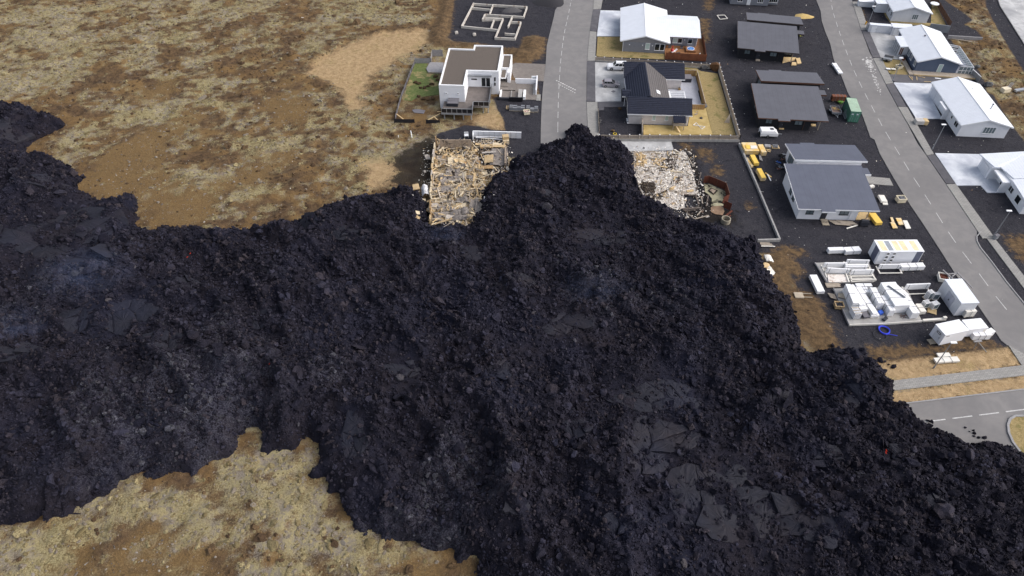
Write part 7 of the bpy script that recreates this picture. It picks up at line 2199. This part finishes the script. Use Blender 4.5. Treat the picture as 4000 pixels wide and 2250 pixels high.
# cabin trailers
def cabin(label, fl, fr, bl, zt_, zb, grey=False):
    p, a, w, d = box_fit('A8', fl, fr, bl, zt_)
    ob = thing('site_trailer', label, 'trailer', p, a)
    MB().box(0, 0, zb, w, d, zt_ - .06).build('body', m_white, ob)
    MB().box(-.04, -.04, zt_ - .06, w + .04, d + .04, zt_).build('roof', m_whitet, ob)
    for x in (.6, w - .9):
        MB().box(x, .1, 0, x + .25, d - .1, zb).build('support', m_pal, ob)
    return ob, w, d
ob, w, d = cabin('white site trailer with a small dark end window', (342, 938), (672, 868), (215, 782), 2.7, .35)
window(ob, 'L', d * .3, 1.9, .75, .35, 0, m_frameb, 1, m_glass, 'window', False)
MB().box(.3, -.03, 2.2, .9, -.005, 2.32).build('sign_strip', m_tubg, ob)
dr = MB().box(-.04, d * .2, .5, -.005, d * .75, 2.5).build('door', m_whites, ob)
MB().box(-.07, d * .25, 1.3, -.04, d * .28, 1.5).build('handle', m_tubd, dr)
ob, w, d = cabin('lower white box trailer behind the windowed trailer', (680, 858), (945, 832), (545, 728), 2.0, .3)
MB().box(w - .5, -.03, .5, w - .1, -.005, 1.7).build('hatch', m_packs, ob)
pallet('pallet leaning at the foot of the windowed trailer', at('A8', 160, 1030), R(10), 1.5, 1.0)
bundle('strapped white pack beside the box trailer', 'A8', (755, 948), (1000, 938), (700, 870), 1.1, n=3, axis='y', straps=2)
bundle('long white beam pack behind the strapped pack by the street', 'A8', (950, 925), (1050, 885), (900, 865), 1.0, n=1, straps=0)
bundle('rounded foam pack standing against the store container', 'A8', (645, 615), (790, 600), (668, 562), 1.3, n=2, axis='y', m=m_packs, straps=1)
bundle('stack of long white panels on the grass below the site trailer', 'A8', (215, 1322), (550, 1300), (190, 1255), .5, n=2, m=m_packs, straps=2)
bundle('pale sheet behind the white panels on the grass', 'A8', (245, 1245), (420, 1235), (245, 1190), .35, n=1, m=m_packs, straps=0)
# slabs
sl = thing('site_slab', 'concrete floor slab carrying the white panel bundles', 'slab')
MB().prism(poly('A7', [(335, 1045), (1190, 1018), (2000, 962), (1640, 180), (-20, 215)], .3), -.05, .3).build('slab', m_concrete, sl)
MB().bar(at('A7', 335, 1052, .2), at('A7', 1190, 1024, .2), .1, .35).build('shutter_board', m_packs, sl)
MB().bar(at('A7', 1195, 1022, .2), at('A7', 2000, 968, .2), .1, .35).build('shutter_board', m_packs, sl)
MB().bar(at('A7', 325, 1040, .2), at('A7', -30, 215, .2), .1, .35).build('shutter_board', m_greyw, sl)
for k in range(10):
    MB().tube(at('A7', 1450 + random.uniform(0, 200), 800 + random.uniform(0, 100), .33), at('A7', 1500 + random.uniform(0, 220), 800 + random.uniform(0, 120), .33), .02, n=5).build('rusty_bar', m_rust, sl)
sl2 = thing('site_slab', 'concrete slab with standing white wall panels near the office cabin', 'slab')
MB().prism(poly('A6', [(185, 200), (1760, 150), (1985, 705), (1900, 752), (560, 790)], .25), -.05, .25).build('slab', m_concrete, sl2)
MB().bar(at('A6', 180, 205, .15), at('A6', 550, 795, .15), .2, .3).build('shutter_board', m_greyw, sl2)
MB().bar(at('A6', 1240, 775, .15), at('A6', 1990, 712, .15), .15, .3).build('shutter_board', m_packs, sl2)
# standing panels: label, top-left, top-right, thickness, top height
def wall_panel(label, sheet_, a, b, zt_, th=.22, feet=True):
    p, q = at(sheet_, *a, zt_), at(sheet_, *b, zt_)
    d = q - p
    t_ = thing('wall_panel', label, 'wall panel', (p.x, p.y, 0), math.atan2(d.y, d.x))
    L = d.length
    MB().box(0, -th, .35, L, 0, zt_).build('panel', m_pack, t_)
    if feet:
        MB().box(-.15, -1.3, .26, .05, .5, .345).build('foot', m_packs, t_)
        MB().box(L - .05, -1.3, .26, L + .15, .5, .345).build('foot', m_packs, t_)
        MB().box(.05, -1.25, .26, L - .05, -1.1, .34).build('foot_rail', m_packs, t_)
    for f in (.12, .88):
        MB().box(L * f - .03, -th - .02, .36, L * f + .03, -th - .004, zt_ + .01).build('strap', m_strap, t_)
    return t_
wall_panel('standing white wall panel at the back left of the site slab', 'A6', (460, 190), (1125, 188), 1.35)
wall_panel('standing white wall panel at the back right by the office', 'A6', (1130, 90), (1795, 108), 1.35)
wall_panel('low white panel behind the middle right wall panel', 'A6', (1075, 240), (1740, 232), 1.1, .3, False)
wall_panel('standing white wall panel in the middle right of the slab', 'A6', (1070, 290), (1730, 285), 1.2, .22, False)
wall_panel('standing white wall panel at front left before the dirty sheet', 'A6', (545, 335), (1220, 372), 1.4)
wall_panel('standing white wall panel at front right of the slab', 'A6', (1265, 400), (1925, 390), 1.4)
wall_panel('white wall panel with feet left of the strapped crate', 'S8', (1220, 475), (1520, 472), 1.3)
wall_panel('white wall panel with feet right of the big panel stack', 'A7', (1650, 110), (2190, 90), 1.5)
tag(MB().prism(poly('A6', [(545, 545), (1085, 545), (1160, 768), (585, 770)], .42), .26, .42).build('dirty_sheet', mat('dirty_white_sheet', lin(226, 220, 214), .8, .06, 2.0, col2=lin(160, 132, 112), f2=(.5, .7), s2=1.0)), 'flat dirty white sheet lying on the site slab', 'sheet')
fr_ = thing('timber_cradle', 'empty pale timber frame right of the dirty sheet', 'frame')
for a, b in (((1235, 600), (1890, 590)), ((1240, 700), (1960, 690)), ((1235, 600), (1260, 760)), ((1890, 590), (1985, 700))):
    MB().bar(at('A6', *a, .42), at('A6', *b, .42), .18, .14).build('rail', m_packs, fr_)
MB().bar(at('A6', 1095, 520, .5), at('A6', 1185, 775, .5), .22, .16).build('rail', m_packs, fr_)
for k in range(8):
    tag(MB().bar(at('A6', 475 + 8 * k, 805 + 17 * k, .1 + .03 * (k % 3)), at('A6', 900 + 12 * (k % 4), 815 + 13 * k, .1 + .03 * (k % 3)), .16, .08).build('site_plank', m_oldw), 'weathered plank in the pile between the two site slabs', 'plank', 'weathered planks piled between the site slabs')
bundle('long white bench shaped panel lying apart on the left gravel', 'A6', (260, 1050), (475, 1045), (92, 552), .7, n=1, m=m_pack, straps=0)
bundle('plain white pack on a pallet above the site slab', 'R8', (580, 188), (722, 184), (570, 158), .9, n=2, axis='z', straps=0)
bundle('strapped white pack right of the plain pack above the slab', 'R8', (738, 200), (886, 190), (728, 155), .9, n=2, axis='y', straps=1)
bundle('strapped white crate before the office cabin', 'R8', (1268, 348), (1487, 340), (1262, 308), .95, n=3, axis='y', straps=2)
B7 = [('tall stack of long white panels at the slab left side', (425, 545), (545, 550), (180, 105), 2.0, 5, 'z', 1, .42), ('broad white panel stack second from the slab left side', (575, 590), (718, 580), (322, 130), 1.8, 4, 'z', 0, .42), ('short white pack behind the second panel stack', (595, 318), (715, 308), (505, 172), 1.5, 3, 'z', 0, .42),
      ('long single white beam on packs in the slab middle', (885, 788), (1005, 778), (655, 338), 1.25, 2, 'z', 1, .6), ('small white pack under the near end of the long beam', (842, 838), (1032, 830), (838, 795), .9, 2, 'z', 0, .42), ('strapped upright panel bundle left of the big stack', (1012, 552), (1152, 550), (800, 190), 1.9, 4, 'x', 2, .42),
      ('strapped upright panel bundle touching the big stack front', (1272, 722), (1402, 718), (1090, 372), 1.7, 3, 'x', 2, .42), ('biggest white panel stack carrying a loose angle rail', (1395, 606), (1742, 590), (1120, 70), 2.2, 6, 'z', 2, .42), ('narrow white beam along the right side of the biggest stack', (1642, 372), (1702, 348), (1530, 88), 1.9, 2, 'z', 0, .42),
      ('strapped upright bundle at the slab right side', (1792, 782), (1962, 772), (1672, 352), 1.7, 3, 'x', 2, .42), ('low white pack at the back left edge of the slab', (505, 162), (872, 160), (485, 92), .95, 2, 'y', 1, .42), ('small strapped window pack behind the tall upright bundle', (718, 300), (822, 290), (655, 178), 1.4, 4, 'x', 1, .42),
      ('low dark slatted pack beside the striped crate', (682, 862), (812, 852), (632, 692), .9, 3, 'z', 0, .42), ('white box pack between crate and long beam', (600, 695), (770, 680), (565, 610), 1.4, 3, 'z', 0, .42)]
for lb, fl, fr, bl, z_, n, ax, st_, zb in B7:
    bundle(lb, 'A7', fl, fr, bl, z_, zb, n, m=(m_tubg if 'dark' in lb else m_pack), axis=ax, straps=st_)
p, a, w, d = box_fit('A7', (490, 800), (650, 790), (410, 625), 1.6)
wcr = thing('window_crate', 'crate of dark striped window frames at the slab front', 'crate', p, a)
for k in range(6):
    MB().box(w * k / 6, 0, .42, w * (k + .55) / 6, d, 1.5).build('window_unit', m_pack, wcr)
    MB().box(w * (k + .56) / 6, .02, .45, w * (k + .96) / 6, d - .02, 1.45).build('glass_edge', mat('navy_glass_edge', lin(40, 42, 72), .4) if k == 0 else MATS['navy_glass_edge'], wcr)
for f in (.15, .5, .85):
    MB().box(-.05, d * f - .05, 1.5, w + .05, d * f + .05, 1.56).build('slat', m_pal, wcr)
ar_ = thing('angle_rail', 'loose steel angle rail lying on the biggest panel stack', 'rail')
MB().bar(at('A7', 1215, 150, 2.26), at('A7', 1610, 425, 2.26), .3, .06).build('flange', m_steel, ar_)
MB().bar(at('A7', 1225, 145, 2.34), at('A7', 1618, 418, 2.34), .05, .18).build('web', m_steel, ar_)
open_tub('brown_tub', 'tan open tub with dark scrap at the slab left edge', at('A7', 80, 640), 1.3, 1.1, .75, R(-5), m_tubd, mat('tan_plastic', lin(196, 168, 128), .6))
def frame_stack(label, fl, fr, bl, zt_, n):
    p, a, w, d = box_fit('A7', fl, fr, bl, zt_)
    t_ = thing('window_stack', label, 'window stack', p, a)
    for k in range(n):
        y = d * k / n
        mb_ = MB()
        ring_frame(mb_, 'F', 0, .12, w, zt_ - .12, y + .06, .09, .09)
        fo = mb_.build('frame', m_frame, t_)
        MB().box(.09, y + .0, .2, w - .09, y + .02, zt_ - .09).build('pane', m_panew, fo)
    MB().box(-.05, -.05, 0, w + .05, d + .1, .11).build('pallet', m_pal, t_)
frame_stack('tall stack of white glazed windows near the container', (2200, 330), (2300, 300), (2110, 250), 1.7, 4)
frame_stack('white windows standing behind the tall window stack', (2300, 350), (2440, 345), (2270, 285), 1.3, 3)
frame_stack('stack of small white windows in front of the tall window stack', (2090, 560), (2210, 540), (2150, 450), 1.2, 4)
frame_stack('stack of small white windows nearest the container', (2290, 600), (2420, 560), (2330, 470), 1.2, 5)
bundle('cream foam pack left of the small window stacks', 'A7', (1985, 745), (2115, 735), (1915, 560), .8, n=2, axis='x', m=m_packs, straps=1)
pallet('empty pallet below the small window stacks', at('A7', 2225, 740), R(-25), 1.3, 1.2, m_neww)
bm_ = thing('edge_beam', 'long white edge beam lying right of the site slab', 'beam')
MB().bar(at('A7', 2015, 950, .25), at('A7', 2540, 912, .25), .35, .35).build('beam', m_packs, bm_)
MB().cbox(at('A7', 2520, 885, .55), (.5, .35, .4), .1).build('end_block', m_packs, bm_)
tag(MB().cbox(at('A7', 1045, 770, .6), (.7, .6, .6), .3, .1).build('blue_bag', mat('blue_tarp', lin(52, 96, 200), .6)), 'bright blue bag between the panel bundles', 'bag')
tag(MB().bar(at('A7', 1120, 940, .5), at('A7', 1190, 880, .6), .5, .3).build('scrap_heap', m_tubd), 'small dark scrap heap on the slab front', 'scrap')
# hoses
m_bhose = mat('blue_hose', lin(58, 74, 214), .5, .1)
hc = thing('hose_coil', 'bright blue hose coil on the gravel below the slab', 'hose', at('R8', 1095, 945, 0), 0)
for k in range(4):
    MB().ring((random.uniform(-.05, .05), random.uniform(-.05, .05), .06 + .05 * k), .82 - .05 * (k % 3), .055, 30, 6, .03).build('loop', m_bhose, hc)
MB().tube((.3, -.75, .05), (1.6, -1.1, .05), .05, n=6).build('tail', m_bhose, hc)
tag(MB().ring((*at('R8', 1055, 995).xy, .06), .95, .05, 30, 6, .03).build('black_hose_coil', m_tubd), 'thin black hose loop next to the blue coil', 'hose')
# handcart, flat things at left gravel
hcart = thing('hand_cart', 'pale wooden tray with two handles on brown soil', 'cart', at('R8', 300, 625), R(-3))
MB().box(-.9, -.5, .1, .5, .7, .3).build('tray', m_pal, hcart)
for y in (-.3, .5):
    MB().box(.5, y, .15, 1.9, y + .1, .25).build('handle', m_pal, hcart)
wpl = thing('wood_pile', 'small pile of weathered sticks beside the tan tub', 'wood pile')
for k in range(9):
    MB().bar(at('A6', 560 + 22 * k, 1095 + 4 * k, .12 + .05 * (k % 2)), at('A6', 650 + 22 * k, 1240 + 6 * k, .12 + .05 * (k % 2)), .1, .08).build('stick', m_oldw, wpl)
pst = thing('pallet_stack', 'small stack of dark pallets behind the tan tub', 'pallet stack', at('A7', 150, 430), R(-20))
for k in range(4):
    MB().box(-.6, -.5, .14 * k, .6, .5, .14 * k + .1).build('pallet', m_pal if k % 2 else m_tubg, pst)
# white ragged bags at the lava edge
for k, (x, y, w_, m) in enumerate(((5, 270, 1.3, m_packs), (25, 390, 1.5, m_packs), (-10, 350, 1.0, m_batt[0]))):
    v_, f_ = bent_sheet(60 + k, 5, 4, .35, .25, w_, 1.5)
    ob = MB().add(v_, f_).build('ragged_sheet', m)
    p = at('R8', x, y, .6)
    ob.location = (p.x, p.y, .7)
    ob.rotation_euler = (.3, .2, k)
    tag(ob, ['upper white ragged sheet at the lava edge', 'lower white ragged sheet at the lava edge', 'tan ragged sheet between white ones at the lava edge'][k], 'sheet')
for k in range(4):
    tag(MB().bar(at('R7', 345, 1300 + 12 * k, .15), at('R7', 455 + 20 * k, 1302 + 13 * k, .15), .18, .08).build('white_plank', m_oldw if k < 3 else m_packs), 'weathered plank below the low plot wall corner', 'plank', 'planks below the low plot wall corner')
# trestle beside container, scrap box
ts = thing('steel_trestle', 'grey steel trestle frame behind the store container', 'trestle')
for a, b in (((300, 15), (440, 135)), ((380, 75), (505, 60)), ((505, 50), (725, 275)), ((430, 110), (500, 60)), ((345, 60), (420, 130))):
    MB().bar(at('A8', *a, 1.0), at('A8', *b, .8), .14, .14).build('bar', m_greyw, ts)
open_tub('scrap_crate', 'pale open crate of scrap behind the store container', at('A8', 290, 150), 1.5, 1.6, .8, R(-15), m_rust, m_packs)
# ---------------- vehicles and goods by the black houses
cp = thing('camper_trailer', 'white folding camper trailer parked below the lower black house', 'camper', at('R3', 640, 1370), R(-3))
MB().slab([(-1.75, -.95, 1.0), (1.6, -.95, 1.0), (1.85, -.95, .95), (1.85, .95, .95), (1.6, .95, 1.0), (-1.75, .95, 1.0)], .6).build('lower_body', m_carw, cp)
v = [(-1.8, -1.0, 1.0), (1.75, -1.0, 1.0), (1.75, 1.0, 1.0), (-1.8, 1.0, 1.0), (-1.7, -.85, 1.55), (1.0, -.85, 1.6), (1.0, .85, 1.6), (-1.7, .85, 1.55)]
MB().add(v, [(0, 3, 2, 1), (4, 5, 6, 7), (0, 1, 5, 4), (1, 2, 6, 5), (2, 3, 7, 6), (3, 0, 4, 7)]).build('roof_shell', m_carw, cp)
MB().box(.2, -.3, 1.575, .9, .35, 1.62).build('roof_hatch', m_glass, cp)
for y in (-1, 1):
    wh = MB().tube((-.2, y * .8, .33), (-.2, y * 1.0, .33), .33, n=14).build('wheel', m_tyre, cp)
    MB().tube((-.2, y * .98, .33), (-.2, y * 1.02, .33), .18, n=10).build('rim', m_rim, wh)
MB().box(-1.95, -.6, .5, -1.78, .0, 1.0).build('spare_wheel_cover', m_tyre, cp)
MB().bar((1.85, 0, .5), (2.9, 0, .45), .12, .1).build('drawbar', m_steel, cp)
m_green = mat('green_container_paint', lin(74, 122, 104), 0.6, 0.1, 1.0, dirt=.35, stripe=('Y', .28, .03))
m_greenr = mat('faded_green_roof', lin(166, 190, 168), 0.7, 0.1, .8, col2=lin(140, 88, 70), f2=(.6, .72), s2=.7, stripe=('Y', .28, .02))
p, a, w, d = box_fit('T2', (1085, 880), (1525, 915), (850, 310), 2.59)
gc = thing('shipping_container', 'green rusty shipping container beside the far street', 'container', p, a)
MB().box(.06, .06, .12, w - .06, d - .06, 2.5).build('corrugated_wall', m_green, gc)
MB().box(.05, .05, 2.5, w - .05, d - .05, 2.56).build('roof', m_greenr, gc)
m_grf = mat('green_container_frame', lin(66, 104, 90), 0.6, 0.1)
for x in (0, w - .14):
    for y in (0, d - .14):
        MB().box(x, y, 0, x + .14, y + .14, 2.59).build('corner_post', m_grf, gc)
for y in (0, d - .1):
    for z in (.02, 2.45):
        MB().box(.14, y, z, w - .14, y + .1, z + .14).build('end_rail', m_grf, gc)
for k in range(2):
    dr = MB().box(.16 + k * (w / 2 - .14), -.03, .2, w / 2 - .02 + k * (w / 2 - .14), .05, 2.42).build('door', mat('green_door', lin(84, 140, 118), .55, .1) if k == 0 else MATS['green_door'], gc)
    for f in (.3, .7):
        MB().tube((.16 + k * (w / 2 - .14) + f * (w / 2 - .18), -.06, .2), (.16 + k * (w / 2 - .14) + f * (w / 2 - .18), -.06, 2.42), .03, n=6).build('lock_rod', m_steel, dr)
    MB().box(.3 + k * (w / 2 - .1), -.045, 1.85, .7 + k * (w / 2 - .1), -.032, 2.1).build('sticker', m_whitet, dr)
bst = bundle('red brown cladding board stack on a white pallet beside the container', 'T2', (360, 270), (925, 290), (340, 178), 1.4, zb=.25, n=6, m=mat('red_brown_board', lin(122, 76, 56), .8, .12), straps=3, name='board_stack', cat='board stack')
ut = thing('utility_trailer', 'grey box trailer with yellow straw beside the container', 'trailer', at('T2', 430, 980), R(-7))
MB().box(-.95, -.9, .5, .95, 1.8, .56).build('floor', mat('trailer_floor', lin(128, 108, 100), .8), ut)
for q in ((-1, -.95, -.95, 1.85), (.95, -.95, 1, 1.85), (-.95, -.95, .95, -.9), (-.95, 1.8, .95, 1.85)):
    MB().box(q[0], q[1], .45, q[2], q[3], .9).build('side_board', m_steel, ut)
for x in (-1.15, 1.15):
    wh = MB().tube((x - .1, .4, .3), (x + .1, .4, .3), .3, n=12).build('wheel', m_tyre, ut)
    MB().box(x - .13, .0, .6, x + .13, .8, .66).build('mudguard', m_steel, wh)
MB().bar((-.5, -.9, .45), (0, -1.8, .45), .08, .08).bar((.5, -.9, .45), (0, -1.8, .45), .08, .08).bar((0, -1.75, .45), (0, -2.3, .45), .1, .1).build('drawbar', m_steel, ut)
st_ = MB()
for k in range(14):
    q = Vector((random.uniform(-.4, .7), random.uniform(.5, 1.4), .65))
    st_.bar(q, q + Vector((random.uniform(-.5, .5), random.uniform(-.5, .5), random.uniform(.05, .3))), .08, .06)
st_.build('straw', mat('yellow_straw', lin(206, 176, 108), .9), ut)
gt = thing('steel_gate', 'light steel gate leaning against the green container', 'gate')
A_, B_, C_, D_ = at('T2', 745, 975, .1), at('T2', 840, 1190, .05), at('T2', 985, 1000, 1.0), at('T2', 875, 795, 1.1)
for k in range(7):
    f = k / 6
    MB().bar(A_.lerp(B_, f), D_.lerp(C_, f), .06, .06).build('bar', m_steel, gt)
MB().bar(A_, B_, .09, .09).build('rail', m_steel, gt)
MB().bar(D_, C_, .09, .09).build('rail', m_steel, gt)
boulder('small green shrub between board stack and container', at('T2', 640, 540), .7, mat('green_leaves', lin(86, 124, 52), .9, .3, 4.0), 'shrub', 'shrub')
pb = bundle('bundle of white pipes on a pallet at the far street edge', 'R3', (1362, 735), (1408, 735), (1345, 635), .5, n=4, axis='x', m=m_whitet, straps=2, name='pipe_bundle', cat='pipe bundle')
yfr = thing('yellow_cable', 'tangled yellow cable beside the upper black house', 'cable')
for k in range(6):
    MB().tube(at('R3', 948 + random.uniform(0, 50), 345 + random.uniform(0, 25), .1), at('R3', 960 + random.uniform(0, 50), 335 + random.uniform(0, 30), .3), .05, n=5).build('strand', mat('yellow_green_cable', lin(186, 186, 84), .7) if k == 0 else MATS['yellow_green_cable'], yfr)
ef = thing('timber_surround', 'empty white timber frame lying on gravel behind the picket fence', 'frame')
FQ = poly('R3', [(132, 155), (208, 152), (238, 188), (162, 195)], .1)
for a, b in zip(FQ, FQ[1:] + FQ[:1]):
    MB().bar(a, b, .18, .12).build('rail', m_packs, ef)
# ---------------- street lamps
def lamp(label, sheet_, base, top, hh, rz):
    p = at(sheet_, *base)
    l_ = thing('street_lamp', label, 'street lamp', p, rz, 'street lamps along the far street')
    MB().tube((0, 0, 0), (0, 0, hh), .09, .05, 8).build('pole', m_steel, l_)
    MB().tube((0, 0, 0), (0, 0, .5), .14, .12, 8).build('base', m_steel, l_)
    MB().cbox((-.25, 0, hh + .05), (.9, .35, .12)).build('lamp_head', m_whitet, l_)
lamp('street lamp by the gravel plot of the long white house', 'S7', (500, 690), 0, 5.8, R(0))
lamp('street lamp at the lower pavement near the garage house', 'S7', (995, 1395), 0, 5.8, R(0))
lamp('street lamp rising from the small blue grey house lawn edge', 'R4', (608, 825), 0, 5.8, R(0))
lamp('street lamp beside the long store shed at the top', 'A4', (150, 770), 0, 5.0, R(0))
lamp('street lamp on the grass strip before the white trailers', 'A8', (170, 1405), 0, 5.8, R(180))
tp = thing('guy_mast', 'grey pole with two slanting stays near the strapped pack', 'pole', at('A8', 915, 1175), 0)
T_ = at('A8', 795, 1025, 3.2) - at('A8', 915, 1175)
MB().tube((0, 0, 0), T_, .07, n=6).build('pole', m_steel, tp)
q = at('A8', 735, 1130) - at('A8', 915, 1175)
MB().tube(q, T_, .07, n=6).build('stay', m_greyw, tp)
MB().cbox(T_, (1.2, .25, .15), .1).build('cross_arm', m_greyw, tp)
cb = thing('electric_cabinet', 'small grey cabinet at the lowest far street lamp', 'cabinet', at('S7', 1008, 1412), .5)
MB().box(-.4, -.25, 0, .4, .25, .8).build('case', m_steel, cb)
MB().box(-.44, -.29, .8, .44, .29, .86).build('lid', m_tubg, cb)
# ---------------- yards of the far street
bundle('beige wrapped block pack at the driveway of the long white house', 'S7', (378, 462), (478, 466), (392, 435), 1.0, n=3, axis='x', m=mat('beige_blocks', lin(190, 186, 182), .8), straps=0, name='block_pack', cat='block pack', top=m_neww)
open_tub('cream_tub', 'octagonal cream tub on the small front lawn', at('A5', 568, 700), 1.3, 1.2, .7, R(20), m_tubd)
for k, (x, y) in enumerate(((350, 740), (455, 745))):
    b_ = thing('wooden_bench', '%s small pale bench table on the front lawn' % ('left', 'right')[k], 'bench', at('A5', x, y), R(-10))
    MB().box(-.5, -.3, .3, .5, .35, .38).build('top', m_whitet if k == 0 else m_packs, b_)
    for a in (-.45, .37):
        MB().box(a, -.25, 0, a + .08, .3, .3).build('leg', m_pal, b_)
wt = thing('grey_trailer', 'grey tipped box trailer at the front lawn of the blue grey house', 'trailer', at('A5', 330, 560), R(-30))
MB().box(-1.0, -.6, .4, 1.0, .6, .8).build('box', m_steel, wt)
MB().cbox((.1, .8, .9), (2.0, .08, .9), 0, .5).build('tail_board', m_greyw, wt)
for y in (-.7, .7):
    MB().tube((-.1, y - .08, .3), (-.1, y + .08, .3), .3, n=12).build('wheel', m_tyre, wt)
rb = thing('rubbish_pile', 'pile of dark bags and brown box by the blue grey house porch', 'rubbish')
for k, (x, y, m) in enumerate(((640, 480, m_tubd), (690, 470, m_tubg), (620, 500, m_whitet), (660, 530, MATS['red_brown_board']), (740, 460, m_tubd))):
    MB().cbox(at('A5', x, y, .35), (.9, .6, .6), .3 * k).build('bag' if k != 3 else 'box', m, rb)
for k, (a, b) in enumerate((((770, 850), (850, 940)), ((830, 870), (850, 910)), ((930, 870), (940, 940)), ((960, 860), (1100, 895)), ((1080, 970), (1220, 975)), ((1300, 900), (1420, 915)))):
    tag(MB().bar(at('A5', *a, .12), at('A5', *b, .12), .14 + .25 * (k == 5), .06).build('loose_lath', m_neww if k != 5 else m_whitet), ['longest slanting lath left of the two far houses', 'short lath beside the longest slanting lath', 'upright pale lath below the far deck', 'pale lath below the far deck edge', 'pale plank at the long white house corner', 'white board lying under the far deck'][k], 'lath')
mcl = thing('moor_tub', 'cream tub and steel racks lying on the moor behind the houses', 'tub', at('R4', 1745, 925), R(15))
MB().box(-.9, -.6, 0, .9, .6, .9).build('tub', m_tubc, mcl)
for k in range(3):
    MB().bar((.6, -.3 + .3 * k, .9), (2.6, .9 + .3 * k, 1.2), .06, .06).build('rack_bar', m_steel, mcl)
MB().box(2.2, -1.0, 0, 5.0, -.2, .4).build('rack', m_steel, mcl)
boulder('dark stone on the moor behind the long white house', at('R4', 1570, 870), 1.3)
boulder('pale stone beside the conservatory on the moor', at('R4', 1460, 680), .8, m_stone if False else m_bould)
wlth = thing('lath_pile', 'pile of thin pale laths by the grey timber wall', 'lath pile')
for k in range(8):
    MB().bar(at('R4', 1180 + 30 * k, 385 + 5 * k, .15), at('R4', 1300 + 25 * k, 400 + 4 * k, .15), .1, .08).build('lath', m_oldw, wlth)
# white salt stains and patches on the far street, painted boxes left out
m_salt = mat('pale_mud_stain', lin(196, 194, 192), .9, .1)
def stain(label, sheet_, pts, z=.0385, m=None):
    mb_ = MB()
    for (x, y, rx, ry) in pts:
        c_ = at(sheet_, x, y)
        q = [(c_.x + rx * math.cos(k * .7) * random.uniform(.5, 1.1), c_.y + ry * math.sin(k * .7) * random.uniform(.5, 1.1), z) for k in range(9)]
        mb_.slab(q, .003)
        z += .00004
    structure('road_stain', mb_, m or m_salt, label)
mud = []
for k in range(110):
    f = random.random() ** 1.6
    wx, wy = 22 * (1 - f) ** 2 + 4, 18
    mud.append((360 + 130 * f + random.gauss(0, wx), 610 + 330 * f + random.gauss(0, wy), random.uniform(.06, .32) * (1.2 - f * .6), random.uniform(.08, .4) * (1.2 - f * .6)))
stain('pale mud stain on the far street', 'R4', mud)
stain('pale tyre marks across the near street', 'R1', [(1880 + 22 * k, 880 + 11 * k, .28, .25) for k in range(10)] + [(1900 + 22 * k, 915 + 12 * k, .22, .2) for k in range(9)])
chips('gravel_litter', 'small pale stones and litter strewn over the black gravel', gravel_polys[3], 3500, .06, chip_c, lambda x, y: np.full(np.shape(x), -.045), 1.0)
for k, (x, y, s_) in enumerate(((340, 905, .7), (380, 915, .6), (400, 960, .5), (440, 960, .6), (480, 945, .5), (520, 925, .7), (560, 840, .8), (580, 880, .6), (430, 1080, .8), (480, 1090, .7), (380, 1055, .6), (530, 1075, .7))):
    boulder('low brown shrub in the garden bed left of the flat roofed house', at('R1', x, y), s_, m_heath, 'shrub', 'shrub')['group'] = 'garden shrubs left of the flat roofed house'
# drifting blue fume over the hot spots
def fume(label, sheet_, x, y, z, r, dens):
    m = bpy.data.materials.new('blue_fume')
    m.use_nodes = True
    nt = m.node_tree
    nt.nodes.remove(nt.nodes['Principled BSDF'])
    pv = nt.nodes.new('ShaderNodeVolumePrincipled')
    pv.inputs['Color'].default_value = (0.40, 0.52, 0.95, 1)
    tc_ = nt.nodes.new('ShaderNodeTexCoord')
    ln_ = nt.nodes.new('ShaderNodeVectorMath')
    ln_.operation = 'LENGTH'
    nt.links.new(tc_.outputs['Object'], ln_.inputs[0])
    ns = nt.nodes.new('ShaderNodeTexNoise')
    ns.inputs['Scale'].default_value = 2.2
    ns.inputs['Detail'].default_value = 4
    nt.links.new(tc_.outputs['Object'], ns.inputs['Vector'])
    mr = nt.nodes.new('ShaderNodeMapRange')
    mr.inputs[1].default_value, mr.inputs[2].default_value = 1.0, 0.2
    mr.inputs[3].default_value, mr.inputs[4].default_value = 0.0, dens
    nt.links.new(ln_.outputs['Value'], mr.inputs[0])
    mu = nt.nodes.new('ShaderNodeMath')
    mu.operation = 'MULTIPLY'
    mp = nt.nodes.new('ShaderNodeMapRange')
    mp.inputs[1].default_value, mp.inputs[2].default_value = .4, .68
    nt.links.new(ns.outputs[0], mp.inputs[0])
    nt.links.new(mr.outputs[0], mu.inputs[0])
    nt.links.new(mp.outputs[0], mu.inputs[1])
    nt.links.new(mu.outputs[0], pv.inputs['Density'])
    nt.links.new(pv.outputs[0], nt.nodes['Material Output'].inputs['Volume'])
    bm = bmesh.new()
    bmesh.ops.create_icosphere(bm, subdivisions=3, radius=1.0)
    me = bpy.data.meshes.new('fume')
    bm.to_mesh(me)
    bm.free()
    me.materials.append(m)
    ob = bpy.data.objects.new('fume', me)
    COL.objects.link(ob)
    p = at(sheet_, x, y, z)
    ob.location = p
    ob.scale = r
    tag(ob, label, 'fume', kind='stuff')
fume('thin blue fume over the upper left lava', 'V', 215, 690, 5, (9, 6, 3), .045)
fume('thin blue fume below the burnt house', 'V', 1120, 590, 4, (4, 3, 2.5), .05)
fume('thin blue fume over the pale deposit mid lava', 'V', 1500, 725, 5, (6, 4, 3), .03)
fume('thin blue fume at the left picture edge', 'V', 40, 820, 5, (6, 4, 3), .03)
